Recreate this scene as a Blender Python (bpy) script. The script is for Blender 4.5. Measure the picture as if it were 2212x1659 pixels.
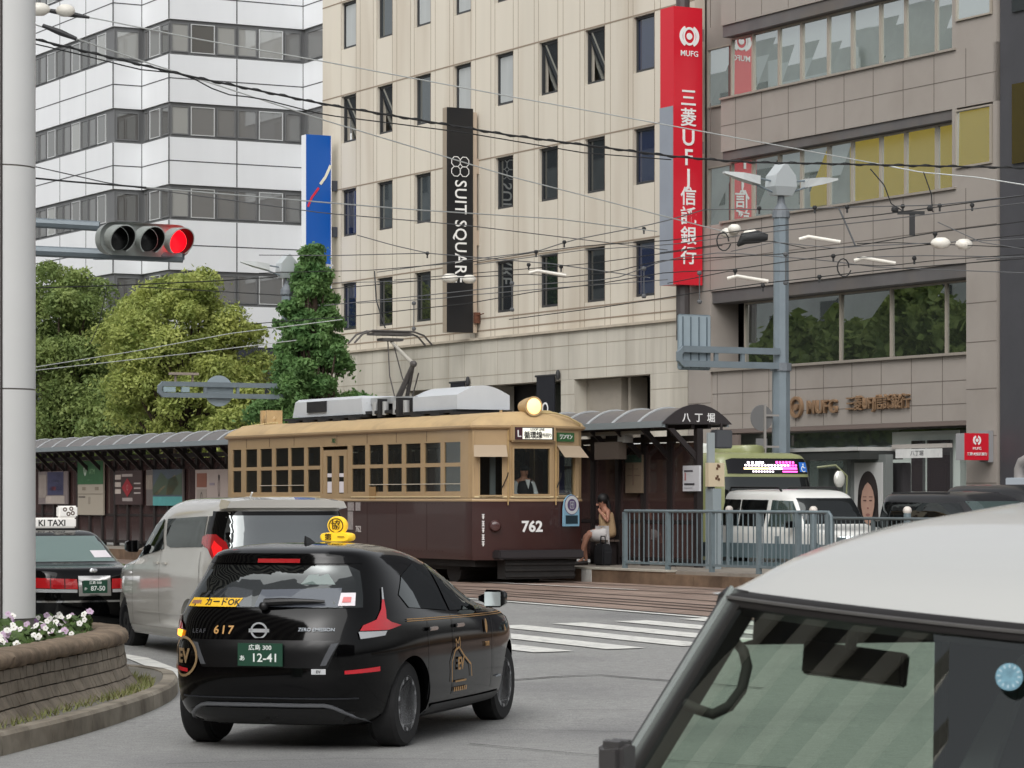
import bpy, bmesh, math, random
from mathutils import Vector, Matrix
R = math.radians
sc = bpy.context.scene
col = sc.collection
for o in list(bpy.data.objects): bpy.data.objects.remove(o)
random.seed(11)

# ---------------------------------------------------------------- camera
FD, CX, HY, CH = 6528.0, 1106.0, 1078.0, 2.0     # focal length, centre and horizon in a 2212 px wide frame; eye height
cam = bpy.data.cameras.new("camera"); camo = bpy.data.objects.new("camera", cam); col.objects.link(camo)
camo.location = (0, 0, CH); camo.rotation_euler = (R(90), 0, 0)
cam.sensor_width = 36; cam.lens = FD/2212*36; cam.shift_y = (HY-829.5)/2212
cam.clip_start = .3; cam.clip_end = 2000
cam.dof.use_dof = True; cam.dof.focus_distance = 40; cam.dof.aperture_fstop = 22
sc.camera = camo
# ---------------------------------------------------------------- sky, sun, exposure
SUN_EL, SUN_AZ = R(42), R(204)                    # azimuth clockwise from +Y
w = bpy.data.worlds.new("World"); sc.world = w; w.use_nodes = True
nt = w.node_tree; bg = nt.nodes["Background"]
sky = nt.nodes.new("ShaderNodeTexSky"); sky.sky_type = 'NISHITA'; sky.sun_disc = False
sky.sun_elevation = SUN_EL; sky.sun_rotation = SUN_AZ; sky.air_density = 1.0; sky.dust_density = 4.0; sky.ozone_density = 1.0
hs = nt.nodes.new("ShaderNodeHueSaturation"); hs.inputs['Saturation'].default_value = .12
nt.links.new(sky.outputs[0], hs.inputs['Color']); nt.links.new(hs.outputs[0], bg.inputs['Color'])
bg.inputs['Strength'].default_value = .10
sun = bpy.data.lights.new("sun", 'SUN'); sun.energy = 1.5; sun.angle = R(80); sun.color = (1, .99, .97)
suno = bpy.data.objects.new("sun", sun); col.objects.link(suno)
d = Vector((math.sin(SUN_AZ)*math.cos(SUN_EL), math.cos(SUN_AZ)*math.cos(SUN_EL), math.sin(SUN_EL)))
suno.rotation_euler = (-d).to_track_quat('-Z', 'Y').to_euler(); suno.location = d*200
sc.view_settings.view_transform = 'Standard'; sc.view_settings.look = 'None'; sc.view_settings.gamma = 1
sc.view_settings.exposure = .74
sc.render.engine = 'CYCLES'
sc.cycles.max_bounces = 8; sc.cycles.transparent_max_bounces = 12; sc.cycles.use_denoising = True
sc.cycles.caustics_reflective = False; sc.cycles.caustics_refractive = False

# ---------------------------------------------------------------- frames of reference
TH = R(28.64); cT, sT = math.cos(TH), math.sin(TH); AX, AY = 9.54, 82.0
SR = -R(90)+TH                                    # street frame: x along the street towards us, y away from the road, z up
def g(Y): return 0. if Y < 24 else (.3 if Y > 56 else .3*(lambda t: t*t*(3-2*t))((Y-24)/32))
def W2(x, y): return (AX+x*sT+y*cT, AY-x*cT+y*sT)
def W(x, y, z=0): a = W2(x, y); return Vector((a[0], a[1], z))
def st(X, Y): return ((X-AX)*sT-(Y-AY)*cT, (X-AX)*cT+(Y-AY)*sT)
def SX(xd, y):                                    # street x where the sight line of column xd meets street y
    t = (xd-CX)/FD; Y = (y+AX*cT+AY*sT)/(t*cT+sT); return st(t*Y, Y)[0]
def SY(xd, x):
    t = (xd-CX)/FD; Y = (x+AX*sT-AY*cT)/(t*sT-cT); return st(t*Y, Y)[1]
def ZZ(x, y, yd): return CH+(HY-yd)*W2(x, y)[1]/FD
def at(xd, yd, Y): return Vector(((xd-CX)/FD*Y, Y, CH+(HY-yd)/FD*Y))

# ---------------------------------------------------------------- materials
def C(r, g_=None, b=None):
    if g_ is None: g_ = b = r
    f = lambda c: c/12.92 if c <= .04045 else ((c+.055)/1.055)**2.4
    return (f(r/255), f(g_/255), f(b/255), 1)
MATS = {}
def mat(name, rgb, rough=.6, metal=0., ns=0, na=0., bump=0., coat=0., streak=False, emit=None, es=1., spec=.5, col2=None, wear=None):
    if name in MATS: return MATS[name]
    m = bpy.data.materials.new(name); m.use_nodes = True; MATS[name] = m
    n = m.node_tree.nodes; l = m.node_tree.links; b = n["Principled BSDF"]
    c = C(*rgb) if isinstance(rgb, tuple) else C(rgb)
    b.inputs['Base Color'].default_value = c; b.inputs['Roughness'].default_value = rough
    b.inputs['Metallic'].default_value = metal; b.inputs['Specular IOR Level'].default_value = spec
    b.inputs['Coat Weight'].default_value = coat; b.inputs['Coat Roughness'].default_value = .03
    if emit: b.inputs['Emission Color'].default_value = C(*emit); b.inputs['Emission Strength'].default_value = es
    if ns:
        tc = n.new("ShaderNodeTexCoord"); mp = n.new("ShaderNodeMapping"); no = n.new("ShaderNodeTexNoise")
        if streak: mp.inputs['Scale'].default_value = (1, 1, .12)
        no.inputs['Scale'].default_value = ns; no.inputs['Detail'].default_value = 6; no.inputs['Roughness'].default_value = .65
        l.new(tc.outputs['Object'], mp.inputs[0]); l.new(mp.outputs[0], no.inputs['Vector'])
        mx = n.new("ShaderNodeMix"); mx.data_type = 'RGBA'
        d2 = C(*col2) if col2 else tuple(v*(1-na) for v in c[:3])+(1,)
        l1 = tuple(min(1, v*(1+na)) for v in c[:3])+(1,) if not col2 else c
        mx.inputs[6].default_value = d2; mx.inputs[7].default_value = l1
        rp = n.new("ShaderNodeValToRGB"); rp.color_ramp.elements[0].position = .32; rp.color_ramp.elements[1].position = .68
        l.new(no.outputs['Fac'], rp.inputs[0]); l.new(rp.outputs[0], mx.inputs[0]); l.new(mx.outputs[2], b.inputs['Base Color'])
        if wear:                                   # second, larger pattern of dirt with its own colour
            n2 = n.new("ShaderNodeTexNoise"); n2.inputs['Scale'].default_value = wear[1]; n2.inputs['Detail'].default_value = 8
            l.new(mp.outputs[0], n2.inputs['Vector'])
            r2 = n.new("ShaderNodeValToRGB"); r2.color_ramp.elements[0].position = .5; r2.color_ramp.elements[1].position = .72
            l.new(n2.outputs['Fac'], r2.inputs[0])
            m2 = n.new("ShaderNodeMix"); m2.data_type = 'RGBA'; mu = n.new("ShaderNodeMath"); mu.operation = 'MULTIPLY'
            mu.inputs[1].default_value = wear[2]; l.new(r2.outputs[0], mu.inputs[0]); l.new(mu.outputs[0], m2.inputs[0])
            l.new(mx.outputs[2], m2.inputs[6]); m2.inputs[7].default_value = C(*wear[0]); l.new(m2.outputs[2], b.inputs['Base Color'])
        if bump:
            bp = n.new("ShaderNodeBump"); bp.inputs['Strength'].default_value = bump; bp.inputs['Distance'].default_value = .02
            l.new(no.outputs['Fac'], bp.inputs['Height']); l.new(bp.outputs[0], b.inputs['Normal'])
    return m
def glass(name, rgb, refl, rough=.02, trans=0., tint=(235, 240, 235)):
    if name in MATS: return MATS[name]
    m = bpy.data.materials.new(name); m.use_nodes = True; MATS[name] = m
    n = m.node_tree.nodes; l = m.node_tree.links; n.remove(n["Principled BSDF"])
    df = n.new("ShaderNodeBsdfDiffuse"); df.inputs[0].default_value = C(*rgb)
    tr = n.new("ShaderNodeBsdfTransparent"); tr.inputs[0].default_value = C(*tint)
    gl = n.new("ShaderNodeBsdfGlossy"); gl.inputs['Roughness'].default_value = rough; gl.inputs[0].default_value = (.9, .95, .95, 1)
    m1 = n.new("ShaderNodeMixShader"); m1.inputs[0].default_value = trans
    l.new(df.outputs[0], m1.inputs[1]); l.new(tr.outputs[0], m1.inputs[2])
    lf = n.new("ShaderNodeLayerWeight"); lf.inputs[0].default_value = .5
    pw = n.new("ShaderNodeMath"); pw.operation = 'POWER'; pw.inputs[1].default_value = 5; l.new(lf.outputs['Facing'], pw.inputs[0])
    lw = n.new("ShaderNodeMath"); lw.operation = 'MULTIPLY_ADD'; lw.inputs[1].default_value = .96; lw.inputs[2].default_value = .04; l.new(pw.outputs[0], lw.inputs[0])
    ad = n.new("ShaderNodeMath"); ad.operation = 'MULTIPLY_ADD'; ad.inputs[1].default_value = 1-refl; ad.inputs[2].default_value = refl; ad.use_clamp = True
    l.new(lw.outputs[0], ad.inputs[0])
    m2 = n.new("ShaderNodeMixShader"); l.new(ad.outputs[0], m2.inputs[0]); l.new(m1.outputs[0], m2.inputs[1]); l.new(gl.outputs[0], m2.inputs[2])
    l.new(m2.outputs[0], n["Material Output"].inputs[0])
    return m

# ---------------------------------------------------------------- mesh helpers
class MB:
    def __init__(s): s.bm = bmesh.new()
    def face(s, pts):
        try: return s.bm.faces.new([s.bm.verts.new(p) for p in pts])
        except ValueError: return None
    def bx(s, x0, x1, y0, y1, z0, z1):
        v = [s.bm.verts.new(p) for p in ((x0,y0,z0),(x1,y0,z0),(x1,y1,z0),(x0,y1,z0),(x0,y0,z1),(x1,y0,z1),(x1,y1,z1),(x0,y1,z1))]
        for f in ((0,3,2,1),(4,5,6,7),(0,1,5,4),(1,2,6,5),(2,3,7,6),(3,0,4,7)): s.bm.faces.new([v[i] for i in f])
        return s
    def box(s, c, d, rot=None):
        v = []
        for k in range(8):
            p = Vector(((k&1)-.5, ((k>>1)&1)-.5, ((k>>2)&1)-.5)); p = Vector((p.x*d[0], p.y*d[1], p.z*d[2]))
            if rot: p = rot @ p
            v.append(s.bm.verts.new(Vector(c)+p))
        for f in ((0,2,3,1),(4,5,7,6),(0,1,5,4),(1,3,7,5),(3,2,6,7),(2,0,4,6)): s.bm.faces.new([v[i] for i in f])
        return s
    def prism(s, pts, vec):
        a = [Vector(p) for p in pts]; vec = Vector(vec)
        v0 = [s.bm.verts.new(p) for p in a]; v1 = [s.bm.verts.new(p+vec) for p in a]; n = len(a)
        s.bm.faces.new(v0[::-1]); s.bm.faces.new(v1)
        for i in range(n): s.bm.faces.new((v0[i], v0[(i+1)%n], v1[(i+1)%n], v1[i]))
        return s
    def loft(s, rings, caps=True, closed=True):
        vv = [[s.bm.verts.new(p) for p in r] for r in rings]; n = len(vv[0])
        for a, b in zip(vv, vv[1:]):
            for i in range(n if closed else n-1):
                j = (i+1) % n; s.bm.faces.new((a[i], a[j], b[j], b[i]))
        if caps and closed: s.bm.faces.new(vv[0][::-1]); s.bm.faces.new(vv[-1])
        return s
    def tube(s, pts, r, n=8, caps=True):
        P = [Vector(p) for p in pts]; rr = r if isinstance(r, (list, tuple)) else [r]*len(P); rings = []
        up = None
        for i, p in enumerate(P):
            t = (P[min(i+1, len(P)-1)]-P[max(i-1, 0)]).normalized()
            if up is None: up = Vector((0,0,1)) if abs(t.z) < .9 else Vector((1,0,0))
            a = t.cross(up).normalized(); b = a.cross(t).normalized(); up = b
            rings.append([p+a*rr[i]*math.cos(2*math.pi*k/n)+b*rr[i]*math.sin(2*math.pi*k/n) for k in range(n)])
        return s.loft(rings, caps)
    def cyl(s, p0, p1, r, n=16, r2=None): return s.tube([p0, p1], [r, r if r2 is None else r2], n)
    def sph(s, c, r, n=12, m=8, sc_=(1,1,1)):
        c = Vector(c); rings = []
        for i in range(1, m):
            a = math.pi*i/m
            rings.append([c+Vector((r*sc_[0]*math.sin(a)*math.cos(2*math.pi*k/n), r*sc_[1]*math.sin(a)*math.sin(2*math.pi*k/n), -r*sc_[2]*math.cos(a))) for k in range(n)])
        return s.loft(rings)
    def lathe(s, prof, n=24, c=(0,0,0), M=None):
        c = Vector(c); rings = []
        for r, z in prof:
            rg = [Vector((r*math.cos(2*math.pi*k/n), r*math.sin(2*math.pi*k/n), z)) for k in range(n)]
            rings.append([c+(M @ p if M else p) for p in rg])
        return s.loft(rings)
    def mesh(s, name, smooth=False, bevel=0, weld=False):
        bm = s.bm
        if weld: bmesh.ops.remove_doubles(bm, verts=bm.verts, dist=1e-4)
        if bevel: bmesh.ops.bevel(bm, geom=[e for e in bm.edges], offset=bevel, segments=2, affect='EDGES', clamp_overlap=True)
        bmesh.ops.recalc_face_normals(bm, faces=bm.faces)
        me = bpy.data.meshes.new(name); bm.to_mesh(me); bm.free()
        if smooth:
            me.polygons.foreach_set('use_smooth', [True]*len(me.polygons))
            try: me.set_sharp_from_angle(angle=R(smooth if smooth is not True else 40))
            except Exception: pass
        return me
    def build(s, name, m, parent=None, smooth=False, bevel=0, weld=False, loc=None, rz=None):
        return link(name, s.mesh(name, smooth, bevel, weld), m, parent, loc, rz)
def link(name, me, m, parent=None, loc=None, rz=None):
    o = bpy.data.objects.new(name, me); col.objects.link(o)
    if m and not me.materials: me.materials.append(m)
    if parent: o.parent = parent
    if loc is not None: o.location = loc
    if rz is not None: o.rotation_euler = (0, 0, rz)
    return o
def tag(o, label=None, cat=None, group=None, kind=None):
    if label: o['label'] = label
    if cat: o['category'] = cat
    if group: o['group'] = group
    if kind: o['kind'] = kind
    return o
def thing(name, label, cat, loc=(0,0,0), rz=0., group=None):
    o = bpy.data.objects.new(name, None); col.objects.link(o); o.location = loc; o.rotation_euler = (0, 0, rz); o.empty_display_size = .3
    return tag(o, label, cat, group)
def sthing(name, label, cat, x, y, z=0., group=None): return thing(name, label, cat, W(x, y, z), SR, group)
def dup(root, loc=None, rz=None, label=None):
    def cp(o, p):
        c = o.copy(); col.objects.link(c)
        if p: c.parent = p
        for k in list(o.children): cp(k, c)
        return c
    c = cp(root, None)
    if loc is not None: c.location = loc
    if rz is not None: c.rotation_euler = (0, 0, rz)
    if label: c['label'] = label
    return c
FX = Matrix.Rotation(R(90), 4, 'X')
def text_mesh(s, size, extr=.004, bold=0., ax='CENTER', vert=False, sx=1., spacing=1., lh=None):
    cu = bpy.data.curves.new("lettering", 'FONT'); cu.body = "\n".join(s) if vert else s; cu.size = size; cu.extrude = extr; cu.offset = bold*size
    cu.align_x = ax; cu.align_y = 'CENTER'; cu.space_character = spacing; cu.resolution_u = 3
    if lh: cu.space_line = lh
    o = bpy.data.objects.new("lettering", cu); col.objects.link(o)
    me = bpy.data.meshes.new_from_object(o.evaluated_get(bpy.context.evaluated_depsgraph_get()))
    bpy.data.objects.remove(o); bpy.data.curves.remove(cu)
    if sx != 1.: me.transform(Matrix.Diagonal((sx, 1, 1, 1)))
    return me
def text(name, s, size, m, parent, loc, M=None, **k):
    """Lettering as mesh; by default it stands upright facing local -y."""
    me = text_mesh(s, size, **k); me.transform(M if M is not None else FX)
    o = link(name, me, m, parent); o.location = loc; return o
def disc(n, r, r0=0., c=(0,0), a0=0., a1=2*math.pi):
    pts = [(c[0]+r*math.cos(a0+(a1-a0)*i/n), c[1]+r*math.sin(a0+(a1-a0)*i/n)) for i in range(n+1)]
    return pts
def ring2(mb, c, r, r0, y, n=32, a0=0., a1=2*math.pi, d=.01, sx=1., sz=1.):
    """Flat ring (or arc) in the xz plane, facing -y."""
    for i in range(n):
        p = a0+(a1-a0)*i/n; q = a0+(a1-a0)*(i+1)/n
        mb.prism([(c[0]+r*math.cos(p)*sx, y, c[1]+r*math.sin(p)*sz), (c[0]+r*math.cos(q)*sx, y, c[1]+r*math.sin(q)*sz), (c[0]+r0*math.cos(q)*sx, y, c[1]+r0*math.sin(q)*sz), (c[0]+r0*math.cos(p)*sx, y, c[1]+r0*math.sin(p)*sz)], (0, d, 0))
    return mb
def flat(mb, pts, y, d=.006): return mb.prism([(p[0], y, p[1]) for p in pts], (0, d, 0))
def sheet(name, x0, x1, y0, y1, m, off, step=1., kind='structure', cut=None):
    """Ground sheet in the street frame that follows the camber of the ground."""
    mb = MB(); nx = max(1, int((x1-x0)/step)); ny = max(1, int((y1-y0)/step))
    vs = [[None]*(ny+1) for _ in range(nx+1)]
    for i in range(nx+1):
        for j in range(ny+1):
            p = W2(x0+(x1-x0)*i/nx, y0+(y1-y0)*j/ny); vs[i][j] = mb.bm.verts.new((p[0], p[1], g(p[1])+off))
    for i in range(nx):
        for j in range(ny): mb.bm.faces.new((vs[i][j], vs[i+1][j], vs[i+1][j+1], vs[i][j+1]))
    o = mb.build(name, m, None, True); 
    if kind: o['kind'] = kind
    return o
DARK = mat('dark_recess', (28, 28, 30), .7)
BLACK = mat('black_plastic', (20, 20, 21), .45)
WHITE = mat('white_paint', (232, 232, 230), .5)
STEEL = mat('grey_painted_steel', (142, 152, 156), .45, .0, 3, .06)
CHROME = mat('chrome', (215, 216, 218), .12, 1.)
# ================================================================ ground
ASPH = mat('asphalt', (146, 146, 144), .62, 0, 9, .16, .12, wear=((112, 112, 113), .3, .75), spec=.45)
# fine speckle on the asphalt
def speckle(m, sc_, amt):
    n = m.node_tree.nodes; l = m.node_tree.links; b = n["Principled BSDF"]; src = b.inputs['Base Color'].links[0].from_socket
    tc = n.new("ShaderNodeTexCoord"); v = n.new("ShaderNodeTexNoise"); v.inputs['Scale'].default_value = sc_; v.inputs['Detail'].default_value = 2
    l.new(tc.outputs['Object'], v.inputs['Vector']); rp = n.new("ShaderNodeMapRange"); rp.inputs[1].default_value = .25; rp.inputs[2].default_value = .75
    rp.inputs[3].default_value = 1-amt; rp.inputs[4].default_value = 1+amt; l.new(v.outputs['Fac'], rp.inputs[0])
    mx = n.new("ShaderNodeMix"); mx.data_type = 'RGBA'; mx.blend_type = 'MULTIPLY'; mx.inputs[0].default_value = 1
    l.new(src, mx.inputs[6]); l.new(rp.outputs[0], mx.inputs[7]); l.new(mx.outputs[2], b.inputs['Base Color'])
speckle(ASPH, 60, .42)
mb = MB(); ys = [-60, -20, 0, 10, 18]+[24+.8*i for i in range(41)]+[60, 75, 100, 150, 250, 420]
rows = [[mb.bm.verts.new((x, y, g(y))) for x in (-300, -120, -40, -10, 10, 40, 120, 300)] for y in ys]
for a, b in zip(rows, rows[1:]):
    for i in range(7): mb.bm.faces.new((a[i], a[i+1], b[i+1], b[i]))
tag(mb.build('road', ASPH, None, True), kind='structure')
SETT = mat('brown_paving', (150, 130, 118), .55, 0, 1.6, .34, .25, wear=((86, 64, 52), .8, .7))
n_ = SETT.node_tree.nodes
for q in n_:
    if q.type == 'MAPPING': q.inputs['Scale'].default_value = (1, 1, 1)
sheet('tram_track_bed', -60, 45, -23.25, -16.6, SETT, .012)
LINE = mat('road_marking', (226, 226, 220), .55, 0, 4, .1, wear=((120, 120, 120), 6, .45))
sheet('edge_line', -20, 30, -23.62, -23.45, LINE, .014)
RAILM = mat('rail_steel', (78, 62, 54), .4, .5, 6, .4)
for y in (-21.95, -20.5, -19.0, -17.55): sheet('tram_rail', -60, 45, y-.05, y+.05, RAILM, .022)
for y in (-22.45, -21.4): sheet('track_joint', -30, 42, y-.09, y+.03, mat('dark_joint', (44, 34, 29), .8, 0, 3, .5), .018)
sheet('track_edge_line', 13.5, 19.5, -18.95, -18.83, LINE, .026)
for i, (y, a, b) in enumerate(((-23.78, 29.3, 34.6), (-24.95, 29.4, 34.7), (-26.05, 29.5, 34.75), (-27.15, 29.6, 34.8), (-28.3, 29.9, 34.9), (-29.4, 30.1, 35.0), (-30.5, 30.3, 34.6))):
    sheet('crosswalk_stripe', a, b, y-.28, y+.28, LINE, .012, .7)
sheet('sidewalk', -90, 40, -4.6, 14, mat('sidewalk_paving', (150, 142, 135), .7, 0, 3, .12), .14, 2)
sheet('kerb', -90, 40, -4.9, -4.6, mat('kerb_stone', (150, 148, 143), .7, 0, 5, .12), .15, 2)
# cracks and joints in the asphalt
CRK = mat('asphalt_seam', (38, 38, 39), .8)
def strip(name, pts, wd, m, off=.012):
    mb = MB(); P = []
    for a, b in zip(pts, pts[1:]):
        n = max(1, int(math.dist(a, b)/.4))
        P += [(a[0]+(b[0]-a[0])*i/n, a[1]+(b[1]-a[1])*i/n) for i in range(n)]
    P.append(pts[-1]); v = []
    for i, p in enumerate(P):
        q = P[min(i+1, len(P)-1)]; o = P[max(i-1, 0)]; t = Vector((q[0]-o[0], q[1]-o[1])).normalized(); k = wd*(.6+.8*random.random()) if m is CRK else wd
        v.append([mb.bm.verts.new((p[0]-t.y*k*s, p[1]+t.x*k*s, g(p[1])+off)) for s in (-.5, .5)])
    for a, b in zip(v, v[1:]): mb.bm.faces.new((a[0], a[1], b[1], b[0]))
    return tag(mb.build(name, m), kind='structure')
strip('road_seam', [(-.1, 32.3), (.45, 32.9), (.95, 33.2), (1.35, 32.7), (2.6, 31.2)], .05, CRK)
strip('road_seam', [(-.35, 24.6), (.55, 23.6), (2.2, 22.2)], .022, CRK)
strip('road_seam', [(-2.6, 22.7), (-1.3, 23.2), (.2, 23.0)], .014, CRK)
strip('road_seam', [(.5, 28.3), (1.2, 28.35)], .02, CRK)
strip('road_seam', [(-1.2, 25.9), (.2, 26.0), (1.4, 25.7)], .012, CRK)
strip('lane_line', [(-6.4, 39.5), (-5.6, 38.2), (-4.46, 36), (-3.79, 33.7), (-3.35, 32.2)], .26, LINE)

# ================================================================ cream office building
CREAM = mat('cream_panel', (203, 196, 182), .75, 0, .35, .05, 0, streak=True, wear=((170, 156, 138), .6, .55))
JOINT = mat('panel_joint', (140, 126, 110), .9)
STONE = mat('pale_stone', (188, 183, 171), .75, 0, .9, .1, 0, streak=True, wear=((140, 131, 118), 1.1, .65))
FRAME = mat('dark_window_frame', (62, 63, 65), .45, .3)
GLS = glass('office_glass', (52, 58, 62), .18)
GLSB = glass('blue_office_glass', (26, 36, 66), .14)
GLSD = glass('dark_office_glass', (30, 33, 36), .1)
bld = sthing('cream_office_building', 'cream panelled office building with rows of tall narrow windows above a pale stone base', 'building', 0, 0, 0)
XL, XR = SX(697, 0), -8.6
ROWS = [(8.18, 9.9), (11.61, 13.33), (15.04, 16.76), (18.47, 20.19), (21.9, 23.6)]
COLS = [-32.96+2.976*i for i in range(8)]
mb = MB()                                          # wall panels with real openings
zc = [7.38]+[v for r in ROWS for v in r]+[24.6]
xc = [XL]+[v for c in COLS for v in (c, c+1.24)]+[XR]
for i in range(len(xc)-1):
    for j in range(len(zc)-1):
        if i % 2 and j % 2: continue
        mb.bx(xc[i], xc[i+1], 0, .35, zc[j], zc[j+1])
mb.build('wall', CREAM, bld, weld=True)
mb = MB(); mb.bx(XL, XR, 1.2, 14, 0, 24.6); mb.build('core', CREAM, bld)
mb = MB()
for z in [r[1]+.02 for r in ROWS]+[7.62, 8.02]: mb.bx(XL, XR, -.008, .01, z, z+.045)
for c in COLS:
    for dx in (-.03, 1.24, 1.58, 2.66): mb.bx(c+dx-.008, c+dx+.012, -.005, .01, 7.4, 24.5)
mb.build('panel_joint', JOINT, bld)
wf = MB(); 
for a in ((0, 1.24, 0, .09), (0, 1.24, 1.64, 1.72), (0, .07, .09, 1.64), (1.17, 1.24, .09, 1.64)): wf.bx(a[0], a[1], .1, .2, a[2], a[3])
wf = wf.mesh('frame'); wf.materials.append(FRAME)
pane = {}
for k, m in (('n', GLS), ('b', GLSB), ('d', GLSD)):
    q = MB(); q.bx(.07, 1.17, .15, .17, .09, 1.64); pane[k] = q.mesh('pane'); pane[k].materials.append(m)
q = MB(); q.bx(.0, 1.1, -.012, .012, -1.55, 0); tilt = q.mesh('tilted_pane'); tilt.materials.append(glass('open_glass', (60, 64, 68), .45))
q = MB(); q.bx(.07, 1.17, .5, .52, 0, 1.7); dk = q.mesh('interior'); dk.materials.append(DARK)
BLIND = mat('window_blind', (168, 172, 172), .8, 0, 3, .08, streak=True)
openw = {(0, 2), (1, 2), (5, 2), (6, 2)}
for i, c in enumerate(COLS):
    for j, (a, b) in enumerate(ROWS):
        f = link('window', wf, None, bld, (c, 0, a))
        if (i, j) in openw:
            link('interior', dk, None, f)
            o = link('pane', tilt, None, f, (.07, .16, 1.64)); o.rotation_euler = (R(13), 0, 0)
        else:
            k = 'n' if j > 2 or (j == 2 and i < 5) or (j == 1 and i in (1, 2)) else ('b' if i in (0, 7) else 'd')
            link('pane', pane[k], None, f)
            if k == 'n' and j != 1:
                q = MB(); q.bx(.1, 1.14, .146, .149, .12, 1.6); q.build('blind', BLIND, f) if (i+j) % 3 != 1 else q.bm.free()
# stone base with openings
mb = MB(); OP = [(-27.0, -22.3), (-21.4, -16.2), (-15.35, -10.73)]
mb.bx(XL, XR, -.25, .3, 5.78, 7.3)
xs = [XL, OP[0][0], OP[0][1], OP[1][0], OP[1][1], OP[2][0], OP[2][1], XR]
for i in range(0, 8, 2): mb.bx(xs[i], xs[i+1], -.25, .9, .1, 5.775)
mb.build('stone_base', STONE, bld)
mb = MB(); mb.bx(XL, XR, -.34, .3, 7.302, 7.378); mb.build('cornice', mat('cornice_stone', (176, 166, 150), .8, 0, 1, .2, streak=True), bld)
mb = MB()
for z in (4.45, 5.3, 6.1, 6.85): mb.bx(XL, XR, -.256, -.24, z, z+.02) if z > 5.8 else [mb.bx(xs[i], xs[i+1], -.256, -.24, z, z+.02) for i in range(0, 8, 2)]
k = XL
while k < XR:
    mb.bx(k, k+.014, -.254, -.24, 5.8, 7.29); k += 1.18
mb.build('base_joint', mat('stone_joint', (150, 141, 127), .9), bld)
mb = MB(); mb.bx(XL, XR, 1.0, 1.1, .1, 5.78); mb.build('shopfront', mat('shopfront_dark', (38, 38, 40), .3, 0, .8, .5), bld)
mb = MB(); mb.bx(-15.33, -13.2, .2, .8, 4.0, 5.76); mb.bx(-12.95, -12.8, .3, .9, .1, 5.77); mb.build('entrance_panel', mat('entrance_stone', (150, 143, 132), .7, 0, 2, .08), bld)
# small black banners above the shop openings
def banner(x, z0, z1, wd, lab, ch=None):
    b = sthing('hanging_banner', lab, 'banner', x, -.3, z1)
    mb = MB(); mb.bx(0, wd, -.06, -.02, z0-z1, -.02); mb.build('cloth', mat('navy_cloth', (18, 20, 28), .85), b)
    mb = MB(); mb.cyl((-.1, -.04, 0), (wd+.2, -.04, 0), .035); mb.sph((wd+.22, -.04, 0), .11, sc_=(.7, .7, 1.6)); mb.build('rod', mat('dark_iron', (46, 46, 48), .6), b)
    if ch:
        q = MB(); ring2(q, (wd*.5, -1.05), .2, .14, -.068, 20, -1.2, 4.4); flat(q, [(wd*.5-.2, -1.27), (wd*.5-.05, -1.27), (wd*.5-.05, -1.21), (wd*.5-.2, -1.21)], -.068); q.build('letter', WHITE, b)
banner(-17.6, 3.4, 5.95, 1.15, 'navy hanging banner with white letter in the right shop opening', True)
banner(-23.6, 5.45, 5.95, 1.0, 'rolled dark banner on its rod above the tram roof boxes')
# wall mounted speaker with rust beside the vertical black sign
b = sthing('security_speaker', 'weathered cream speaker box with rusty bracket on wall right of black sign', 'speaker', SX(1030, 0), -.02, ZZ(SX(1030, 0), 0, 680))
mb = MB(); mb.box((0, -.25, 0), (.32, .4, .34)); mb.tube([(0, -.45, 0), (-.25, -.6, -.1)], [.1, .2], 12); mb.build('horn', mat('cream_enamel', (190, 182, 168), .6, 0, 6, .2), b)
mb = MB(); mb.box((.2, -.1, -.12), (.18, .2, .36)); mb.cyl((.1, -.1, -.05), (.7, -.1, 0), .02); mb.build('bracket', mat('rust', (96, 60, 44), .9, 0, 8, .4), b)

# ================================================================ taupe bank building
TAUPE = mat('taupe_tile', (150, 143, 136), .6, 0, .5, .05, 0, wear=((134, 126, 118), .8, .4))
TJ = mat('tile_joint', (98, 90, 84), .9)
BEAM = mat('dark_spandrel', (92, 90, 90), .5, 0, .7, .16, wear=((112, 98, 80), .5, .4))
bk = sthing('taupe_bank_building', 'taupe tiled bank building with long ribbon windows on the right', 'building', 0, 0, 0)
X0, X1, XE = -8.4, 6.27, 5.02
mb = MB()
mb.bx(X0, -7.16, -.35, .6, .1, 8.05)               # left pier
mb.bx(-7.16, XE, -.3, .6, 4.02, 5.7)
mb.bx(XE, X1, -.35, .6, .1, 8.03); mb.bx(X0, X1, -.35, .6, 8.05, 9.98)
mb.bx(-6.62, X1, -.35, .6, 12.06, 13.56); mb.bx(-6.62, X1, -.35, .6, 15.72, 21)
mb.bx(4.42, 4.6, -.35, .3, 9.98, 12.06); mb.bx(4.6, 6.12, -.35, .3, 9.98, 10.49); mb.bx(4.42, 6.12, -.35, .3, 13.56, 14.27); mb.bx(4.42, 4.6, -.35, .3, 14.27, 15.72); mb.bx(6.12, X1, -.35, .6, 9.98, 15.72)
mb.bx(-10.2, X0, .5, 3, 0, 21); mb.bx(X0, -6.62, .3, .6, 9.98, 21)
mb.build('wall', TAUPE, bk)
mb = MB(); mb.bx(X0, X1, 1.3, 14, 0, 21); mb.build('core', DARK, bk)
mb = MB()
for i in range(10): x = -7.2+1.355*i; [mb.bx(x, x+.016, -.357, -.34, a, b) for a, b in ((8.06, 9.97), (12.07, 13.55), (15.75, 20.9))]
for z in (8.95, 12.8, 17.0, 18.4): mb.bx(-6.6 if z > 12 else X0, X1, -.357, -.34, z, z+.014)
for z in (4.72, 4.95): pass
for i in range(9): x = -6.9+1.355*i; mb.bx(x, x+.016, -.307, -.29, 4.03, 5.69)
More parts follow.
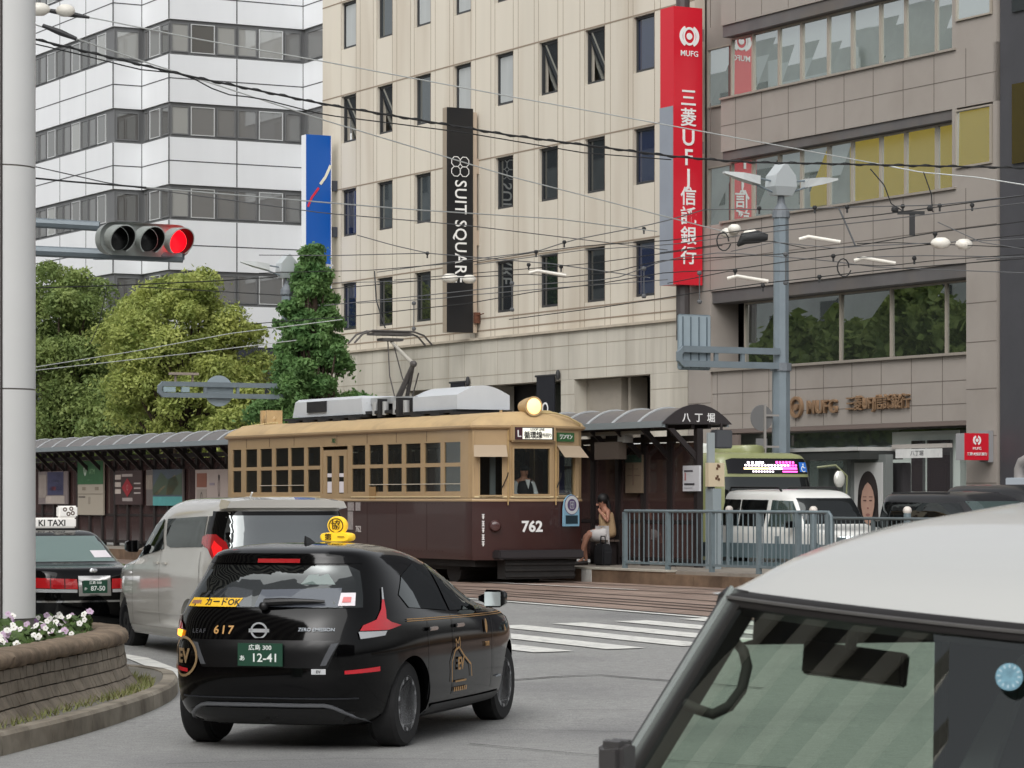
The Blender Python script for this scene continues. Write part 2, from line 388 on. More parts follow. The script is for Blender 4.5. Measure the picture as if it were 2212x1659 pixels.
for z in (4.45, 5.05): mb.bx(-7.15, XE-.01, -.307, -.29, z, z+.014)
for z in (1.2, 2.4, 3.6, 4.8, 6.0, 7.0): mb.bx(XE, X1, -.357, -.34, z, z+.014); mb.bx(X0, -7.16, -.357, -.34, z, z+.014)
mb.build('tile_joint', TJ, bk)
mb = MB(); mb.bx(-7.16, XE, -.3, .45, 7.7, 8.04); mb.bx(-6.6, 4.42, -.3, .45, 11.8, 12.055); mb.bx(-6.6, 4.42, -.3, .45, 15.38, 15.715); mb.build('spandrel', BEAM, bk)
mb = MB(); mb.bx(-7.16, XE, -.4, .3, 5.702, 5.77); mb.bx(-6.62, 4.6, -.42, .3, 9.982, 10.04); mb.bx(-6.62, 4.6, -.42, .3, 13.562, 13.62); mb.build('sill', mat('sill_metal', (166, 158, 148), .4, .4), bk)
BG = glass('bank_glass', (124, 134, 128), .6, .01); BGD = glass('bank_dark_glass', (52, 58, 50), .52, .01)
MUL = mat('mullion', (168, 160, 148), .4, .3)
def strip_windows(edges, z0, z1, m, y=.02):
    for a, b in zip(edges, edges[1:]):
        f = MB(); t = .045
        f.bx(a, a+t, y-.05, y+.05, z0, z1); f.bx(b-t, b, y-.05, y+.05, z0, z1); f.bx(a+t, b-t, y-.05, y+.05, z0, z0+t); f.bx(a+t, b-t, y-.05, y+.05, z1-t, z1)
        f = f.build('window', MUL, bk)
        q = MB(); q.face([(a+t, y+.01*random.uniform(-1, 1), z0+t), (b-t, y+.01*random.uniform(-1, 1), z0+t), (b-t, y+.01*random.uniform(-1, 1), z1-t), (a+t, y+.01*random.uniform(-1, 1), z1-t)]); q.build('pane', m, f)
strip_windows([-6.6, -5.45, -4.1, -2.98, -1.66, -.52, .8, 1.93, 3.29, 4.41], 13.63, 15.37, BG)
strip_windows([-6.6, -5.45, -4.1, -2.98, -1.66, -.52, .8, 1.93, 3.29, 4.41], 10.05, 11.79, BG)
strip_windows([4.62, 6.1], 10.5, 12.0, BG, -.36); strip_windows([4.62, 6.1], 14.28, 15.7, BG, -.36)
strip_windows([-8.3, -6.64], 13.55, 15.3, BG, .28); strip_windows([-8.3, -6.64], 10.0, 11.8, BG, .28)
strip_windows([-6.32, -4.47, -1.47, .9, 3.35, 5.0], 5.78, 7.69, BGD, .3)
# white blinds behind the two left panes of the banking hall
# ground floor glazing
mb = MB(); mb.bx(-7.16, XE, .55, .6, .15, 4.0); mb.build('ground_floor_glass', glass('shop_glass', (92, 104, 100), .25), bk)
mb = MB(); mb.bx(-7.16, XE, -.32, .55, 3.9, 4.015); mb.bx(-7.1, -5.6, -.4, -.32, 3.55, 3.85); mb.build('entrance_canopy', mat('taupe_trim', (112, 100, 94), .6), bk)
mb = MB(); mb.bx(.9, 3.9, .3, .5, .15, 3.8); mb.build('pale_column_panel', mat('pale_green_panel', (190, 200, 194), .6), bk)
mb = MB(); mb.bx(1.9, 2.4, .2, .29, 2.2, 3.55); mb.bx(2.6, 3.6, .2, .29, 2.2, 3.55); mb.build('entrance_door', glass('door_glass', (60, 56, 58), .1), bk)
mb = MB(); mb.bx(1.7, 4.4, -.1, 0, 1.95, 2.1); [mb.bx(x, x+.07, -.08, -.02, .2, 1.95) for x in (1.75, 2.35, 3.2, 4.3)]; mb.build('entrance_rail', mat('rail_grey', (96, 102, 100), .5), bk)
mb = MB(); [mb.bx(x, x+.75, -.07, -.04, 1.2, 1.9) for x in (1.85, 2.45, 3.35)]; mb.build('notice_board', mat('pale_notice', (196, 200, 200), .7, 0, 3, .1), bk)
# raised lettering on the wall
BRZ = mat('bronze_letters', (150, 122, 96), .35, .3)
mb = MB(); ring2(mb, (-2.72, 4.56), .30, .215, -.40, 32, d=.09, sx=1.0); ring2(mb, (-2.72, 4.56), .09, .0, -.40, 16, d=.09); mb.build('emblem', BRZ, bk)
text('lettering', 'MUFG', .52, BRZ, bk, (-1.45, -.36, 4.52), extr=.045, bold=.012, sx=1.05)
text('lettering', '三菱UFJ信託銀行', .42, BRZ, bk, (1.15, -.36, 4.56), extr=.045, bold=.012, sx=.93)
# dark neighbour at the right edge
nb = sthing('dark_clad_building', 'dark grey clad building edge at the far right of the photo', 'building', 6.35, -.3, 0)
mb = MB(); mb.bx(0, 12, 0, 10, 0, 21); mb.build('wall', mat('dark_cladding', (66, 66, 70), .5, 0, .5, .15), nb)
mb = MB(); mb.bx(.55, 2.2, -.06, 0, 10.4, 12.4); mb.bx(.55, 2.2, -.06, 0, 14.2, 16.2); mb.build('window', GLSD, nb)

# ================================================================ white panelled office building (stepped plan)
WP = mat('white_metal_panel', (214, 216, 218), .45, 0, .5, .03, streak=True)
WJ = mat('panel_gap', (72, 73, 75), .8)
BAND = mat('window_band_metal', (112, 113, 114), .4, .3)
wb = sthing('white_office_building', 'white panelled office building with stepped corners and dark window bands', 'building', 0, 0, 0)
xa = SX(665/1.8228, 0); yb = SY(1194/1.8228, xa); xd_ = SX(559/1.8228, 0); ye = SY(445/1.8228, xd_)
plan = [(-130, ye), (xd_, ye), (xd_, 0), (xa, 0), (xa, yb), (xa+6, yb)]
BZ = [(10.1, 11.54), (13.62, 15.1), (17.06, 18.52), (20.5, 21.97), (23.93, 25.4)]
def wall_run(mb, z0, z1, inset=0., t=.25):
    P = [Vector((p[0], p[1])) for p in plan]
    for i in range(len(P)-1):
        a, b = P[i], P[i+1]; dd = (b-a).normalized(); nn = Vector((-dd.y, dd.x))   # inwards
        if i == 0: pass
        mb.prism([(a.x+nn.x*inset, a.y+nn.y*inset, z0), (b.x+nn.x*inset+dd.x*(-inset if i in (1,) else 0), b.y+nn.y*inset, z0), (b.x+nn.x*(inset+t), b.y+nn.y*(inset+t), z0), (a.x+nn.x*(inset+t), a.y+nn.y*(inset+t), z0)], (0, 0, z1-z0))
mb = MB(); zz = [9.4]+[v for b_ in BZ for v in b_]+[28]
mb.prism([(p[0], p[1], 8.4) for p in plan]+[(xa+6, 20, 8.4), (-130, 20, 8.4)], (0, 0, BZ[0][0]-8.4))
for (a, b), (c, e) in zip(BZ, BZ[1:]+[(27, 0)]):
    mb.prism([(p[0], p[1], b) for p in plan]+[(xa+6, 20, b), (-130, 20, b)], (0, 0, c-b))
mb.build('wall', WP, wb)
INS = .1
pin = [(-130, ye+INS), (xd_-INS, ye+INS), (xd_-INS, INS), (xa-INS, INS), (xa-INS, yb+INS), (xa+6, yb+INS)]
for a, b in BZ:
    mb = MB(); mb.prism([(p[0], p[1], a) for p in pin]+[(xa+6, 20, a), (-130, 20, a)], (0, 0, b-a)); mb.build('window_band', BAND, wb)
mb = MB(); mb.prism([(p[0]+.2*(i in (1, 3)), p[1]+.3, .1) for i, p in enumerate(pin)]+[(xa+6, 20, .1), (-130, 20, .1)], (0, 0, 8.3)); mb.build('dark_base', mat('dark_base', (52, 55, 62), .5, 0, .6, .2), wb)
mb = MB()
def jl(p, q, z, h=.045):
    p, q = Vector(p), Vector(q); dd = (q-p).normalized(); o = Vector((dd.y, -dd.x))*.006
    mb.prism([(p.x+o.x, p.y+o.y, z), (q.x+o.x, q.y+o.y, z), (q.x-o.x, q.y-o.y, z), (p.x-o.x, p.y-o.y, z)], (0, 0, h))
for i in range(5):
    p, q = plan[i], plan[i+1]; L = math.dist(p, q); n = {0: int(L/3.1), 1: 1, 2: 1, 3: 2, 4: 2}[i]
    for (a, b), (c, e) in zip([(8.4, 8.4)]+BZ, BZ+[(27, 0)]):
        jl(p, q, (b+c)/2-.02)
        for k in range(n+1):
            f = k/n; x = q[0]+(p[0]-q[0])*f if i == 0 else p[0]+(q[0]-p[0])*f; y = p[1]+(q[1]-p[1])*f
            s = .02 if i % 2 == 0 else 0; r = 0 if i % 2 == 0 else .02
            mb.bx(x-s-.006, x+s+.006, y-r-.006, y+r+.006, b+.01, c-.01)
mb.build('panel_gap', WJ, wb)
WG = glass('white_office_glass', (112, 111, 110), .14); WGL = glass('curtain_glass', (150, 150, 147), .16); WGD = glass('dark_band_glass', (86, 84, 82), .12)
ALU = mat('window_alu', (206, 208, 208), .35, .4)
def wwin(p, q, f0, f1, z0, z1, framed, m=WG):
    p, q = Vector((p[0], p[1])), Vector((q[0], q[1])); a = p+(q-p)*f0; b = p+(q-p)*f1; dd = (b-a).normalized(); n = Vector((dd.y, -dd.x)); L = (b-a).length
    M = Matrix(((dd.x, -n.x, 0, a.x-n.x*(INS-.01)), (dd.y, -n.y, 0, a.y-n.y*(INS-.01)), (0, 0, 1, z0), (0, 0, 0, 1))); H = z1-z0
    t = .035 if framed else .05
    f = MB(); f.bx(0, L, -.05, 0, 0, t); f.bx(0, L, -.05, 0, H-t, H); f.bx(0, t, -.05, 0, t, H-t); f.bx(L-t, L, -.05, 0, t, H-t)
    me = f.mesh('window'); me.transform(M); f = link('window', me, ALU if framed else BAND, wb)
    f = f; q_ = MB(); q_.face([(t, -.02, t), (L-t, -.02, t), (L-t, -.02, H-t), (t, -.02, H-t)]); me = q_.mesh('pane'); me.transform(M); link('pane', me, m, f)
for j, (a, b) in enumerate(BZ):
    p, q = plan[3], plan[4]; z0, z1 = a+.12, b-.14
    top = j == 3
    for f0, f1, fr, m in ((.02, .15, 0, WGL), (.165, .34, 1, WGD if top else WG), (.355, .495, 0, WGL if top else WG), (.51, .655, 0, WGL if top else WG), (.67, .85, 1, WGL if top else WG), (.865, .985, 0, WG)): wwin(p, q, f0, f1, z0, z1, fr, m)
    p, q = plan[1], plan[2]; wwin(p, q, .12, .92, z0, z1, 0, WGL if top else WGD)
    p, q = plan[2], plan[3]; wwin(p, q, .05, .2, z0, z1, 0, WG); wwin(p, q, .24, .62, z0, z1, 1, WG); wwin(p, q, .68, .95, z0, z1, 0, WGD)
    p, q = plan[0], plan[1]; L = math.dist(p, q); x = 1.0
    for k in range(6):
        wwin(p, q, 1-(x+1.0)/L, 1-x/L, z0, z1, 1, WGL if (k+j) % 3 == 0 else WG); wwin(p, q, 1-(x+2.0)/L, 1-(x+1.15)/L, z0, z1, 0, WG); wwin(p, q, 1-(x+2.95)/L, 1-(x+2.1)/L, z0, z1, 0, WGD); x += 3.1
    p, q = plan[4], plan[5]; wwin(p, q, .05, .5, z0, z1, 0, WG)

# ================================================================ facing side of the street and added unseen blocks, seen only in reflections
ob = sthing('facing_office_building', 'pale office building across the street with a broad yellow sign band, mirrored in windows', 'building', -150, -66, 0)
mb = MB(); mb.bx(0, 110, 0, 20, 0, 27); mb.build('wall', mat('facing_wall', (205, 208, 206), .7, 0, .2, .2), ob)
mb = MB(); mb.bx(-.1, 110.1, 19.5, 20.03, 0, 9.5); mb.build('added_dark_band', mat('facing_dark_band', (58, 56, 54), .5, 0, .4, .4), ob)  # dark lower band added to darken what the minivan side mirrors
mb = MB(); mb.bx(84, 101, 20.3, 20.9, 16.9, 23.2); mb.build('yellow_sign', mat('yellow_sign_board', (255, 214, 50), .5), ob)
mb = MB(); mb.bx(76, 82.5, 20.3, 20.5, 20, 26); mb.build('white_banner', mat('white_banner', (235, 240, 240), .6), ob)
mb = MB(); [mb.bx(6*i+1, 6*i+3.2, 20.01, 20.06, 4*j+3, 4*j+5) for i in range(18) for j in range(6)]; mb.build('windows', GLSD, ob)

bb = thing('added_brown_block', 'unseen brown block added behind the camera to darken reflections in the taxi paint', 'building', (-50, -40, 0))  # added out of view so the taxi paint mirrors something dark
mb = MB(); mb.bx(0, 110, 0, 15, 0, 19); mb.build('wall', mat('brown_block_wall', (92, 84, 76), .7, 0, .3, .3), bb)
mb = MB(); [mb.bx(5*i+1, 5*i+3.4, 14.98, 15.05, 4*j+2, 4*j+4) for i in range(22) for j in range(4)]; mb.build('windows', GLSD, bb)
tw = thing('added_ribbed_tower', 'unseen ribbed tower added left of the view to stripe the van windscreen reflection', 'building', (-62, -34, 0))  # added out of view; its piers put streaks into the windscreen reflection
mb = MB(); mb.bx(0, 26, 0, 86, 0, 58); mb.build('wall', mat('tower_dark', (64, 58, 52), .5, 0, .3, .2), tw)
mb = MB(); [mb.bx(-.1+26*0, 26.7, 4*i, 4*i+1.3, 0, 58.3) for i in range(22)]; mb.build('piers', mat('tower_pier', (214, 206, 190), .7), tw)
# ================================================================ tram platform, shelter, railings
PLAT = mat('platform_concrete', (140, 132, 122), .75, 0, 2, .2, .1)
KB = mat('stained_kerb', (112, 92, 74), .8, 0, 2.2, .35, .2, streak=False, wear=((60, 44, 32), 1.2, .7))
mb = MB(); mb.bx(-40, 60, .22, 2.9, 0, .29); o = mb.build('tram_platform', PLAT, None, loc=W(0, -16.72, .3), rz=SR); o['kind'] = 'structure'
mb = MB()
for i in range(100): mb.bx(-40+i, -39.012+i, 0, .215, .0, .30 if i < 57 else .24)
o = mb.build('platform_kerb', KB, None, loc=W(0, -16.72, .29), rz=SR); o['kind'] = 'structure'
mb = MB(); mb.bx(13.7, 14.1, -.012, .2, .0, .308); o = mb.build('white_kerb_mark', mat('kerb_white', (205, 205, 200), .7, 0, 5, .15), None, loc=W(0, -16.72, .29), rz=SR); o['kind'] = 'structure'
mb = MB(); mb.bx(13.2, 17.0, -.02, .25, .28, .318); o = mb.build('platform_edge_strip', mat('edge_strip', (176, 172, 160), .7, 0, 4, .15), None, loc=W(0, -16.72, .29), rz=SR); o['kind'] = 'structure'

PZ = .59
BRN = mat('bronze_frame', (46, 40, 40), .45, .2)
ROOFM = mat('shelter_roof_panel', (104, 99, 97), .35, .1, 1, .08)
RIBM = mat('shelter_roof_rib', (190, 194, 196), .4, .2)
sh = sthing('tram_stop_shelter', 'long arched tram stop shelter with brown glass back behind the tram', 'shelter', 0, -14.5, PZ)
XS0, XS1 = -27.0, 14.7
def arc(y0, y1, z0, zr, n=10): return [(y0+(y1-y0)*i/n, z0+(zr-z0)*(1-(2*i/n-1)**2)) for i in range(n+1)]
prof = arc(-.84, .66, 2.97, 3.30)
mb = MB(); mb.loft([[(x, y, z) for y, z in prof]+[(x, y, z-.04) for y, z in prof[::-1]] for x in (XS0, XS1)]); mb.build('roof', ROOFM, sh, smooth=30)
mb = MB(); x = XS1-.03
while x > XS0:
    mb.loft([[(xx, y, z+.035) for y, z in prof]+[(xx, y, z+.003) for y, z in prof[::-1]] for xx in (x-.035, x+.035)]); x -= 1.06 if x > 9 else 1.3
mb.build('roof_rib', RIBM, sh)
mb = MB(); mb.bx(XS0, XS1, -.90, -.83, 2.88, 3.01); mb.bx(XS0, XS1, .66, .71, 2.9, 3.0); mb.build('gutter', mat('gutter_grey', (150, 160, 164), .4, .3), sh)
mb = MB(); mb.prism([(XS1+.005, y, z+.03) for y, z in arc(-.94, .76, 2.92, 3.33)], (.05, 0, 0)); mb.build('end_panel', mat('end_panel_dark', (52, 47, 48), .4, .1), sh)
MXF = Matrix.Rotation(R(90), 4, 'Z') @ FX
for i, ch in enumerate('八丁堀'): text('sign_lettering', ch, .20, WHITE, sh, (XS1+.06, -.36+.30*i, 3.07), MXF, bold=.015)
mb = MB()
for y in (-.75, -.1, .3): mb.bx(XS0, XS1-.1, y-.04, y+.04, 2.86, 2.95)
mb.bx(XS0, XS1-.1, -.08, .08, 2.6, 2.72); mb.build('roof_beam', BRN, sh)
PNL = glass('brown_glass_panel', (74, 56, 54), .10, .06)
x = XS1-.05; i = 0
while x > XS0:
    mb = MB(); mb.bx(x-.07, x+.07, -.07, .07, 0, 2.86); mb.prism([(x-.03, -.75, 2.86), (x-.03, -.6, 2.86), (x-.03, .0, 2.3), (x-.03, .0, 2.15)], (.06, 0, 0)); mb.build('post', BRN, sh)
    mb = MB(); mb.bx(x-1.0, x-.07, -.012, .012, .18, 2.58); mb.build('glass_panel', PNL, sh)
    mb = MB(); mb.bx(x-1.0, x-.07, -.025, .025, .9, .97); mb.build('panel_rail', BRN, sh); mb = MB(); mb.bx(x-1.0, x-.07, -.03, .03, .1, .18); mb.build('base_rail', BRN, sh); x -= 1.06
mb = MB(); mb.bx(11.6, 12.6, -.7, -.5, 2.25, 2.62); mb.build('arrival_display', mat('display_box', (84, 74, 66), .5), sh)
mb = MB(); mb.bx(9.2, 13.4, -.62, -.54, 2.76, 2.84); mb.bx(12.4, 12.7, -.6, -.4, 2.6, 2.76); mb.build('light_fitting', mat('light_grey_fitting', (170, 170, 166), .5), sh)
# things outside the shelter end
b = sthing('timetable_post', 'cream timetable box on a blue grey post at the shelter end', 'sign', SX(1541, -14.9), -14.9, PZ)
mb = MB(); mb.bx(-.14, .14, -.1, .1, 0, 1.62); mb.build('post', STEEL, b)
mb = MB(); mb.bx(-.02, .1, -.18, .2, 1.66, 2.14); mb.build('box', mat('cream_box', (204, 188, 160), .5), b)
mb = MB(); mb.bx(-.10, -.04, -.10, .06, 1.62, 2.75); mb.build('back_post', mat('pale_steel', (150, 158, 160), .5), b)
MXt = MXF
q = MB(); [q.bx(.101, .106, a, a+.05, z, z+.05) for a, z in ((.0, 2.0), (.05, 2.04), (.02, 2.06), (-.02, 1.8), (.04, 1.78), (.01, 1.84))]; q.build('mark', mat('brown_ink', (90, 60, 40), .7), b)
b = sthing('loudspeaker_box', 'small dark speaker box below the arched end of the shelter', 'speaker', 14.9, -14.1, PZ+2.55)
mb = MB(); mb.bx(-.12, .12, -.2, .2, -.1, .28); mb.build('box', mat('dark_grey_box', (74, 76, 80), .5), b, bevel=.02)
mb = MB(); mb.cyl((0, 0, .28), (0, 0, .42), .03, 8); mb.build('bracket', BRN, b)

# posters on the back wall
def poster(lab, d, base, prints, y=-14.62):
    xd0, xd1, yd0, yd1 = d; x0, x1 = SX(xd0, y), SX(xd1, y); z1, z0 = ZZ(x0, y, yd0), ZZ(x0, y, yd1)
    b = sthing('poster', lab, 'poster', x0, y, z0); w_, h = x1-x0, z1-z0
    mb = MB(); mb.bx(0, w_, 0, .05, 0, h); mb.build('sheet', mat('poster_%d_%d_%d' % base, base, .5), b)
    for p in prints:
        if p[0] == 'r': mb = MB(); mb.bx(p[1]*w_, p[2]*w_, -.008, -.001, p[3]*h, p[4]*h); mb.build('print', mat('print_%d_%d_%d' % p[5], p[5], .6, 0, 3, .12), b)
        elif p[0] == 't': text('lettering', p[1], p[4]*h, mat('print_%d_%d_%d' % p[5], p[5], .6), b, (p[2]*w_, -.012, p[3]*h), extr=.002)
        elif p[0] == 'o': mb = MB(); ring2(mb, (p[1]*w_, p[2]*h), p[3]*h, p[4]*h, -.012, 16, d=.006, sx=p[6]); mb.build('print', mat('print_%d_%d_%d' % p[5], p[5], .6), b)
        elif p[0] == 'p': mb = MB(); flat(mb, [(q[0]*w_, q[1]*h) for q in p[1]], -.012); mb.build('print', mat('print_%d_%d_%d' % p[2], p[2], .6), b)
    return b
poster('faded poster with navy panel and small photos by white column', (83, 146, 1019, 1089), (126, 116, 116), [('r', .32, .86, .28, .98, (60, 62, 92)), ('r', .02, .28, .2, .9, (150, 140, 134)), ('r', .26, .9, .02, .25, (176, 166, 158)), ('r', .38, .6, .42, .54, (150, 70, 66)), ('r', .62, .84, .4, .6, (150, 152, 170)), ('r', .42, .76, .82, .92, (150, 152, 172)), ('r', .42, .76, .66, .74, (150, 152, 172))])
poster('green bank machine poster above a cream printed sheet', (168, 223, 997, 1112), (172, 164, 150), [('r', .0, 1., .57, 1., (56, 102, 66)), ('r', .0, 1., .385, .395, (120, 112, 100)), ('o', .3, .84, .115, .06, (190, 204, 190), .6), ('t', 'ATM', .58, .8, .14, (130, 170, 130)), ('r', .04, .3, .32, .35, (110, 104, 98)), ('r', .42, .5, .2, .34, (150, 142, 130)), ('r', .18, .32, .46, .52, (136, 126, 112)), ('r', .68, .82, .46, .52, (136, 126, 112)), ('r', .4, .6, .64, .66, (90, 130, 96))])
poster('dark brown poster with a red diamond and white lettering', (249, 306, 1017, 1090), (66, 50, 50), [('p', [(.26, .5), (.47, .78), (.68, .5), (.47, .22)], (150, 40, 50)), ('r', .0, .22, .74, .88, (190, 178, 170)), ('r', .0, .22, .52, .66, (190, 178, 170)), ('r', .0, .22, .32, .46, (190, 178, 170)), ('r', .26, .66, .82, .9, (170, 160, 156)), ('o', .47, .5, .09, .05, (206, 150, 150), .8), ('r', .28, .66, .1, .2, (160, 150, 148)), ('r', .72, .96, .6, .64, (180, 170, 166)), ('r', .72, .96, .46, .5, (180, 170, 166)), ('r', .72, .96, .32, .36, (180, 170, 166))])
poster('landscape photo poster with teal strip at its foot', (316, 395, 1015, 1092), (104, 98, 96), [('r', .19, .98, .25, 1., (76, 86, 96)), ('p', [(.19, .5), (.42, .93), (.6, .72), (.98, .9), (.98, .3), (.19, .3)], (70, 84, 68)), ('p', [(.2, .3), (.5, .56), (.55, .54), (.32, .3)], (150, 138, 112)), ('p', [(.55, .3), (.62, .7), (.8, .85), (.9, .6), (.7, .3)], (122, 112, 86)), ('r', .19, .98, .0, .25, (86, 158, 158)), ('r', .0, .18, .45, .85, (140, 130, 120))])
poster('pale poster with small photos and an ornate figure', (422, 492, 1015, 1090), (172, 158, 152), [('r', .05, .36, .5, .9, (132, 84, 68)), ('r', .05, .36, .04, .44, (150, 140, 132)), ('o', .74, .5, .28, .23, (70, 62, 60), .25), ('o', .74, .78, .07, .02, (70, 62, 60), .8), ('o', .2, .22, .14, .1, (70, 62, 60), .5), ('r', .45, .6, .55, .62, (140, 130, 140)), ('r', .68, .8, .08, .16, (70, 62, 60))])
poster('tall route map with green heading on the shelter panel', (1469-118, 1502-116, 983, 1065), (126, 110, 92), [('r', .0, 1., .8, 1., (40, 66, 54)), ('r', .25, .75, .87, .93, (104, 124, 106)), ('r', .45, .52, .2, .75, (110, 90, 76)), ('r', .1, .9, .45, .47, (104, 84, 70)), ('r', .2, .8, .62, .64, (104, 84, 70))])
poster('white paper notice taped to the last shelter panel', (1475, 1510, 1006, 1061), (206, 206, 210), [('r', .1, .62, .76, .82, (70, 66, 74)), ('r', .12, .2, .42, .72, (170, 120, 120)), ('r', .1, .72, .24, .31, (50, 48, 54)), ('r', .1, .6, .12, .14, (160, 160, 164))])
# bench rail behind the person
b = sthing('leaning_bench', 'low slatted bench along the shelter wall under the seated person', 'bench', 10.3, -14.95, PZ)
mb = MB(); [mb.bx(-2.2, 1.6, -.2+.14*i, -.09+.14*i, .5, .54) for i in range(3)]; mb.build('seat', mat('bench_slat', (92, 80, 72), .6), b)
for x in (-2.0, -.3, 1.4): mb = MB(); mb.bx(x, x+.06, -.15, .2, 0, .5); mb.build('leg', BRN, b)

def railing(name, lab, x0, xs, y, z0, z1, bar, rail_r, m, n):
    b = sthing(name, lab, 'railing', x0, y, z0); H = z1-z0
    mb = MB(); mb.tube([(xs[0]-x0, 0, H-.03), (xs[-1]-x0, 0, H-.03), (xs[-1]-x0+.08, 0, H-.1), (xs[-1]-x0+.09, 0, .0)], rail_r, 10); mb.build('top_rail', m, b, smooth=True)
    for a, c in zip(xs, xs[1:]+[None]):
        q = MB(); q.bx(a-x0-bar*1.6, a-x0+bar*1.6, -bar*1.6, bar*1.6, -.12, H-.05); q.build('post', m, b)
        if c:
            q = MB(); q.bx(a-x0+.03, c-x0-.03, -.02, .02, .12, .165)
            for k in range(1, n): xx = a-x0+(c-a)*k/n; q.bx(xx-bar*.36, xx+bar*.36, -bar*.36, bar*.36, .165, H-.05)
            q.build('bar_panel', m, b)
FEN = mat('fence_blue_grey', (112, 125, 130), .45, .1, 6, .1)
railing('platform_railing', 'blue grey platform railing with vertical bars to the right of the tram', 14.89, [14.89, 16.55, 18.16, 19.8, 21.1, 22.1], -16.4, .58, 1.79, .026, .032, FEN, 9)
railing('low_railing', 'thin dark barred railing end between platform railing and white van', SX(1798, -14.2), [SX(1798, -14.2)+1.35*i for i in range(6)], -14.2, .45, 1.66, .02, .03, mat('fence_dark', (92, 100, 102), .5), 9)
for i, (xd, yd, lab) in enumerate(((1575, 1101, 'guard post with white ball cap at left behind the platform railing'), (1757, 1102, 'guard post with white ball cap behind the platform railing corner'), (1960, 1103, 'guard post with white ball cap in front of the black van'))):
    y = -13.75; x = SX(xd, y); z = ZZ(x, y, yd)
    b = sthing('guard_post', lab, 'post', x, y, .3, 'white capped guard posts beside the platform'); H = z-.3
    mb = MB(); mb.cyl((0, 0, 0), (0, 0, H-.05), .07, 12); mb.build('shaft', FEN, b, smooth=True)
    mb = MB(); mb.sph((0, 0, H), .085, 14, 8); mb.build('cap', mat('pale_cap', (214, 206, 198), .5, 0, 12, .1), b, smooth=True)
b = sthing('guard_rail', 'low blue grey guard rail panels between platform and white wagon', 'guard rail', 12.6, -13.75, .3)
for a in (.12, .5): mb = MB(); mb.bx(0, 14, -.03, .03, a, a+.3); mb.build('panel', mat('guard_panel', (96, 114, 120), .5, .1, 3, .1), b)
for i in range(6): mb = MB(); mb.bx(1.5+2.2*i, 1.64+2.2*i, .03, .15, 0, .95); mb.build('post', FEN, b)

# ================================================================ vertical shop signs
def box_sign(name, lab, x, y0, y1, z0, z1, dx, m_front, m_side): 
    b = sthing(name, lab, 'sign', x, y0, z0)
    mb = MB(); mb.bx(-dx, 0, 0, y1-y0, 0, z1-z0); mb.build('cabinet', m_side, b)
    mb = MB(); mb.bx(.002, .03, .0, y1-y0, 0, z1-z0); mb.build('face', m_front, b)
    return b
RED = mat('sign_red', (204, 30, 48), .35, 0, .4, .04)
b = box_sign('bank_sign', 'tall red vertical bank sign with white emblem and white characters', -7.55, -1.4, -.42, 8.25, 16.35, .72, RED, RED)
mb = MB(); mb.bx(-.74, .0, -.012, -.002, .0, 5.2); mb.build('grey_side', mat('sign_grey_side', (140, 146, 156), .5, 0, 1, .06), b)
q = MB(); ring2(q, (0, 0), .33, .23, 0, 28, R(118), R(242), .01, 1.02); ring2(q, (0, 0), .33, .23, 0, 28, R(-62), R(62), .01, 1.02); ring2(q, (0, 0), .27, .2, 0, 28, 0, 6.2832, .006, .8); ring2(q, (0, 0), .1, 0, 0, 16, 0, 6.2832, .01)
me = q.mesh('emblem'); me.transform(Matrix.Rotation(R(90), 4, 'Z')); o = link('emblem', me, WHITE, b); o.location = (.045, .53, 7.25)
text('lettering', 'MUFG', .23, WHITE, b, (.04, .53, 6.74), MXF, bold=.012)
for i, ch in enumerate('三菱UFJ信託銀行'): text('lettering', ch, .56 if ord(ch) > 200 else .66, WHITE, b, (.04, .5, 5.42-.575*i), MXF, bold=.014)
mb = MB(); [mb.bx(-.5, -.3, .98, 1.25, z, z+.35) for z in (.5, 3.9, 7.2)]; mb.build('bracket', mat('pale_bracket', (150, 146, 142), .5), b)
for z0_, z1_ in ((-1.6, 0), (8.1, 8.6)): mb = MB(); mb.cyl((-.35, .55, z0_), (-.35, .55, z1_), .2, 10); mb.build('mast', mat('sign_mast', (70, 66, 66), .5), b)

x = -22.2
b = box_sign('vertical_shop_sign', 'black vertical sign with white SUIT SQUARE lettering', x, SY(965, x), SY(1021, x), ZZ(x, -.8, 718), ZZ(x, -.8, 233), .3, mat('sign_black', (20, 21, 25), .35), mat('sign_side', (150, 138, 122), .6))
wd = SY(1021, x)-SY(965, x); s = W2(x, -.8)[1]/FD
MXR = Matrix.Rotation(R(90), 4, 'Z') @ Matrix.Rotation(R(90), 4, 'Y') @ FX
text('lettering', 'SUIT SQUARE', .62, WHITE, b, (.035, wd*.5, (718-500)*s), MXR, bold=.008, sx=.86, spacing=1.08)
q = MB()
for a, c in ((-.16, .16), (.16, .16), (-.16, -.16), (.16, -.16)): ring2(q, (a, c), .19, .165, 0, 8, .39, 6.68)
me = q.mesh('emblem'); me.transform(Matrix.Rotation(R(90), 4, 'Z')); o = link('emblem', me, WHITE, b); o.location = (.045, wd*.5, (718-360)*s)
mb = MB(); [mb.bx(-.25, -.02, wd, wd+.45, z*s, z*s+.5) for z in (190, 345)]; mb.bx(-.3, .0, wd, wd+.16, 0, 7.4); mb.build('bracket', mat('sign_bracket', (178, 162, 144), .7), b)

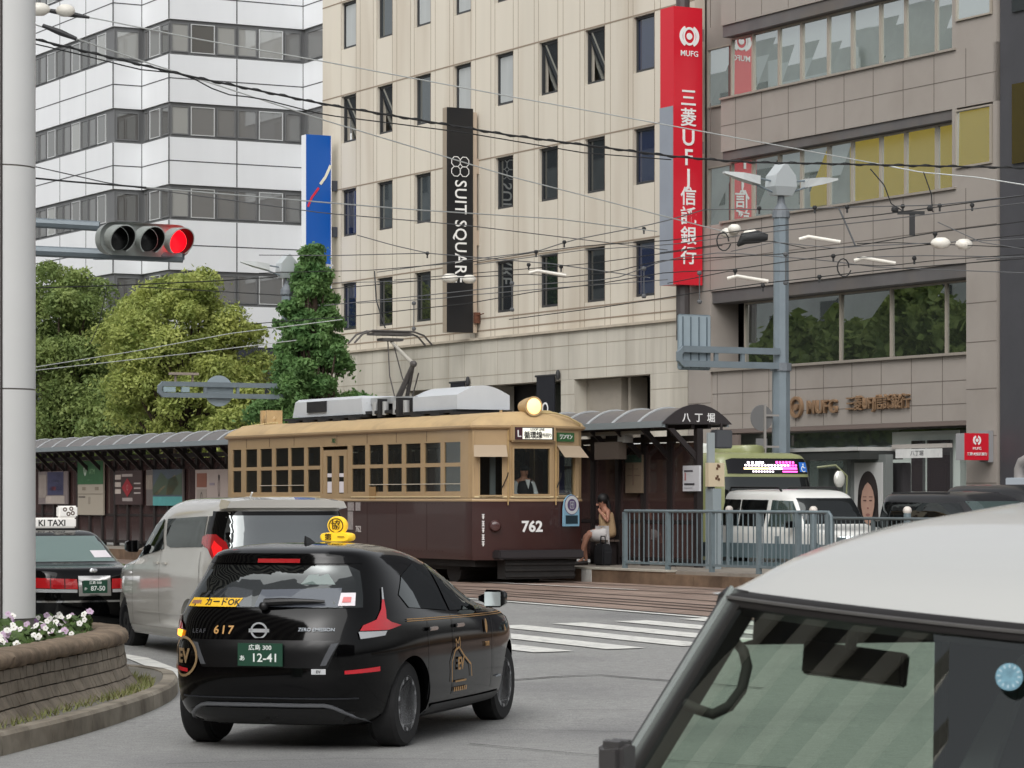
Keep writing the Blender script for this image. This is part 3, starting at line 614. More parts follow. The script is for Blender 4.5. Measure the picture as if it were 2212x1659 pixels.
x = -33.2
b = box_sign('vertical_bank_sign', 'tall blue vertical sign with diagonal white and red stripe', x, SY(661, x), SY(714, x), ZZ(x, -.8, 640), ZZ(x, -.8, 292), .4, mat('sign_blue', (12, 84, 170), .35), mat('sign_white_side', (225, 228, 232), .5))
wd = SY(714, x)-SY(661, x); s = W2(x, -.8)[1]/FD
def dline(m, pts, w_):
    q = MB()
    for p, r in zip(pts, pts[1:]):
        dd = Vector((r[0]-p[0], r[1]-p[1])).normalized(); n = Vector((-dd.y, dd.x))*w_/2
        q.prism([(.036, p[0]-n.x, p[1]-n.y), (.036, p[0]+n.x, p[1]+n.y), (.036, r[0]+n.x, r[1]+n.y), (.036, r[0]-n.x, r[1]-n.y)], (.01, 0, 0))
    q.build('stripe', m, b)
f = lambda xd, yd: ((xd-661)*s/cT*.99, (640-yd)*s)
dline(mat('stripe_cream', (222, 220, 200), .5), [f(690, 398), f(701, 382), f(712, 356)], .1)
dline(mat('stripe_red', (205, 40, 62), .5), [f(664, 448), f(672, 428), f(687, 406)], .08)
mb = MB(); [mb.bx(.034, .045, wd*a, wd*a2, z*s, z2*s) for a, a2, z, z2 in ((.5, .9, 66, 70), (.55, .62, 40, 66), (.8, .88, 34, 62), (.45, .85, 20, 25), (.6, .68, 5, 20))]; mb.build('lettering', WHITE, b)
mb = MB(); mb.bx(.0, .03, wd+.002, wd+.03, 0, 348*s); mb.build('edge_trim', WHITE, b)
mb = MB(); [mb.bx(-.3, -.1, wd, wd+.4, z*s, (z+22)*s) for z in (130, 230)]; mb.build('bracket', mat('dark_bracket', (60, 64, 74), .6), b)

x = SX(2134, -.52)
b = box_sign('small_bank_sign', 'small red square bank sign with white ring emblem above entrance', x, SY(2083, x), SY(2134, x), ZZ(x, -.8, 994), ZZ(x, -.8, 936), .35, RED, mat('sign_side_grey', (150, 150, 152), .5))
mb = MB(); wd = SY(2134, x)-SY(2083, x); mb.bx(-.35, .01, wd, wd+.16, -.05, .75); mb.build('mount', mat('sign_mount', (140, 140, 142), .5), b)
q = MB(); ring2(q, (0, 0), .125, .075, 0, 24, R(110), R(250), .01); ring2(q, (0, 0), .125, .075, 0, 24, R(-70), R(70), .01); ring2(q, (0, 0), .045, 0, 0, 12); me = q.mesh('emblem'); me.transform(Matrix.Rotation(R(90), 4, 'Z')); o = link('emblem', me, WHITE, b); o.location = (.045, wd*.5, .5)
text('lettering', 'MUFG', .1, WHITE, b, (.04, wd*.5, .29), MXF); text('lettering', '三菱UFJ信託銀行', .085, WHITE, b, (.04, wd*.5, .15), MXF, bold=.01)

# ================================================================ street lamps, signal, road signs
POLE = mat('pole_blue_grey', (120, 131, 138), .45, .1, 2, .07)
def street_lamp(lab, x, y, H):
    b = sthing('street_lamp', lab, 'street lamp', x, y, .15, 'winged street lamps on the far kerb')
    mb = MB(); mb.tube([(0, 0, 0), (0, 0, 5.2), (0, 0, 5.21), (0, 0, H-1.35)], [.24, .23, .2, .2], 8); mb.build('pole', POLE, b)
    mb = MB(); mb.cyl((0, 0, 5.1), (0, 0, 5.3), .27, 12); mb.lathe([(.23, H-1.36), (.22, H-1.2), (.1, H-1.0), (.08, H-.78)], 12); mb.build('collar', mat('pole_collar', (112, 118, 124), .5), b)
    mb = MB(); z = H-.8
    mb.loft([[(a*.17, c*.24, z) for a, c in ((-1,-1),(1,-1),(1,1),(-1,1))], [(a*.24, c*.33, z+.22) for a, c in ((-1,-1),(1,-1),(1,1),(-1,1))], [(a*.24, c*.3, z+.5) for a, c in ((-1,-1),(1,-1),(1,1),(-1,1))], [(a*.24, c*.02, z+.82) for a, c in ((-1,-1),(1,-1),(1,1),(-1,1))]]); mb.build('lamp_head', mat('lamp_head_grey', (184, 190, 192), .4, .1), b)
    for sgn in (-1, 1):
        mb = MB(); mb.cyl((0, sgn*.25, z+.36), (0, sgn*.75, z+.42), .025, 8); mb.cyl((0, sgn*.25, z+.08), (0, sgn*.85, z+.28), .025, 8); mb.build('arm', POLE, b)
        mb = MB(); mb.loft([[(-.16, sgn*.72, z+.24), (.16, sgn*.72, z+.24), (.16, sgn*.72, z+.46), (-.16, sgn*.72, z+.46)], [(-.15, sgn*1.2, z+.34), (.15, sgn*1.2, z+.34), (.13, sgn*1.2, z+.52), (-.13, sgn*1.2, z+.52)], [(-.06, sgn*1.72, z+.48), (.06, sgn*1.72, z+.48), (.05, sgn*1.72, z+.53), (-.05, sgn*1.72, z+.53)]]); mb.build('lamp_wing', mat('lamp_wing_grey', (196, 200, 200), .4), b)
    return b
street_lamp('tall blue grey street lamp with two wing lamps before the bank', 3.32, -4.9, 10.35)
street_lamp('winged street lamp half hidden behind the pointed tree at left', -26.98, -4.9, 10.2)
def arm_frame(b, y0, y1, z0, z1):
    mb = MB(); mb.bx(-.06, .06, y0+.15, y1, z1-.16, z1); mb.bx(-.06, .06, y0+.15, y1, z0, z0+.16); mb.prism([(-.06, y0, z0+.15), (-.06, y0+.16, z0), (-.06, y0+.16, z0+.16), (-.06, y0+.12, z0+.22), (-.06, y0+.12, z1-.22), (-.06, y0+.16, z1-.16), (-.06, y0+.16, z1), (-.06, y0, z1-.15)], (.12, 0, 0))
    for f in (.36, .62): mb.bx(-.04, .04, y0+(y1-y0)*f, y0+(y1-y0)*f+.1, z0+.16, z1-.16)
    mb.build('arm', POLE, b)
x = 3.45
b = sthing('direction_sign', 'back of a ribbed grey direction sign on arm from the street lamp', 'road sign', x, -4.95, .15)
y0 = SY(1463, x)+4.95; zA, zB = ZZ(x, -6.4, 795)-.15, ZZ(x, -6.4, 750)-.15; arm_frame(b, y0, -.1, zA, zB)
zc0, zc1 = ZZ(x, -7, 800)-.15, ZZ(x, -7, 680)-.15; yL, yR = SY(1467, x)+4.95, SY(1541, x)+4.95
me = MB(); me.bx(-.16, -.1, yL+.03, yR, zc0, zc1); me.build('panel', mat('sign_back', (160, 174, 182), .4, .2, 2, .05), b, bevel=.05)
me = MB(); [me.bx(-.1, -.07, yL+(yR-yL)*f, yL+(yR-yL)*f+.025, zc0+.05, zc1-.06) for f in (.15, .38, .62, .85)]; me.build('rib', mat('sign_rib', (96, 108, 116), .5), b)
x = 3.55
b = sthing('round_road_sign', 'round road sign seen from behind on the street lamp pole', 'road sign', x, -4.95, 0)
yc = SY(1645, x)+4.95; z = ZZ(x, -5.4, 903); M = Matrix.Rotation(R(90), 4, 'Y')
mb = MB(); mb.lathe([(.0, -.01), (.33, -.01), (.33, .01), (.0, .01)], 28, (0, yc, z), M); mb.build('disc', mat('sign_back_dark', (112, 112, 112), .5), b)
mb = MB(); mb.bx(-.02, .02, yc-.16, yc+.16, z-.78, z-.52); mb.build('plate', mat('sign_back_plate', (120, 120, 120), .5), b)
mb = MB(); mb.bx(.02, .07, yc+.05, yc+.1, z-.95, z+.35); mb.bx(.02, .06, yc+.1, -.2, z+.04, z+.09); mb.bx(.02, .06, yc+.1, -.2, z-.75, z-.7); mb.build('bracket', mat('pale_bracket', (150, 146, 142), .5), b)
x = -26.0
b = sthing('gantry_sign_arm', 'grey sign arm with a round sign back in front of the trees', 'road sign', x, -4.9, 0)
zA, zB = ZZ(x, -7, 861), ZZ(x, -7, 827); arm_frame(b, SY(341, x)+4.9, SY(612, x)+4.9, zA, zB)
yc = SY(476, x)+4.9; mb = MB(); mb.lathe([(.0, -.01), (.52, -.01), (.52, .01), (.0, .01)], 28, (-.12, yc, ZZ(x, -7, 845)), M); mb.build('disc', mat('sign_back', (160, 174, 182), .4), b)
mb = MB(); yA, yB = SY(368, x)+4.9, SY(426, x)+4.9; mb.bx(-.15, .15, yA, yB, zB+.22, zB+.3); [mb.bx(-.03, .03, y, y+.06, zB, zB+.3) for y in (yA+.15, yB-.2)]; mb.build('sensor_frame', mat('beige_frame', (152, 140, 130), .6), b)
mb = MB(); [mb.bx(-.06, .06, SY(p, x)+4.9, SY(q, x)+4.9, zA+.18, zB-.18) for p, q in ((352, 378), (392, 408))]; mb.build('sensor', mat('pale_blue_box', (150, 170, 176), .5), b)

# horizontal three-lamp signal
TY = 33.0; p0 = at(310, 519, TY)
b = thing('traffic_signal', 'horizontal three lamp traffic signal showing red beside white column', 'traffic signal', p0, R(30)); b.scale = (.86,)*3
HS = mat('signal_housing', (176, 182, 178), .45, .0, 4, .08)
mb = MB()
def rr(w_, h, r, n=6): 
    P = []
    for cx_, cz, a in ((w_/2-r, h/2-r, 0), (-w_/2+r, h/2-r, 90), (-w_/2+r, -h/2+r, 180), (w_/2-r, -h/2+r, 270)):
        P += [(cx_+r*math.cos(R(a+90*i/n)), cz+r*math.sin(R(a+90*i/n))) for i in range(n+1)]
    return P
mb.loft([[(x, 0.0, z) for x, z in rr(1.22, .40, .18)], [(x, .02-.1, z) for x, z in rr(1.25, .42, .19)], [(x, .14, z) for x, z in rr(1.2, .38, .17)]]); mb.build('housing', HS, b, smooth=35)
LENS = mat('signal_lens_dark', (22, 24, 24), .25); RL = mat('signal_red_lens', (150, 10, 16), .3, emit=(255, 26, 40), es=1.5, ns=55, na=.5)
RL.node_tree.nodes["Principled BSDF"].inputs['Emission Color'].default_value = C(255, 8, 22)
for i, xx in enumerate((-.40, 0, .40)):
    q = MB(); q.lathe([(0, .012), (.15, .0)], 24, (xx, -.1, 0), Matrix.Rotation(R(90), 4, 'X')); q.build('lens', RL if i == 2 else LENS, b, smooth=True)
    q = MB(); n = 28; ins, outs = [], []
    for k in range(n+1):
        a = R(-62)+R(304)*k/n; ln = .30*(.35+.65*(.5+.5*math.sin(a)))
        outs.append(((xx+.172*math.cos(a), -.09, .172*math.sin(a)), (xx+.17*math.cos(a), -.09-ln, .17*math.sin(a)-.02))); ins.append(((xx+.16*math.cos(a), -.09, .16*math.sin(a)), (xx+.158*math.cos(a), -.09-ln, .158*math.sin(a)-.02)))
    for k in range(n):
        q.face([outs[k][0], outs[k+1][0], outs[k+1][1], outs[k][1]]); q.face([ins[k][0], ins[k][1], ins[k+1][1], ins[k+1][0]]); q.face([outs[k][1], outs[k+1][1], ins[k+1][1], ins[k][1]])
    hm = HS if i < 2 else mat('signal_hood_red_glow', (176, 182, 178), .4)
    q.build('hood', HS, b, smooth=50); q = MB()
    for k in range(n): q.face([tuple(.985*(v-c_)+c_ for v, c_ in zip(p_, (xx, p_[1], 0))) for p_ in (ins[k][0], ins[k][1], ins[k+1][1], ins[k+1][0])])
    q.build('hood_lining', mat('hood_black', (14, 14, 14), .7), b, smooth=50)
b2 = thing('signal_mast_arm', 'two grey arm bars carrying the red traffic signal from the left', 'mast arm', at(75, 490, TY+.25))
a0 = at(75, 490, TY+.25)
mb = MB(); mb.tube([at(20, 478, TY+.25)-a0, at(215, 489, TY+.25)-a0], .055, 8); mb.tube([at(20, 540, TY+.25)-a0, at(395, 556, TY+.15)-a0], .06, 8); mb.build('arm', POLE, b2, smooth=True)
mb = MB(); mb.box(at(300, 552, TY+.2)-a0, (1.0, .06, .09)); mb.build('bracket', POLE, b2)

# ================================================================ wires
WB = mat('cable_black', (34, 35, 36), .6); WL = mat('wire_pale', (188, 192, 190), .4, .2); WG_ = mat('wire_grey', (92, 94, 96), .5); INSU = mat('insulator_white', (226, 222, 212), .35)
def wire(lab, pts, Y0, Y1, r, m, sag=0., name='overhead_wire', cat='wire', twist=False):
    n = 36; X0, X1_ = pts[0][0], pts[-1][0]; P = []
    for i in range(n+1):
        x = X0+(X1_-X0)*i/n
        for a, c in zip(pts, pts[1:]):
            if a[0] <= x <= c[0]+.01: y = a[1]+(c[1]-a[1])*(x-a[0])/(c[0]-a[0]); break
        f = i/n; y += sag*4*f*(1-f); Y = 1/(1/Y0+(1/Y1-1/Y0)*f)
        P.append(at(x, y, Y))
    mb = MB(); mb.tube([p-P[0] for p in P], r, 6); b = tag(mb.build(name, m, None, smooth=True, loc=P[0]), lab, cat)
    if twist:
        mb = MB(); Q = []
        for i in range(0, 260):
            f = i/260*(len(P)-1); k = int(f); p = P[k].lerp(P[min(k+1, n)], f-k)-P[0]; Q.append(p+Vector((0, math.cos(i*.9), math.sin(i*.9)))*r*1.5)
        mb.tube(Q, r*.5, 4); mb.build('wrapping', m, b)
    return b, P
def bead(b, P0, xd, yd, Y, kind='clamp'):
    p = at(xd, yd, Y)-P0; q = MB()
    if kind == 'rod':
        q.tube([p, p+Vector((.18, 0, .05)), p+Vector((.78, 0, -.05))], .035, 8); q.build('insulator_rod', INSU, b, smooth=True)
    elif kind == 'egg':
        q.sph(p, .14, 10, 6, (1.3, .9, .8)); q.sph(p+Vector((.42, 0, -.02)), .13, 10, 6, (1.2, .9, .8)); q.build('insulator', INSU, b, smooth=True)
    elif kind == 'clamp':
        q.sph(p, .045, 8, 5); q.box(p+Vector((0, 0, -.05)), (.035, .035, .12)); q.build('clamp', WB, b)
    elif kind == 'drop':
        q.cyl(p, p+Vector((0, 0, -.55)), .012, 6); q.sph(p+Vector((0, 0, -.55)), .05, 8, 5); q.sph(p, .05, 8, 5); q.build('dropper', WG_, b)
    elif kind == 'loop':
        q.tube([p+Vector((.12*math.cos(a*.5)+.02*a/6, 0, -.16+.17*math.sin(a*.5))) for a in range(13)], .014, 6); q.build('cable_loop', WB, b, smooth=True)
V = wire
V('thick wrapped black cable sagging across all the buildings', [(76, 85), (410, 165), (700, 225), (1100, 292), (1445, 337), (1600, 350), (2230, 363)], 44, 52, .016, WB, 0, twist=True)
V('thinner wavy cable just under the thick black cable', [(76, 95), (190, 122), (300, 150), (400, 160), (480, 203), (560, 212), (700, 248), (860, 268), (1000, 286), (1260, 330), (1450, 345)], 44, 50, .010, WB)
b, P = V('thin pale wire crossing all three buildings above the thick cable', [(76, 22), (193, 37), (413, 82), (700, 133), (1105, 209), (1419, 266), (1940, 362)], 48, 58, .011, WL)
q = MB(); q.tube([at(100, 22, 48)-P[0], at(150, 30, 48)-P[0], at(193, 38, 48)-P[0]], [.03, .05, .02], 8); q.build('strain_fitting', mat('dark_iron', (46, 46, 48), .6), b); bead(b, P[0], 84, 20, 47.8, 'egg')
b, P = V('pale wire running down to the white egg insulators by red sign', [(76, 53), (163, 83), (310, 133), (433, 172), (695, 258), (1105, 382), (1419, 463), (1575, 503)], 47, 60, .011, WL)
q = MB(); q.tube([at(92, 55, 47)-P[0], at(130, 70, 47)-P[0], at(165, 84, 47)-P[0]], [.03, .05, .03], 8); q.build('strain_fitting', mat('dark_iron', (46, 46, 48), .6), b)
bead(b, P[0], 1576, 503, 60, 'egg')
V('black wire leaving the column above the traffic signal', [(76, 385), (160, 393), (315, 405)], 40, 42, .013, WB)
V('pale wire past the blue sign at signal height', [(315, 405), (697, 437), (895, 453), (1205, 473), (1419, 500)], 42, 62, .011, WL)
V('faint grey wire across the cream wall below the blue sign stripe', [(76, 360), (240, 397), (697, 460), (1000, 486), (1442, 540)], 50, 66, .010, WG_)
b, P = V('grey wire ending at cap beside the black vertical sign', [(772, 508), (850, 530), (925, 547), (1193, 570), (1404, 600)], 70, 62, .012, WG_)
bead(b, P[0], 923, 547, 68.5); bead(b, P[0], 1142, 572, 63, 'clamp'); bead(b, P[0], 1212, 576, 63, 'clamp')
V('level grey wire between pointed tree and black vertical sign', [(560, 551), (720, 552), (919, 547)], 76, 70, .012, WG_)
b, P = V('black feeder cable rising to the red sign', [(560, 590), (700, 586), (801, 584), (1025, 565), (1164, 544), (1261, 531), (1450, 519), (1671, 489), (1898, 464), (2230, 420)], 74, 50, .010, WB)
bead(b, P[0], 1560, 503, 56, 'loop')
b, P = V('knotted span wire rising from black sign to red sign', [(814, 588), (1020, 560), (1158, 544), (1230, 520), (1300, 506), (1384, 490), (1442, 476), (1525, 452), (1692, 453), (1813, 448), (2026, 443), (2230, 420)], 72, 54, .011, WG_)
for xd, yd in ((1158, 544), (1219, 523), (1391, 494)): bead(b, P[0], xd, yd, 63)
for xd in (1640, 1760, 1830, 1950, 2030, 2100): bead(b, P[0], xd, 450-(xd-1640)*.015, 57)
b, P = V('contact wire with white rod insulator before dark windows', [(717, 624), (966, 601), (1143, 592), (1219, 599), (1320, 588), (1426, 563), (1682, 549), (1849, 531), (2026, 501), (2230, 476)], 68, 54, .010, WB)
bead(b, P[0], 1143, 590, 63.5, 'rod'); bead(b, P[0], 972, 601, 66, 'egg'); bead(b, P[0], 1697, 549, 58, 'drop'); bead(b, P[0], 2020, 505, 55)
b, P = V('lower contact wire passing below the direction sign top', [(540, 700), (772, 682), (894, 668), (1008, 656), (1155, 630), (1300, 612), (1442, 588), (1579, 583), (1700, 565), (1895, 540), (2230, 505)], 66, 54, .010, WB)
bead(b, P[0], 894, 655, 65, 'drop'); bead(b, P[0], 1106, 612, 63, 'drop'); bead(b, P[0], 1391, 580, 60, 'drop'); bead(b, P[0], 1726, 517, 57, 'rod'); bead(b, P[0], 1800, 553, 57)
b, P = V('contact wire with white rod and cable loop right of street lamp', [(1442, 612), (1579, 585), (1703, 586), (1845, 571), (1912, 575), (2026, 562), (2230, 548)], 59, 54, .009, WB)
bead(b, P[0], 1845, 563, 57, 'rod'); bead(b, P[0], 1820, 560, 57, 'loop'); bead(b, P[0], 1975, 558, 56)
b, P = V('lowest contact wire with white rod left of the street lamp', [(1100, 690), (1300, 664), (1426, 645), (1511, 631), (1639, 613), (1895, 584), (2230, 557)], 62, 54, .010, WB)
bead(b, P[0], 1571, 602, 57.5, 'rod'); bead(b, P[0], 1648, 617, 57, 'clamp'); bead(b, P[0], 1588, 585, 57.5, 'clamp'); bead(b, P[0], 1770, 598, 56); bead(b, P[0], 1511, 590, 58, 'drop')
V('slack wire crossing just below the thick rising feeder cable', [(700, 660), (900, 640), (1100, 618), (1325, 603), (1442, 560), (1560, 545), (1703, 556), (1788, 563), (1900, 578), (2230, 590)], 66, 55, .010, WG_)
V('black wire through the upper tree crowns', [(76, 622), (267, 616), (483, 606), (600, 598)], 70, 78, .016, WB)
V('dark wire sloping across the top of the middle tree', [(300, 620), (480, 630), (547, 634), (640, 640)], 74, 76, .012, WB)
V('pale upper wire in front of the tree leaves', [(76, 793), (300, 757), (500, 720), (740, 690)], 72, 68, .010, WL)
V('pale lower wire in front of the tree leaves', [(76, 800), (240, 782), (420, 762), (640, 735)], 72, 68, .010, WL)
V('slanted tie wire dropping through the left trees', [(195, 742), (214, 700), (231, 620)], 71, 71, .010, WB)
V('pale guy wire falling across the yellow windows', [(1915, 358), (1990, 372), (2110, 383), (2230, 402)], 58, 56, .013, WL)
V('twin drop wires slanting below the yellow windows', [(1812, 450), (1830, 490), (1848, 532)], 57, 57, .018, WG_)
V('hanging cable with fork below the yellow windows', [(1880, 365), (1910, 400), (1925, 440), (1960, 462)], 56, 56, .012, WB)
V('second hanging cable curving below the yellow windows', [(1995, 372), (2012, 420), (2014, 455), (2016, 458)], 56, 56, .012, WB)
for lab, pts, a_, c_, m_ in (
  ('thin wire from the red sign dipping to the street lamp neck', [(1426, 546), (1586, 524), (1668, 521), (1740, 536)], 60, 57, WB),
  ('thin wire bowing over the street lamp toward the white rods', [(1579, 543), (1675, 523), (1800, 536), (1876, 531), (2230, 515)], 58, 54, WG_),
  ('short slack tie wire below the forked hanging cables', [(2026, 480), (2119, 523), (2230, 541)], 55, 53, WG_),
  ('nearly level wire with white block right of the lamp', [(1852, 526), (1930, 524), (2118, 531), (2230, 536)], 57, 53, WB),
  ('lowest level grey wire over the banking hall windows', [(1852, 556), (2000, 552), (2230, 556)], 57, 54, WG_),
  ('thin wire under the tram contact wire before dark windows', [(772, 655), (949, 645), (1020, 637), (1200, 622), (1442, 604)], 67, 60, WG_),
  ('thin wire crossing the black sign just under its last letters', [(717, 611), (898, 607), (966, 601)], 69, 66, WG_),
  ('long thin wire climbing from black sign to red sign foot', [(852, 605), (1025, 590), (1278, 569), (1442, 546), (1560, 530)], 67, 58, WB),
  ('doubled thin wire below the climbing black feeder cable', [(1025, 572), (1261, 540), (1450, 528), (1671, 500), (1898, 476), (2230, 436)], 66, 50, WG_)):
    V(lab, pts, a_, c_, .009, m_)
b, P = V('pair of dark drop rods hanging over the pantograph', [(809, 586), (813, 650), (832, 708)], 69, 67, .016, WB)
b, P = V('white block strain insulator at far right below windows', [(2110, 560), (2180, 556), (2230, 553)], 54, 53, .010, WG_); bead(b, P[0], 2032, 525, 54.5, 'egg')
b = thing('junction_splice', 'black splice case hanging on the wires beside red sign', 'splice case', at(1628, 518, 59.8))
mb = MB(); mb.tube([(-.32, 0, -.12), (-.2, 0, .02), (.1, 0, .06), (.28, 0, .05)], [.03, .12, .13, .06], 10); mb.build('case', WB, b, smooth=True)
mb = MB(); mb.sph((-.38, 0, .22), .11, 10, 6, (1.2, 1, .9)); mb.build('insulator', INSU, b, smooth=True)
b = thing('wire_hanger', 'dark hanging switch bracket on the wires below the yellow windows', 'wire bracket', at(1968, 462, 56))
mb = MB(); mb.box((0, 0, .02), (.5, .06, .06)); mb.box((.02, 0, -.2), (.1, .06, .4)); mb.sph((-.3, 0, .08), .07, 8, 5); mb.sph((.35, 0, .1), .06, 8, 5); mb.build('bracket', WB, b)

# ================================================================ column and planter island
b = thing('white_column', 'large white clad column standing in the flower planter at left', 'column', (-5.03, 29.6, .17))
WCOL = mat('white_clad', (222, 222, 220), .4, 0, .6, .03)
zs = [.66, 2.90, 5.07, 7.25, 9.6]
mb = MB()
for a, c in zip(zs, zs[1:]): mb.cyl((0, 0, a+.008), (0, 0, c-.008), .36, 48)
mb.build('cladding', WCOL, b, smooth=40)
mb = MB(); mb.cyl((0, 0, 0), (0, 0, .665), .345, 32); mb.cyl((0, 0, .67), (0, 0, 9.5), .350, 32); mb.build('core', mat('column_base', (128, 124, 118), .7, 0, 3, .12), b, smooth=40)
mb = MB(); a = R(-76); mb.box((.36*math.cos(a), .36*math.sin(a), 5.2), (.022, .022, 9.1)); mb.build('seam', mat('seam_dark', (52, 46, 44), .7), b)
CON = mat('old_concrete', (146, 138, 124), .85, 0, 3, .22, .25, wear=((70, 60, 48), 1.4, .75))
def offs(P, d):
    out = []
    for i, p in enumerate(P):
        q = Vector(P[min(i+1, len(P)-1)]); o = Vector(P[max(i-1, 0)]); t = (q-o).normalized(); out.append((p[0]+t.y*d, p[1]-t.x*d))
    return out
def resample(P, step):
    out = []; 
    for a, c in zip(P, P[1:]):
        n = max(1, round(math.dist(a, c)/step)); out += [(a[0]+(c[0]-a[0])*i/n, a[1]+(c[1]-a[1])*i/n) for i in range(n)]
    return out+[P[-1]]
def smoothp(P, it=2):
    for _ in range(it):
        Q = [P[0]]
        for a, c in zip(P, P[1:]): Q += [(a[0]*.75+c[0]*.25, a[1]*.75+c[1]*.25), (a[0]*.25+c[0]*.75, a[1]*.25+c[1]*.75)]
        P = Q+[P[-1]]
    return P
KP = smoothp([(-5.2, 14), (-4.6, 19), (-4.0, 23.4), (-3.62, 25.6), (-3.36, 28.2), (-3.32, 30.4), (-3.7, 33.0), (-5.2, 34.2), (-8, 34.4), (-14, 34.4)])
mb = MB(); mb.prism([(p[0], p[1], 0) for p in offs(KP, -.13)]+[(-14, 14, 0)], (0, 0, .165)); o = mb.build('traffic_island', mat('island_ground', (116, 112, 104), .85, 0, 2, .2, .1, wear=((84, 80, 62), 1.0, .7))); o['kind'] = 'structure'
mb = MB(); K = resample(KP, .62); Ki = offs(K, -.16)
for i in range(len(K)-1):
    a, c, e, f = [Vector(q) for q in (K[i], K[i+1], Ki[i+1], Ki[i])]; m1 = a.lerp(c, .014); m2 = a.lerp(c, .986); n1 = f.lerp(e, .014); n2 = f.lerp(e, .986)
    mb.loft([[(m1.x, m1.y, -.02), (m2.x, m2.y, -.02), (n2.x, n2.y, -.02), (n1.x, n1.y, -.02)], [(m1.x-.01, m1.y, .15), (m2.x-.01, m2.y, .15), (n2.x, n2.y, .15), (n1.x, n1.y, .15)], [(m1.x-.035, m1.y, .178), (m2.x-.035, m2.y, .178), (n2.x, n2.y, .178), (n1.x, n1.y, .178)]])
o = mb.build('island_kerb', CON); o['kind'] = 'structure'
b = thing('flower_planter', 'curved planter wall of weathered upright stone blocks with rough coping', 'planter', (-5.5, 27, .165)); b.scale = (1, 1, .87)
O = Vector((-5.5, 27)); PP = smoothp([(-4.75, 17), (-4.45, 22), (-4.15, 25.9), (-3.85, 28.2), (-3.78, 29.9), (-4.2, 31.3), (-5.4, 32.0), (-7.5, 32.2), (-10, 32.2)])
SB = mat('planter_stone', (138, 128, 114), .85, 0, 5, .26, .3, wear=((84, 74, 60), 1.5, .6)); SM = mat('planter_mortar', (54, 46, 38), .95, 0, 4, .3)
mb = MB(); A_ = resample(offs(PP, -.02), .2); B_ = offs(A_, -.16)
mb.loft([[(p[0]-O.x, p[1]-O.y, 0), (p[0]-O.x, p[1]-O.y, .5), (q[0]-O.x, q[1]-O.y, .5), (q[0]-O.x, q[1]-O.y, 0)] for p, q in zip(A_, B_)]); mb.build('mortar_core', SM, b)
mb = MB(); fl = [.15, .07, .025, .008, .0]
for row in range(4):
    z0 = .0+.122*row; z1 = z0+.112; L = resample(offs(PP, 0), .105); k = row*.37; i = 0
    while i < len(L)-1:
        st_ = 1 if random.random() > .25 else 2; j = min(i+st_, len(L)-1); a, c = Vector(L[i]), Vector(L[j]); t = (c-a).normalized(); nn = Vector((t.y, -t.x)); gp = .006
        a2, c2 = a+t*gp, c-t*gp; f0, f1 = fl[row]+random.uniform(0, .012), fl[row+1]+random.uniform(0, .012); zz0 = z0+random.uniform(0, .006)
        mb.loft([[(q.x-O.x, q.y-O.y, zz0) for q in (a2+nn*f0, c2+nn*f0, c2-nn*.05, a2-nn*.05)], [(q.x-O.x, q.y-O.y, z1) for q in (a2+nn*f1, c2+nn*f1, c2-nn*.05, a2-nn*.05)]]); i = j
mb.build('stone_wall', SB, b)
mb = MB(); L = resample(PP, .07); rg = []
for i, p in enumerate(L):
    q = Vector(L[min(i+1, len(L)-1)]); o_ = Vector(L[max(i-1, 0)]); t = (q-o_).normalized(); nn = Vector((t.y, -t.x)); r = lambda s=.012: random.uniform(-s, s)
    rg.append([(p[0]-O.x+nn.x*(d+r()), p[1]-O.y+nn.y*(d+r()), z+r(.008)) for d, z in ((.02, .49), (.045, .53), (.045, .59), (.01, .635), (-.1, .65), (-.24, .645), (-.3, .6), (-.3, .49))])
mb.loft(rg); mb.build('coping', mat('rough_coping', (128, 112, 94), .95, 0, 6, .35, .5, wear=((74, 58, 46), 1.8, .7)), b, smooth=60)
mb = MB(); IN = offs(PP, -.28); mb.prism([(p[0]-O.x, p[1]-O.y, .3) for p in IN]+[(-10-O.x, 17-O.y, .3)], (0, 0, .2)); mb.build('soil', mat('soil', (58, 46, 36), .95, 0, 8, .3), b)
# pansies
def inpoly(x, y, P):
    c = False
    for i in range(len(P)):
        a, e = P[i], P[i-1]
        if (a[1] > y) != (e[1] > y) and x < (e[0]-a[0])*(y-a[1])/(e[1]-a[1])+a[0]: c = not c
    return c
BED = offs(PP, -.32)+[(-10, 17)]
lv = MB(); fw = {k: MB() for k in ('white', 'purple', 'lilac')}; eye = MB()
def leafq(mb, c, n, s, ln=1.6):
    n = Vector(n).normalized(); a = n.orthogonal().normalized(); a.rotate(Matrix.Rotation(random.uniform(0, 6.28), 3, n)); e = n.cross(a)
    mb.face([c-a*s*ln*.5, c+e*s*.5-a*s*.1*ln, c+a*s*ln*.5, c-e*s*.5-a*s*.1*ln])
for _ in range(15000):
    x, y = random.uniform(-6.6, -3.6), random.uniform(21, 32.1)
    if not inpoly(x, y, BED): continue
    h = .63+.10*math.sin(x*5+1)*math.sin(y*3.1)+random.uniform(-.02, .12)
    leafq(lv, Vector((x, y, h)), (random.uniform(-1, 1), random.uniform(-1.2, .6), random.uniform(.2, 1)), random.uniform(.035, .075))
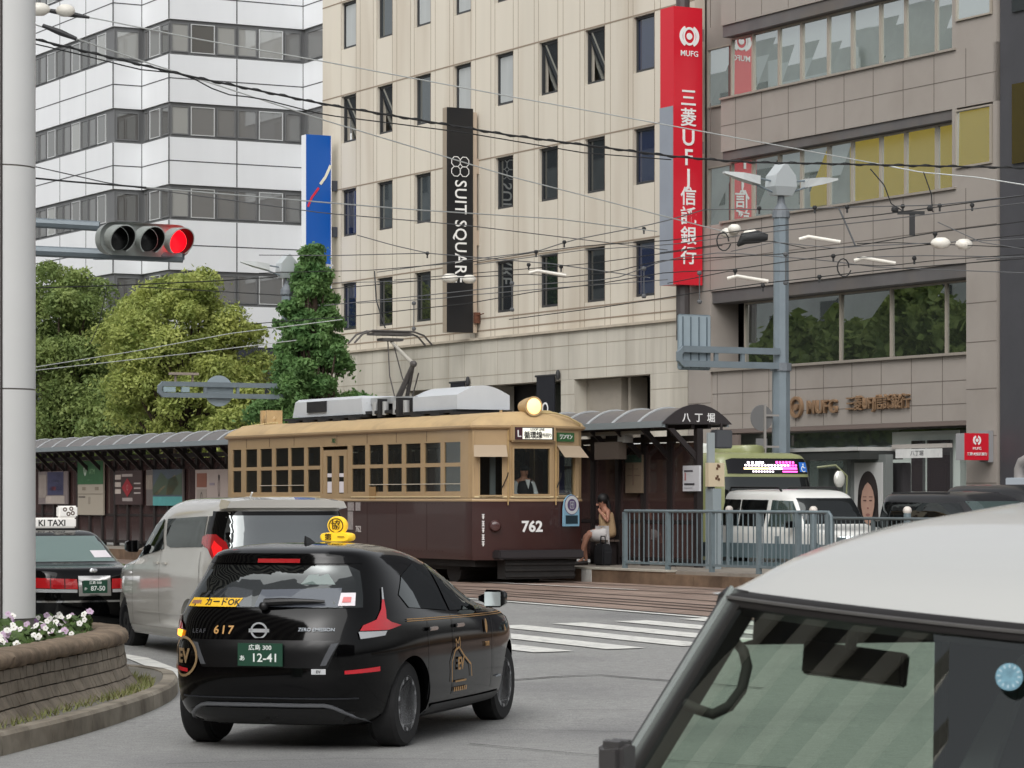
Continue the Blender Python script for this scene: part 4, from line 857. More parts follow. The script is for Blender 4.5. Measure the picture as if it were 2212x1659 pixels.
for _ in range(950):
    x, y = random.uniform(-6.6, -3.6), random.uniform(21, 32.1)
    if not inpoly(x, y, BED): continue
    h = .74+.10*math.sin(x*5+1)*math.sin(y*3.1)+random.uniform(-.02, .07); k = random.choice(['white', 'white', 'white', 'purple', 'lilac', 'lilac']) if math.sin(x*4)*math.sin(y*2.3) > -.3 else 'white'
    n = Vector((random.uniform(-.5, .5), -1, random.uniform(.1, 1))).normalized(); a = n.orthogonal().normalized(); e = n.cross(a); s = random.uniform(.022, .034); c = Vector((x, y, h))
    for q in range(5):
        t = q*1.2566; pc = c+(a*math.cos(t)+e*math.sin(t))*s*.62+n*random.uniform(0, .012)
        fw[k].face([pc+(a*math.cos(u)+e*math.sin(u))*s*.62 for u in (0, 1.05, 2.1, 3.14, 4.19, 5.24)])
    eye.face([c+n*.014+(a*math.cos(u)+e*math.sin(u))*s*.2 for u in (0, 1.26, 2.5, 3.77, 5.03)])
LEAF0 = mat('pansy_leaf', (84, 108, 50), .6, 0, 9, .35, col2=(44, 64, 26))
def stuff(o): o['kind'] = 'stuff'; return o
tag(stuff(lv.build('flower_leaves', LEAF0)), 'green pansy leaves filling the planter', 'leaves')
for k, c in (('white', (236, 234, 228)), ('purple', (150, 112, 160)), ('lilac', (198, 172, 196))): tag(stuff(fw[k].build(k+'_pansies', mat('petal_'+k, c, .7))), k+' pansy flowers in the planter', 'flowers')
tag(stuff(eye.build('pansy_eyes', mat('petal_eye', (120, 110, 40), .7))), 'dark centres of the pansy flowers', 'flowers')
wd_ = MB(); WP_ = resample(offs(PP, .2), .02)
for p in WP_:
    if 21 < p[1] < 32 and random.random() < (.9 if p[1] > 27.5 else .4):
        for _ in range(2):
            d_ = random.uniform(-.05, .1); c = Vector((p[0]+d_, p[1]+random.uniform(-.02, .02), .165)); h = random.uniform(.03, .1); t = Vector((random.uniform(-.06, .06), random.uniform(-.06, .06), h)); s = Vector((.006, 0, 0))
            wd_.face([c-s, c+s, c+t])
tag(stuff(wd_.build('weeds', mat('weed_green', (108, 122, 56), .7, 0, 6, .3, col2=(120, 110, 76)))), 'thin weeds at the foot of the planter wall', 'weeds')
b = thing('pale_green_post', 'pale green rounded post in front of the flower planter', 'post', (-3.62, 20.4, 0))
mb = MB(); mb.lathe([(.14, 0), (.14, .5), (.125, .61), (.07, .68), (.0, .71)], 20, (-.03, 0, 0)); mb.build('shaft', mat('pale_green_paint', (150, 168, 150), .4, 0, 3, .08), b, smooth=True)

# ================================================================ trees
def leafmat(name, c1, c2, sc_):
    m = mat(name, c1, .55, 0, sc_, .3, col2=c2); n = m.node_tree.nodes; l = m.node_tree.links; b = n["Principled BSDF"]
    tr = n.new("ShaderNodeBsdfTranslucent"); l.new(b.inputs['Base Color'].links[0].from_socket, tr.inputs[0]); mx = n.new("ShaderNodeMixShader"); mx.inputs[0].default_value = .42
    b.inputs['Specular IOR Level'].default_value = .25
    l.new(b.outputs[0], mx.inputs[1]); l.new(tr.outputs[0], mx.inputs[2]); l.new(mx.outputs[0], n["Material Output"].inputs[0]); return m
BARK = mat('bark', (74, 62, 52), .9, 0, 5, .3, .4)
def tree(lab, x, y, blobs, n, leaf, m, trunk_h, tr=.22, group='street trees on the far pavement', name='street_tree', drop=.0):
    b = sthing(name, lab, 'tree', x, y, .15, group)
    mb = MB(); mb.tube([(0, 0, 0), (.05, .03, trunk_h*.5), (-.05, 0, trunk_h), (0, 0, trunk_h*1.5)], [tr*1.2, tr, tr*.8, tr*.35], 10)
    for k in range(0, len(blobs), 3):
        q = blobs[k]; mb.tube([(0, 0, trunk_h*.8), (q[0]*.5, q[1]*.5, (trunk_h+q[2])*.5), (q[0]*.9, q[1]*.9, q[2])], [tr*.5, tr*.3, .03], 6)
    mb.build('trunk', BARK, b, smooth=True)
    mb = MB(); wts = [q[3]**2 for q in blobs]; tot = sum(wts)
    for q, wt in zip(blobs, wts):
        ax = Vector((random.gauss(0, 1), random.gauss(0, 1), random.gauss(0, .5))).normalized()
        for _ in range(int(n*wt/tot)):
            v = Vector((random.gauss(0, 1), random.gauss(0, 1), random.gauss(.3, 1))).normalized(); r = q[3]*random.random()**.45*(1.6 if random.random() < .08 else 1.08)
            c = Vector((q[0], q[1], q[2]))+Vector((v.x*r, v.y*r, v.z*r*.8-.18*r*r/q[3]))+ax*(v.dot(ax)*r*.35); nn = v*.6+Vector((random.uniform(-1, 1), random.uniform(-1, 1), random.uniform(-.4, 1.1)))
            leafq(mb, c, nn, leaf*random.choice((.6, .8, 1., 1.2, 1.5)), 2.0)
    mb.build('crown', m, b); return b
def blobs(n, fn):
    out = []
    while len(out) < n: out.append(fn())
    return out
def ell(rx, ry, zc, rz, r0, r1):
    v = Vector((random.gauss(0, 1), random.gauss(0, 1), random.gauss(0, 1))).normalized()*random.uniform(.55, 1)
    return (v.x*rx, v.y*ry, zc+v.z*rz, random.uniform(r0, r1))
LC = leafmat('camphor_leaf', (186, 192, 112), (124, 142, 76), 1.0); LD = leafmat('camphor_leaf_dark', (150, 164, 98), (92, 114, 64), 1.0); LG = leafmat('ginkgo_leaf', (128, 160, 98), (78, 116, 68), 1.4)
xt = SX(395, -4.0); tree('broad yellow green tree in the middle between shelter and white building', xt, -4.0, blobs(120, lambda: ell(3.2, 2.9, 7.1, 3.3, .4, .8)), 95000, .075, LC, 3.2, .26)
xt = SX(120, -4.0); tree('broad darker green tree behind the white column', xt, -4.0, blobs(120, lambda: ell(3.5, 3.0, 7.2, 4.5, .4, .85)), 85000, .08, LD, 3.2, .28)
xt = SX(275, -2.5); tree('low dark tree filling the gap between the two broad trees', xt, -2.6, blobs(60, lambda: ell(3.0, 2.0, 4.8, 2.2, .4, .8)), 34000, .085, LD, 2.4, .2)
xt = SX(520, -3.0); tree('small round tree left of the pointed tree', xt, -3.0, blobs(36, lambda: ell(1.8, 1.6, 4.3, 1.7, .3, .6)), 20000, .075, LC, 2.2, .15)
lobes = [(random.uniform(0, 6.28), random.uniform(4.6, 9.2), random.uniform(.75, 1.25)) for _ in range(9)]
def cone():
    z = random.uniform(4.2, 10.5); f = (10.9-z)/6.4; a = random.uniform(0, 6.28); k = max([l_[2]*max(0, math.cos((a-l_[0])*.5)**8)*math.exp(-((z-l_[1])/.7)**2) for l_ in lobes]+[.5])
    rad = (.25+2.5*min(1, f**.9))*k*random.uniform(.35, 1.)
    return (rad*math.cos(a), rad*math.sin(a), z, random.uniform(.22, .42)*(.55+.55*min(1, f*1.3)))
xt = SX(676, -4.3); tree('pointed deep green tree in front of the blue sign', xt, -4.3, blobs(190, cone), 74000, .075, LG, 2.6, .16)
for i, (x, y) in enumerate(((-50.5, -39.5), (-57.5, -40.5), (-66, -41))):
    tree(('round tree across the street nearest the bank, mirrored in windows', 'round tree across the street in middle, mirrored in windows', 'round tree across the street farthest away, mirrored in windows')[i], x, y, blobs(26, lambda: ell(2.8, 2.8, 8.2, 3.6, 1.0, 1.6)), 7000, .3, LD, 3.5, .25, 'trees on the opposite pavement')

# ================================================================ bus stop furniture in front of the bank
x0 = SX(1733, -3.6); x1 = SX(1918, -3.6)
b = sthing('bus_shelter', 'grey framed bus stop shelter with advertising panel before the bank', 'bus shelter', x0, -3.6, .15); L = x1-x0; H = ZZ(x1, -3.6, 966)-.15
GF = mat('bus_shelter_frame', (150, 158, 156), .4, .2)
mb = MB(); mb.bx(0, L, -.9, .5, H-.09, H); mb.build('roof', mat('bus_shelter_roof', (172, 172, 168), .5, 0, 3, .1), b)
mb = MB(); mb.bx(0, L, -.86, .46, H-.3, H-.1); mb.build('fascia', mat('fascia_dark', (48, 50, 48), .5), b)
for x in (.1, L*.55, L-.12): q = MB(); q.bx(x-.09, x+.09, -.1, .1, 0, H-.3); q.build('post', GF, b)
mb = MB(); mb.bx(.3, L*.5, .3, .34, .3, H-.5); mb.build('glass_panel', glass('shelter_glass', (130, 140, 138), .2), b)
b = sthing('advert_panel', 'lit advert of long dark haired woman in grey frame', 'advert', SX(1846, -3.9), -3.9, .15); wd = SX(1906, -3.9)-SX(1846, -3.9); zt = ZZ(SX(1846, -3.9), -3.9, 1000)-.15; 
mb = MB(); mb.bx(-.2, wd+.1, .02, .25, .3, zt+.2); mb.build('frame', mat('advert_frame', (108, 112, 110), .4), b)
PPR = mat('poster_paper', (178, 178, 176), .6); mb = MB(); mb.bx(0, wd, -.01, .02, .5, zt); mb.build('sheet', PPR, b)
q = MB(); s_ = wd; fcx = wd*.5; fz = zt-.62*wd*1.25
def el(mb, cx_, cz, rx, rz, y, n=28): mb.prism([(cx_+rx*math.cos(2*math.pi*i/n), y, cz+rz*math.sin(2*math.pi*i/n)) for i in range(n)], (0, .004, 0))
HAIR = mat('print_hair', (40, 32, 31), .6); SKIN = mat('print_skin', (172, 138, 122), .6, 0, 2, .08); FEAT = mat('print_feature', (92, 66, 60), .6)
el(q, fcx, fz+.08*wd, .36*wd, .52*wd, -.016); q.prism([(fcx-.44*wd, -.016, .5), (fcx+.42*wd, -.016, .5), (fcx+.36*wd, -.016, fz+.1*wd), (fcx-.36*wd, -.016, fz+.1*wd)], (0, .004, 0)); q.build('printed_hair', HAIR, b)
q = MB(); q.prism([(fcx+wd*a_, -.022, fz+wd*c_) for a_, c_ in ((0, .36), (.1, .3), (.19, .18), (.24, 0), (.23, -.16), (.17, -.34), (.08, -.45), (0, -.48), (-.08, -.45), (-.17, -.34), (-.23, -.16), (-.24, 0), (-.19, .18), (-.1, .3))], (0, .004, 0)); q.prism([(fcx-.13*wd, -.0215, .5), (fcx+.14*wd, -.0215, .5), (fcx+.12*wd, -.0215, fz-.3*wd), (fcx-.12*wd, -.0215, fz-.3*wd)], (0, .004, 0)); q.build('printed_face', SKIN, b)
q = MB(); el(q, fcx-.1*wd, fz-.02*wd, .06*wd, .016*wd, -.027, 12); el(q, fcx+.11*wd, fz-.02*wd, .06*wd, .016*wd, -.027, 12); q.bx(fcx-.17*wd, fcx-.04*wd, -.027, -.023, fz+.05*wd, fz+.065*wd); q.bx(fcx+.05*wd, fcx+.18*wd, -.027, -.023, fz+.05*wd, fz+.065*wd); q.build('printed_eyes', FEAT, b)
q = MB(); el(q, fcx+.01*wd, fz-.32*wd, .08*wd, .03*wd, -.027, 14); el(q, fcx+.01*wd, fz-.18*wd, .035*wd, .02*wd, -.027, 10); q.build('printed_mouth', mat('print_lips', (138, 96, 88), .6), b)
b = sthing('bus_stop_sign', 'long white bus stop name board hung at bus shelter side', 'sign', SX(1938, -3.6), -3.6, ZZ(SX(1938, -3.6), -3.6, 990)); L = SX(2032, -3.6)-SX(1938, -3.6)
mb = MB(); mb.bx(0, L, -.05, .05, 0, .22); mb.build('board', mat('board_white', (206, 206, 204), .5, 0, 3, .12), b); text('lettering', '八丁堀', .14, mat('board_ink', (110, 110, 112), .6), b, (L*.5, -.055, .11), sx=1.3)
mb = MB(); mb.bx(-.3, L+.2, .05, .2, .24, .34); mb.build('canopy_edge', mat('canopy_edge', (160, 154, 148), .5), b)
x = SX(1944, -3.2)
mb = MB(); mb.bx(-.25, .28, -.15, .15, 0, 2.75); tag(mb.build('slab_post', mat('totem_dark', (58, 56, 58), .4), None, bevel=.02, loc=W(x, -3.2, .15), rz=SR), 'tall dark slab post right of the bus shelter', 'post')
x = SX(2203, -3.0)
b = sthing('vent_cabinet', 'pale grey cabinet with bent pipe beside the dark clad building', 'cabinet', x, -3.0, .15); zt = ZZ(x, -3, 1032)-.15
mb = MB(); mb.bx(-.3, .9, -.2, .2, 0, zt); mb.build('box', mat('cabinet_grey', (172, 180, 188), .5), b, bevel=.02)
mb = MB(); mb.tube([(.0, 0, zt), (.0, 0, zt+.2), (.1, 0, zt+.36), (.3, 0, zt+.42), (.9, 0, zt+.42)], .14, 12); mb.build('pipe', mat('pipe_grey', (146, 142, 140), .5), b, smooth=True)
# ================================================================ vehicles
def pchip(xs, ys):
    n = len(xs); h = [xs[i+1]-xs[i] for i in range(n-1)]; d = [(ys[i+1]-ys[i])/h[i] for i in range(n-1)]; m = [d[0]]+[0]*(n-2)+[d[-1]]
    for i in range(1, n-1):
        if d[i-1]*d[i] > 0: w1 = 2*h[i]+h[i-1]; w2 = h[i]+2*h[i-1]; m[i] = (w1+w2)/(w1/d[i-1]+w2/d[i])
    def f(x):
        x = min(max(x, xs[0]), xs[-1]); i = max(0, min(n-2, next((k for k in range(n-1) if x <= xs[k+1]), n-2))); t = (x-xs[i])/h[i]
        return ys[i]*(1+2*t)*(1-t)**2+h[i]*m[i]*t*(1-t)**2+ys[i+1]*t*t*(3-2*t)+h[i]*m[i+1]*t*t*(t-1)
    return f
class Body:
    """A vehicle body stacked from rounded outlines: for each height the rear end, front end and half width."""
    def __init__(s, lv, p=5., pf=None, N=64):
        z = [l[0] for l in lv]; s.z0, s.z1 = z[0], z[-1]
        s.xr, s.xf, s.w = (pchip(z, [l[k] for l in lv]) for k in (1, 2, 3)); s.p = p; s.pf = pf or p; s.N = N; s.cache = {}
        s.levels = []
        for a, b in zip(z, z[1:]):
            n = max(2, int((b-a)/.05)+1); s.levels += [a+(b-a)*i/n for i in range(n)]
        s.levels.append(z[-1])
    def split(s, z): return s.xr(z)+.45*(s.xf(z)-s.xr(z))
    def half(s, x, z):
        c = s.split(z); q = s.pf if x > c else s.p; e = (s.xf(z)-c) if x > c else (c-s.xr(z)); t = min(1, abs(x-c)/max(e, 1e-4))
        return s.w(z)*(1-t**q)**(1/q)
    def rear(s, y, z): c = s.split(z); t = min(.999, abs(y)/max(1e-4, s.w(z))); return c-(c-s.xr(z))*(1-t**s.p)**(1/s.p)
    def front(s, y, z): c = s.split(z); t = min(.999, abs(y)/max(1e-4, s.w(z))); return c+(s.xf(z)-c)*(1-t**s.pf)**(1/s.pf)
    def mesh(s):
        mb = MB(); rings = []
        for z in s.levels:
            c = s.split(z); r = []
            for k in range(s.N):
                a = 2*math.pi*k/s.N; ca, sa = math.cos(a), math.sin(a); q = s.pf if ca > 0 else s.p; e = (s.xf(z)-c) if ca > 0 else (c-s.xr(z))
                r.append((c+e*math.copysign(abs(ca)**(2/q), ca), s.w(z)*math.copysign(abs(sa)**(2/q), sa), z))
            rings.append(r)
        return mb.loft(rings)
    def arc(s, z):
        k = round(z, 3)
        if k not in s.cache:
            c = s.split(z); e = c-s.xr(z); W_ = s.w(z); P = [(s.xr(z), 0.)]
            for i in range(1, 121):
                a = math.pi/2*i/120; P.append((c-e*abs(math.cos(a))**(2/s.p), W_*math.sin(a)**(2/s.p)))
            L = [0.]
            for a, b_ in zip(P, P[1:]): L.append(L[-1]+math.dist(a, b_))
            s.cache[k] = (P, L)
        return s.cache[k]
    def m_arc(s, off):
        def f(u, v, w=0):
            P, L = s.arc(v); d_ = min(abs(u), L[-1]-1e-4); i = max(0, min(len(P)-2, next((k for k in range(len(L)-1) if d_ <= L[k+1]), 0))); t = (d_-L[i])/max(1e-6, L[i+1]-L[i])
            x = P[i][0]+(P[i+1][0]-P[i][0])*t; y = P[i][1]+(P[i+1][1]-P[i][1])*t; tx, ty = P[i+1][0]-P[i][0], P[i+1][1]-P[i][1]; m = math.hypot(tx, ty) or 1
            nx, ny = -ty/m, tx/m; sg = 1 if u >= 0 else -1; o_ = off+w
            return (x+nx*o_, sg*(y+ny*o_), v)
        return f
    def m_rear(s, off): return lambda u, v, w=0: (s.rear(u, v)-off-w, u, v)
    def m_front(s, off): return lambda u, v, w=0: (s.front(u, v)+off+w, u, v)
    def m_side(s, sg, off): return lambda u, v, w=0: (u, sg*(s.half(u, v)+off+w), v)
def patch(name, poly, fn, m, parent, seg=.07, smooth=True):
    bm = bmesh.new(); bm.faces.new([bm.verts.new((p[0], p[1], 0)) for p in poly]); bmesh.ops.triangulate(bm, faces=bm.faces[:])
    for _ in range(5):
        E_ = [e for e in bm.edges if e.calc_length() > seg*1.6]
        if not E_: break
        bmesh.ops.subdivide_edges(bm, edges=E_, cuts=1); bmesh.ops.triangulate(bm, faces=bm.faces[:])
    for v in bm.verts: v.co = Vector(fn(v.co.x, v.co.y))
    mb = MB(); mb.bm.free(); mb.bm = bm; return mb.build(name, m, parent, smooth=50 if smooth else False)
def surf_text(name, s, size, b, where, u0, v0, m, parent, off=.012, **k):
    me = text_mesh(s, size, extr=.001, **k)
    for v in me.vertices:
        u, w_ = v.co.x, v.co.y
        if where == 'arc': p = b.m_arc(off)(u0-u, v0+w_, v.co.z)
        elif where == 'rear': p = (b.rear(u0-u, v0+w_)-off-v.co.z, u0-u, v0+w_)
        elif where == 'right': p = (u0+u, -(b.half(u0+u, v0+w_)+off+v.co.z), v0+w_)
        else: p = (u0-u, b.half(u0-u, v0+w_)+off+v.co.z, v0+w_)
        v.co = p
    return link(name, me, m, parent)
def boolean(o, cutters):
    for c in cutters:
        me = c.mesh('cutter'); co = bpy.data.objects.new('cutter', me); col.objects.link(co)
        md = o.modifiers.new('b', 'BOOLEAN'); md.operation = 'DIFFERENCE'; md.object = co; md.solver = 'EXACT'; co.parent = o.parent
        bpy.context.view_layer.update()
        ne = bpy.data.meshes.new_from_object(o.evaluated_get(bpy.context.evaluated_depsgraph_get())); o.modifiers.clear(); o.data = ne; bpy.data.objects.remove(co)
    o.data.polygons.foreach_set('use_smooth', [True]*len(o.data.polygons)); o.data.set_sharp_from_angle(angle=R(38))
PAINTK = mat('black_car_paint', (4, 4, 5), .07, 0, coat=.0, spec=.3); PAINTW = mat('white_car_paint', (226, 226, 222), .3, 0, coat=.5)
PEARL = mat('pearl_car_paint', (204, 201, 194), .14, .1, coat=.8)
TYRE = mat('tyre_rubber', (24, 24, 25), .85, 0, 20, .2); RIMD = mat('rim_dark', (54, 55, 58), .35, .7); RIMS = mat('rim_silver', (176, 178, 182), .28, .8)
CG = glass('car_glass', (14, 16, 17), .05); CGT = glass('car_glass_tint', (60, 74, 72), .12); CGC = glass('car_glass_clear', (40, 44, 44), .06, trans=.6, tint=(170, 180, 178))
LRED = mat('tail_lamp_red', (200, 20, 38), .15, 0, coat=1.); LREDL = mat('tail_lamp_lit', (140, 9, 16), .2, emit=(255, 30, 40), es=.06, coat=1.)
LCLR = mat('lamp_clear', (190, 192, 194), .1, .4, coat=1.); LAMB = mat('lamp_amber_lit', (255, 160, 30), .2, emit=(255, 150, 30), es=2.6)
PLG = mat('plate_green', (22, 66, 48), .5); PLW = mat('plate_ink', (232, 236, 232), .5)
def wheel(parent, x, y, r, wd, rim, spokes=5, turn=0.):
    sg = 1 if y > 0 else -1; t = MB(); M = Matrix.Rotation(R(90), 4, 'X')
    t.lathe([(r*.62, -wd/2), (r*.93, -wd/2), (r, -wd/2+.025), (r, wd/2-.025), (r*.93, wd/2), (r*.62, wd/2)], 36, (0, 0, 0), M)
    o = t.build('wheel', TYRE, parent, smooth=40); o.location = (x, y, r); o.rotation_euler = (0, 0, turn)
    q = MB(); yo = sg*(wd/2-.012)
    q.lathe([(.0, -.03), (r*.62, -.05), (r*.62, -.04), (0, -.02)], 32, (0, yo-sg*.03, 0), M); q.lathe([(0, -.012), (.055, -.012), (.055, .012), (0, .012)], 16, (0, yo, 0), M)
    q.build('rim', RIMD, o, smooth=40)
    q = MB()
    for k in range(spokes):
        a = 2*math.pi*k/spokes
        for s_ in (-1, 1):
            e1, e2, e3 = a+s_*.30, a+s_*.46, a+s_*.12
            q.prism([(r*.63*math.cos(e1), yo-sg*.006, r*.63*math.sin(e1)), (r*.63*math.cos(e2), yo-sg*.006, r*.63*math.sin(e2)), (r*.2*math.cos(e2), yo-sg*.018, r*.2*math.sin(e2)), (r*.2*math.cos(e3), yo-sg*.018, r*.2*math.sin(e3))], (0, sg*.02, 0))
    q.lathe([(r*.605, -.01), (r*.66, -.01), (r*.66, .012), (r*.605, .012)], 36, (0, yo, 0), M)
    q.build('spokes', rim, o); return o
def plate(b, parent, z, y0=0, w_=.33, h=.165, top='広島 300', main='12-41', kana='あ', off=.02, side='rear'):
    x = b.rear(y0, z)-off; q = MB(); q.bx(x-.012, x, y0-w_/2, y0+w_/2, z-h/2, z+h/2); o = q.build('number_plate', PLG, parent)
    MR = Matrix.Rotation(R(-90), 4, 'Z') @ FX
    text('lettering', top, h*.27, PLW, o, (x-.014, y0, z+h*.3), MR, extr=.001, bold=.01); text('lettering', main, h*.52, PLW, o, (x-.014, y0-.035, z-h*.15), MR, extr=.001, bold=.012, sx=1.0); text('lettering', kana, h*.26, PLW, o, (x-.014, y0+w_*.4, z-h*.17), MR, extr=.001, bold=.01)
    return o
def car(name, lab, cat, loc, rz, lv, paint, wheels, r, wd, rim, p=5., pf=None, ar=1.14, group=None, sp=5):
    b = thing(name, lab, cat, loc, rz, group); B = Body(lv, p, pf); o = B.mesh().build('body', paint, b)
    cu = []; W_ = B.w(r)
    for x in wheels:
        for sg in (-1, 1):
            q = MB(); q.cyl((x, sg*(W_-.26), r*1.0), (x, sg*(W_+.2), r*1.0), r*ar, 40); cu.append(q)
    boolean(o, cu)
    for x in wheels:
        for sg in (-1, 1):
            q = MB(); q.cyl((x, sg*(W_-.27), r), (x, sg*(W_-.255), r), r*.9, 32); q.build('wheel_well', DARK, b)
            wheel(b, x, sg*(B.half(x, r*1.2)-wd/2-.035), r, wd, rim, sp)
    return b, B
def mirror(parent, B, x, z, sg, m, face=True):
    y = B.half(x, z); q = MB(); q.loft([[(x+dx*k, sg*(y+yy), z+dz*k+.07) for dx, dz in ((-.06,-.06),(.06,-.05),(.06,.05),(-.06,.06))] for yy, k in ((.0, .3), (.05, .6), (.08, 1.25), (.19, 1.2), (.215, .8))])
    o = q.build('door_mirror', m, parent, smooth=50)
    if face: q = MB(); q.face([(x-.088, sg*(y+.07), z+.01), (x-.088, sg*(y+.20), z+.01), (x-.088, sg*(y+.20), z+.125), (x-.088, sg*(y+.07), z+.125)]); q.build('mirror_glass', mat('mirror_glass', (214, 222, 222), .08, .6), o)
    return o

# ---------------------------------------------------------------- black electric taxi, nearest
GOLD = mat('gold_decal', (186, 142, 84), .45, .1)
LV = [(.19, -.58, 3.40, .76), (.26, -.70, 3.56, .85), (.40, -.77, 3.64, .885), (.58, -.80, 3.66, .895), (.74, -.80, 3.62, .893), (.88, -.77, 3.48, .885), (.96, -.74, 3.10, .872), (1.02, -.71, 2.62, .848), (1.10, -.66, 2.30, .81), (1.22, -.56, 1.96, .755), (1.33, -.47, 1.62, .70), (1.42, -.44, 1.28, .645), (1.475, -.42, 1.0, .59), (1.515, -.28, .78, .49), (1.54, .0, .6, .32), (1.548, .25, .45, .1)]
taxi, B = car('black_taxi', 'glossy black hatchback taxi turning, with yellow roof lamp and gold decals', 'taxi', (-1.73, 24.72, 0), R(73.6), LV, PAINTK, (0, 2.70), .325, .20, RIMS, 4.2, 2.8, 1.13)
taxi.scale = (1.10, 1.125, 1.06)
T = taxi; mr = B.m_rear; ms = B.m_side
patch('rear_window', [(-.66, 1.075), (.66, 1.075), (.64, 1.16), (.575, 1.345), (.50, 1.385), (-.50, 1.385), (-.575, 1.345), (-.64, 1.16)], mr(.007), CG, T)
patch('seat_cover', [(-.52, 1.08), (.10, 1.08), (.08, 1.205), (-.5, 1.22)], mr(.009), glass('white_cover_behind_glass', (92, 96, 104), .0), T)
patch('seat_cover', [(-.45, 1.245), (-.2, 1.245), (-.24, 1.315), (-.38, 1.325)], mr(.009), glass('pale_view_through_glass', (92, 106, 102), .06), T)
patch('rear_shelf', [(.12, 1.08), (.6, 1.08), (.5, 1.19), (.3, 1.225), (.15, 1.2)], mr(.0085), glass('dark_grey_behind_glass', (48, 50, 54), .06), T)
patch('brake_strip', [(-.16, 1.405), (.16, 1.405), (.16, 1.435), (-.16, 1.435)], mr(.012), LREDL, T)
patch('spoiler', [(-.58, 1.40), (.58, 1.40), (.55, 1.455), (-.55, 1.455)], mr(.010), PAINTK, T)
for sg in (-1, 1):
    ma = B.m_arc
    o = patch('tail_lamp', [(sg*.70, .905), (sg*.72, .945), (sg*.83, .985), (sg*.865, 1.06), (sg*.862, 1.13), (sg*.885, 1.13), (sg*.92, 1.05), (sg*.935, .99), (sg*1.0, .962), (sg*1.14, .935), (sg*.98, .905)], ma(.012), LRED, T)
    patch('lamp_tip', [(sg*.862, 1.132), (sg*.835, 1.22), (sg*.848, 1.22), (sg*.885, 1.132)], ma(.012), LCLR, o)
    patch('lamp_lower', [(sg*.71, .845), (sg*.69, .898), (sg*.96, .898), (sg*.94, .865)], ma(.013), LAMB if sg > 0 else LCLR, o)
    patch('rear_reflector', [(sg*.60, .585), (sg*.90, .60), (sg*.90, .635), (sg*.60, .612)], B.m_arc(.010), LRED, T)
q = MB(); n = 24
def trimrow(zf, h, off): return [[(B.rear(u, zf(u)+dz)-off*o_, u, zf(u)+dz) for o_, dz in ((0, 0), (1, h*.3), (1, h*.7), (0, h))] for u in [-.66+1.32*i/n for i in range(n+1)]]
q.loft(trimrow(lambda u: .33-.13*max(0, (abs(u)-.46)/.2)**1.4, .035, .03)); q.build('silver_bumper_trim', mat('trim_silver', (128, 130, 134), .3, .6), T, smooth=True)
q = MB(); q.loft(trimrow(lambda u: .395, .012, .012)); q.build('bumper_crease', mat('crease_grey', (50, 52, 56), .3, .2), T)
patch('lower_bumper', [(-.6, .2), (.6, .2), (.62, .30), (.5, .325), (-.5, .325), (-.62, .30)], mr(.006), BLACK, T)
patch('plate_recess', [(-.48, .63), (.46, .63), (.56, .835), (-.56, .835)], mr(.004), mat('recess_black', (12, 12, 14), .3), T)
for sg in (-1, 1): patch('recess_edge', [(sg*.47, .65), (sg*.43, .65), (sg*.50, .81), (sg*.55, .82)], mr(.007), mat('edge_grey', (96, 98, 102), .25, .3), T)
plate(B, T, .728, .0, .335, .17)
surf_text('lettering', '617', .085, B, 'rear', .30, .905, GOLD, T, spacing=1.3, bold=.02)
q = MB(); ring2(q, (0, 0), .062, .05, 0, 28, 0, 6.2832, .01); q.bx(-.075, .075, 0, .01, -.013, .013); me = q.mesh('emblem'); me.transform(Matrix.Rotation(R(-90), 4, 'Z')); o = link('emblem', me, mat('emblem_silver', (190, 192, 194), .3, .2), T); o.location = (B.rear(0, .905)-.016, .03, .905)
surf_text('lettering', 'ZERO EMISSION', .036, B, 'rear', -.39, .915, mat('silver_text', (176, 184, 192), .4), T)
surf_text('lettering', 'LEAF', .045, B, 'rear', .50, .895, mat('dim_text', (74, 74, 78), .4), T, spacing=1.3)
patch('sticker', [(.02, 1.06), (.44, 1.055), (.50, 1.06), (.60, 1.09), (.52, 1.135), (.02, 1.125)] if 0 else [(.24, 1.078), (.66, 1.075), (.625, 1.14), (.20, 1.143)], mr(.013), mat('sticker_yellow', (240, 190, 40), .5), T)
surf_text('lettering', 'カードOK', .062, B, 'rear', .355, 1.11, mat('sticker_ink', (40, 36, 30), .6), T, off=.015, bold=.02); patch('sticker_marks', [(.53, 1.095), (.63, 1.095), (.62, 1.12), (.53, 1.125)], mr(.015), mat('sticker_ink2', (150, 110, 90), .6), T)
o = patch('white_sticker', [(-.615, 1.09), (-.51, 1.09), (-.505, 1.185), (-.595, 1.185)], mr(.013), mat('sticker_white', (228, 222, 226), .5), T)
patch('sticker_mark', [(-.585, 1.115), (-.53, 1.115), (-.53, 1.155), (-.58, 1.155)], mr(.016), mat('sticker_pink', (220, 130, 130), .5), o)
patch('white_badge', [(-.47, .585), (-.37, .585), (-.37, .625), (-.47, .625)], mr(.012), mat('badge_white', (200, 202, 204), .5), T); surf_text('lettering', 'EV', .03, B, 'rear', -.42, .605, BLACK, T, off=.014)
q = MB(); W0 = [(B.rear(u, 1.085+.03*max(0, math.sin((.25-u)*2)))-.03, u, 1.09+.035*max(0, math.sin((.25-u)*3))) for u in (.02, -.1, -.2, -.32, -.42)]; q.tube(W0, [.03, .028, .022, .016, .01], 8); q.sph((B.rear(0, 1.08)-.03, .02, 1.085), .035, 10, 6); q.build('rear_wiper', BLACK, T, smooth=True)
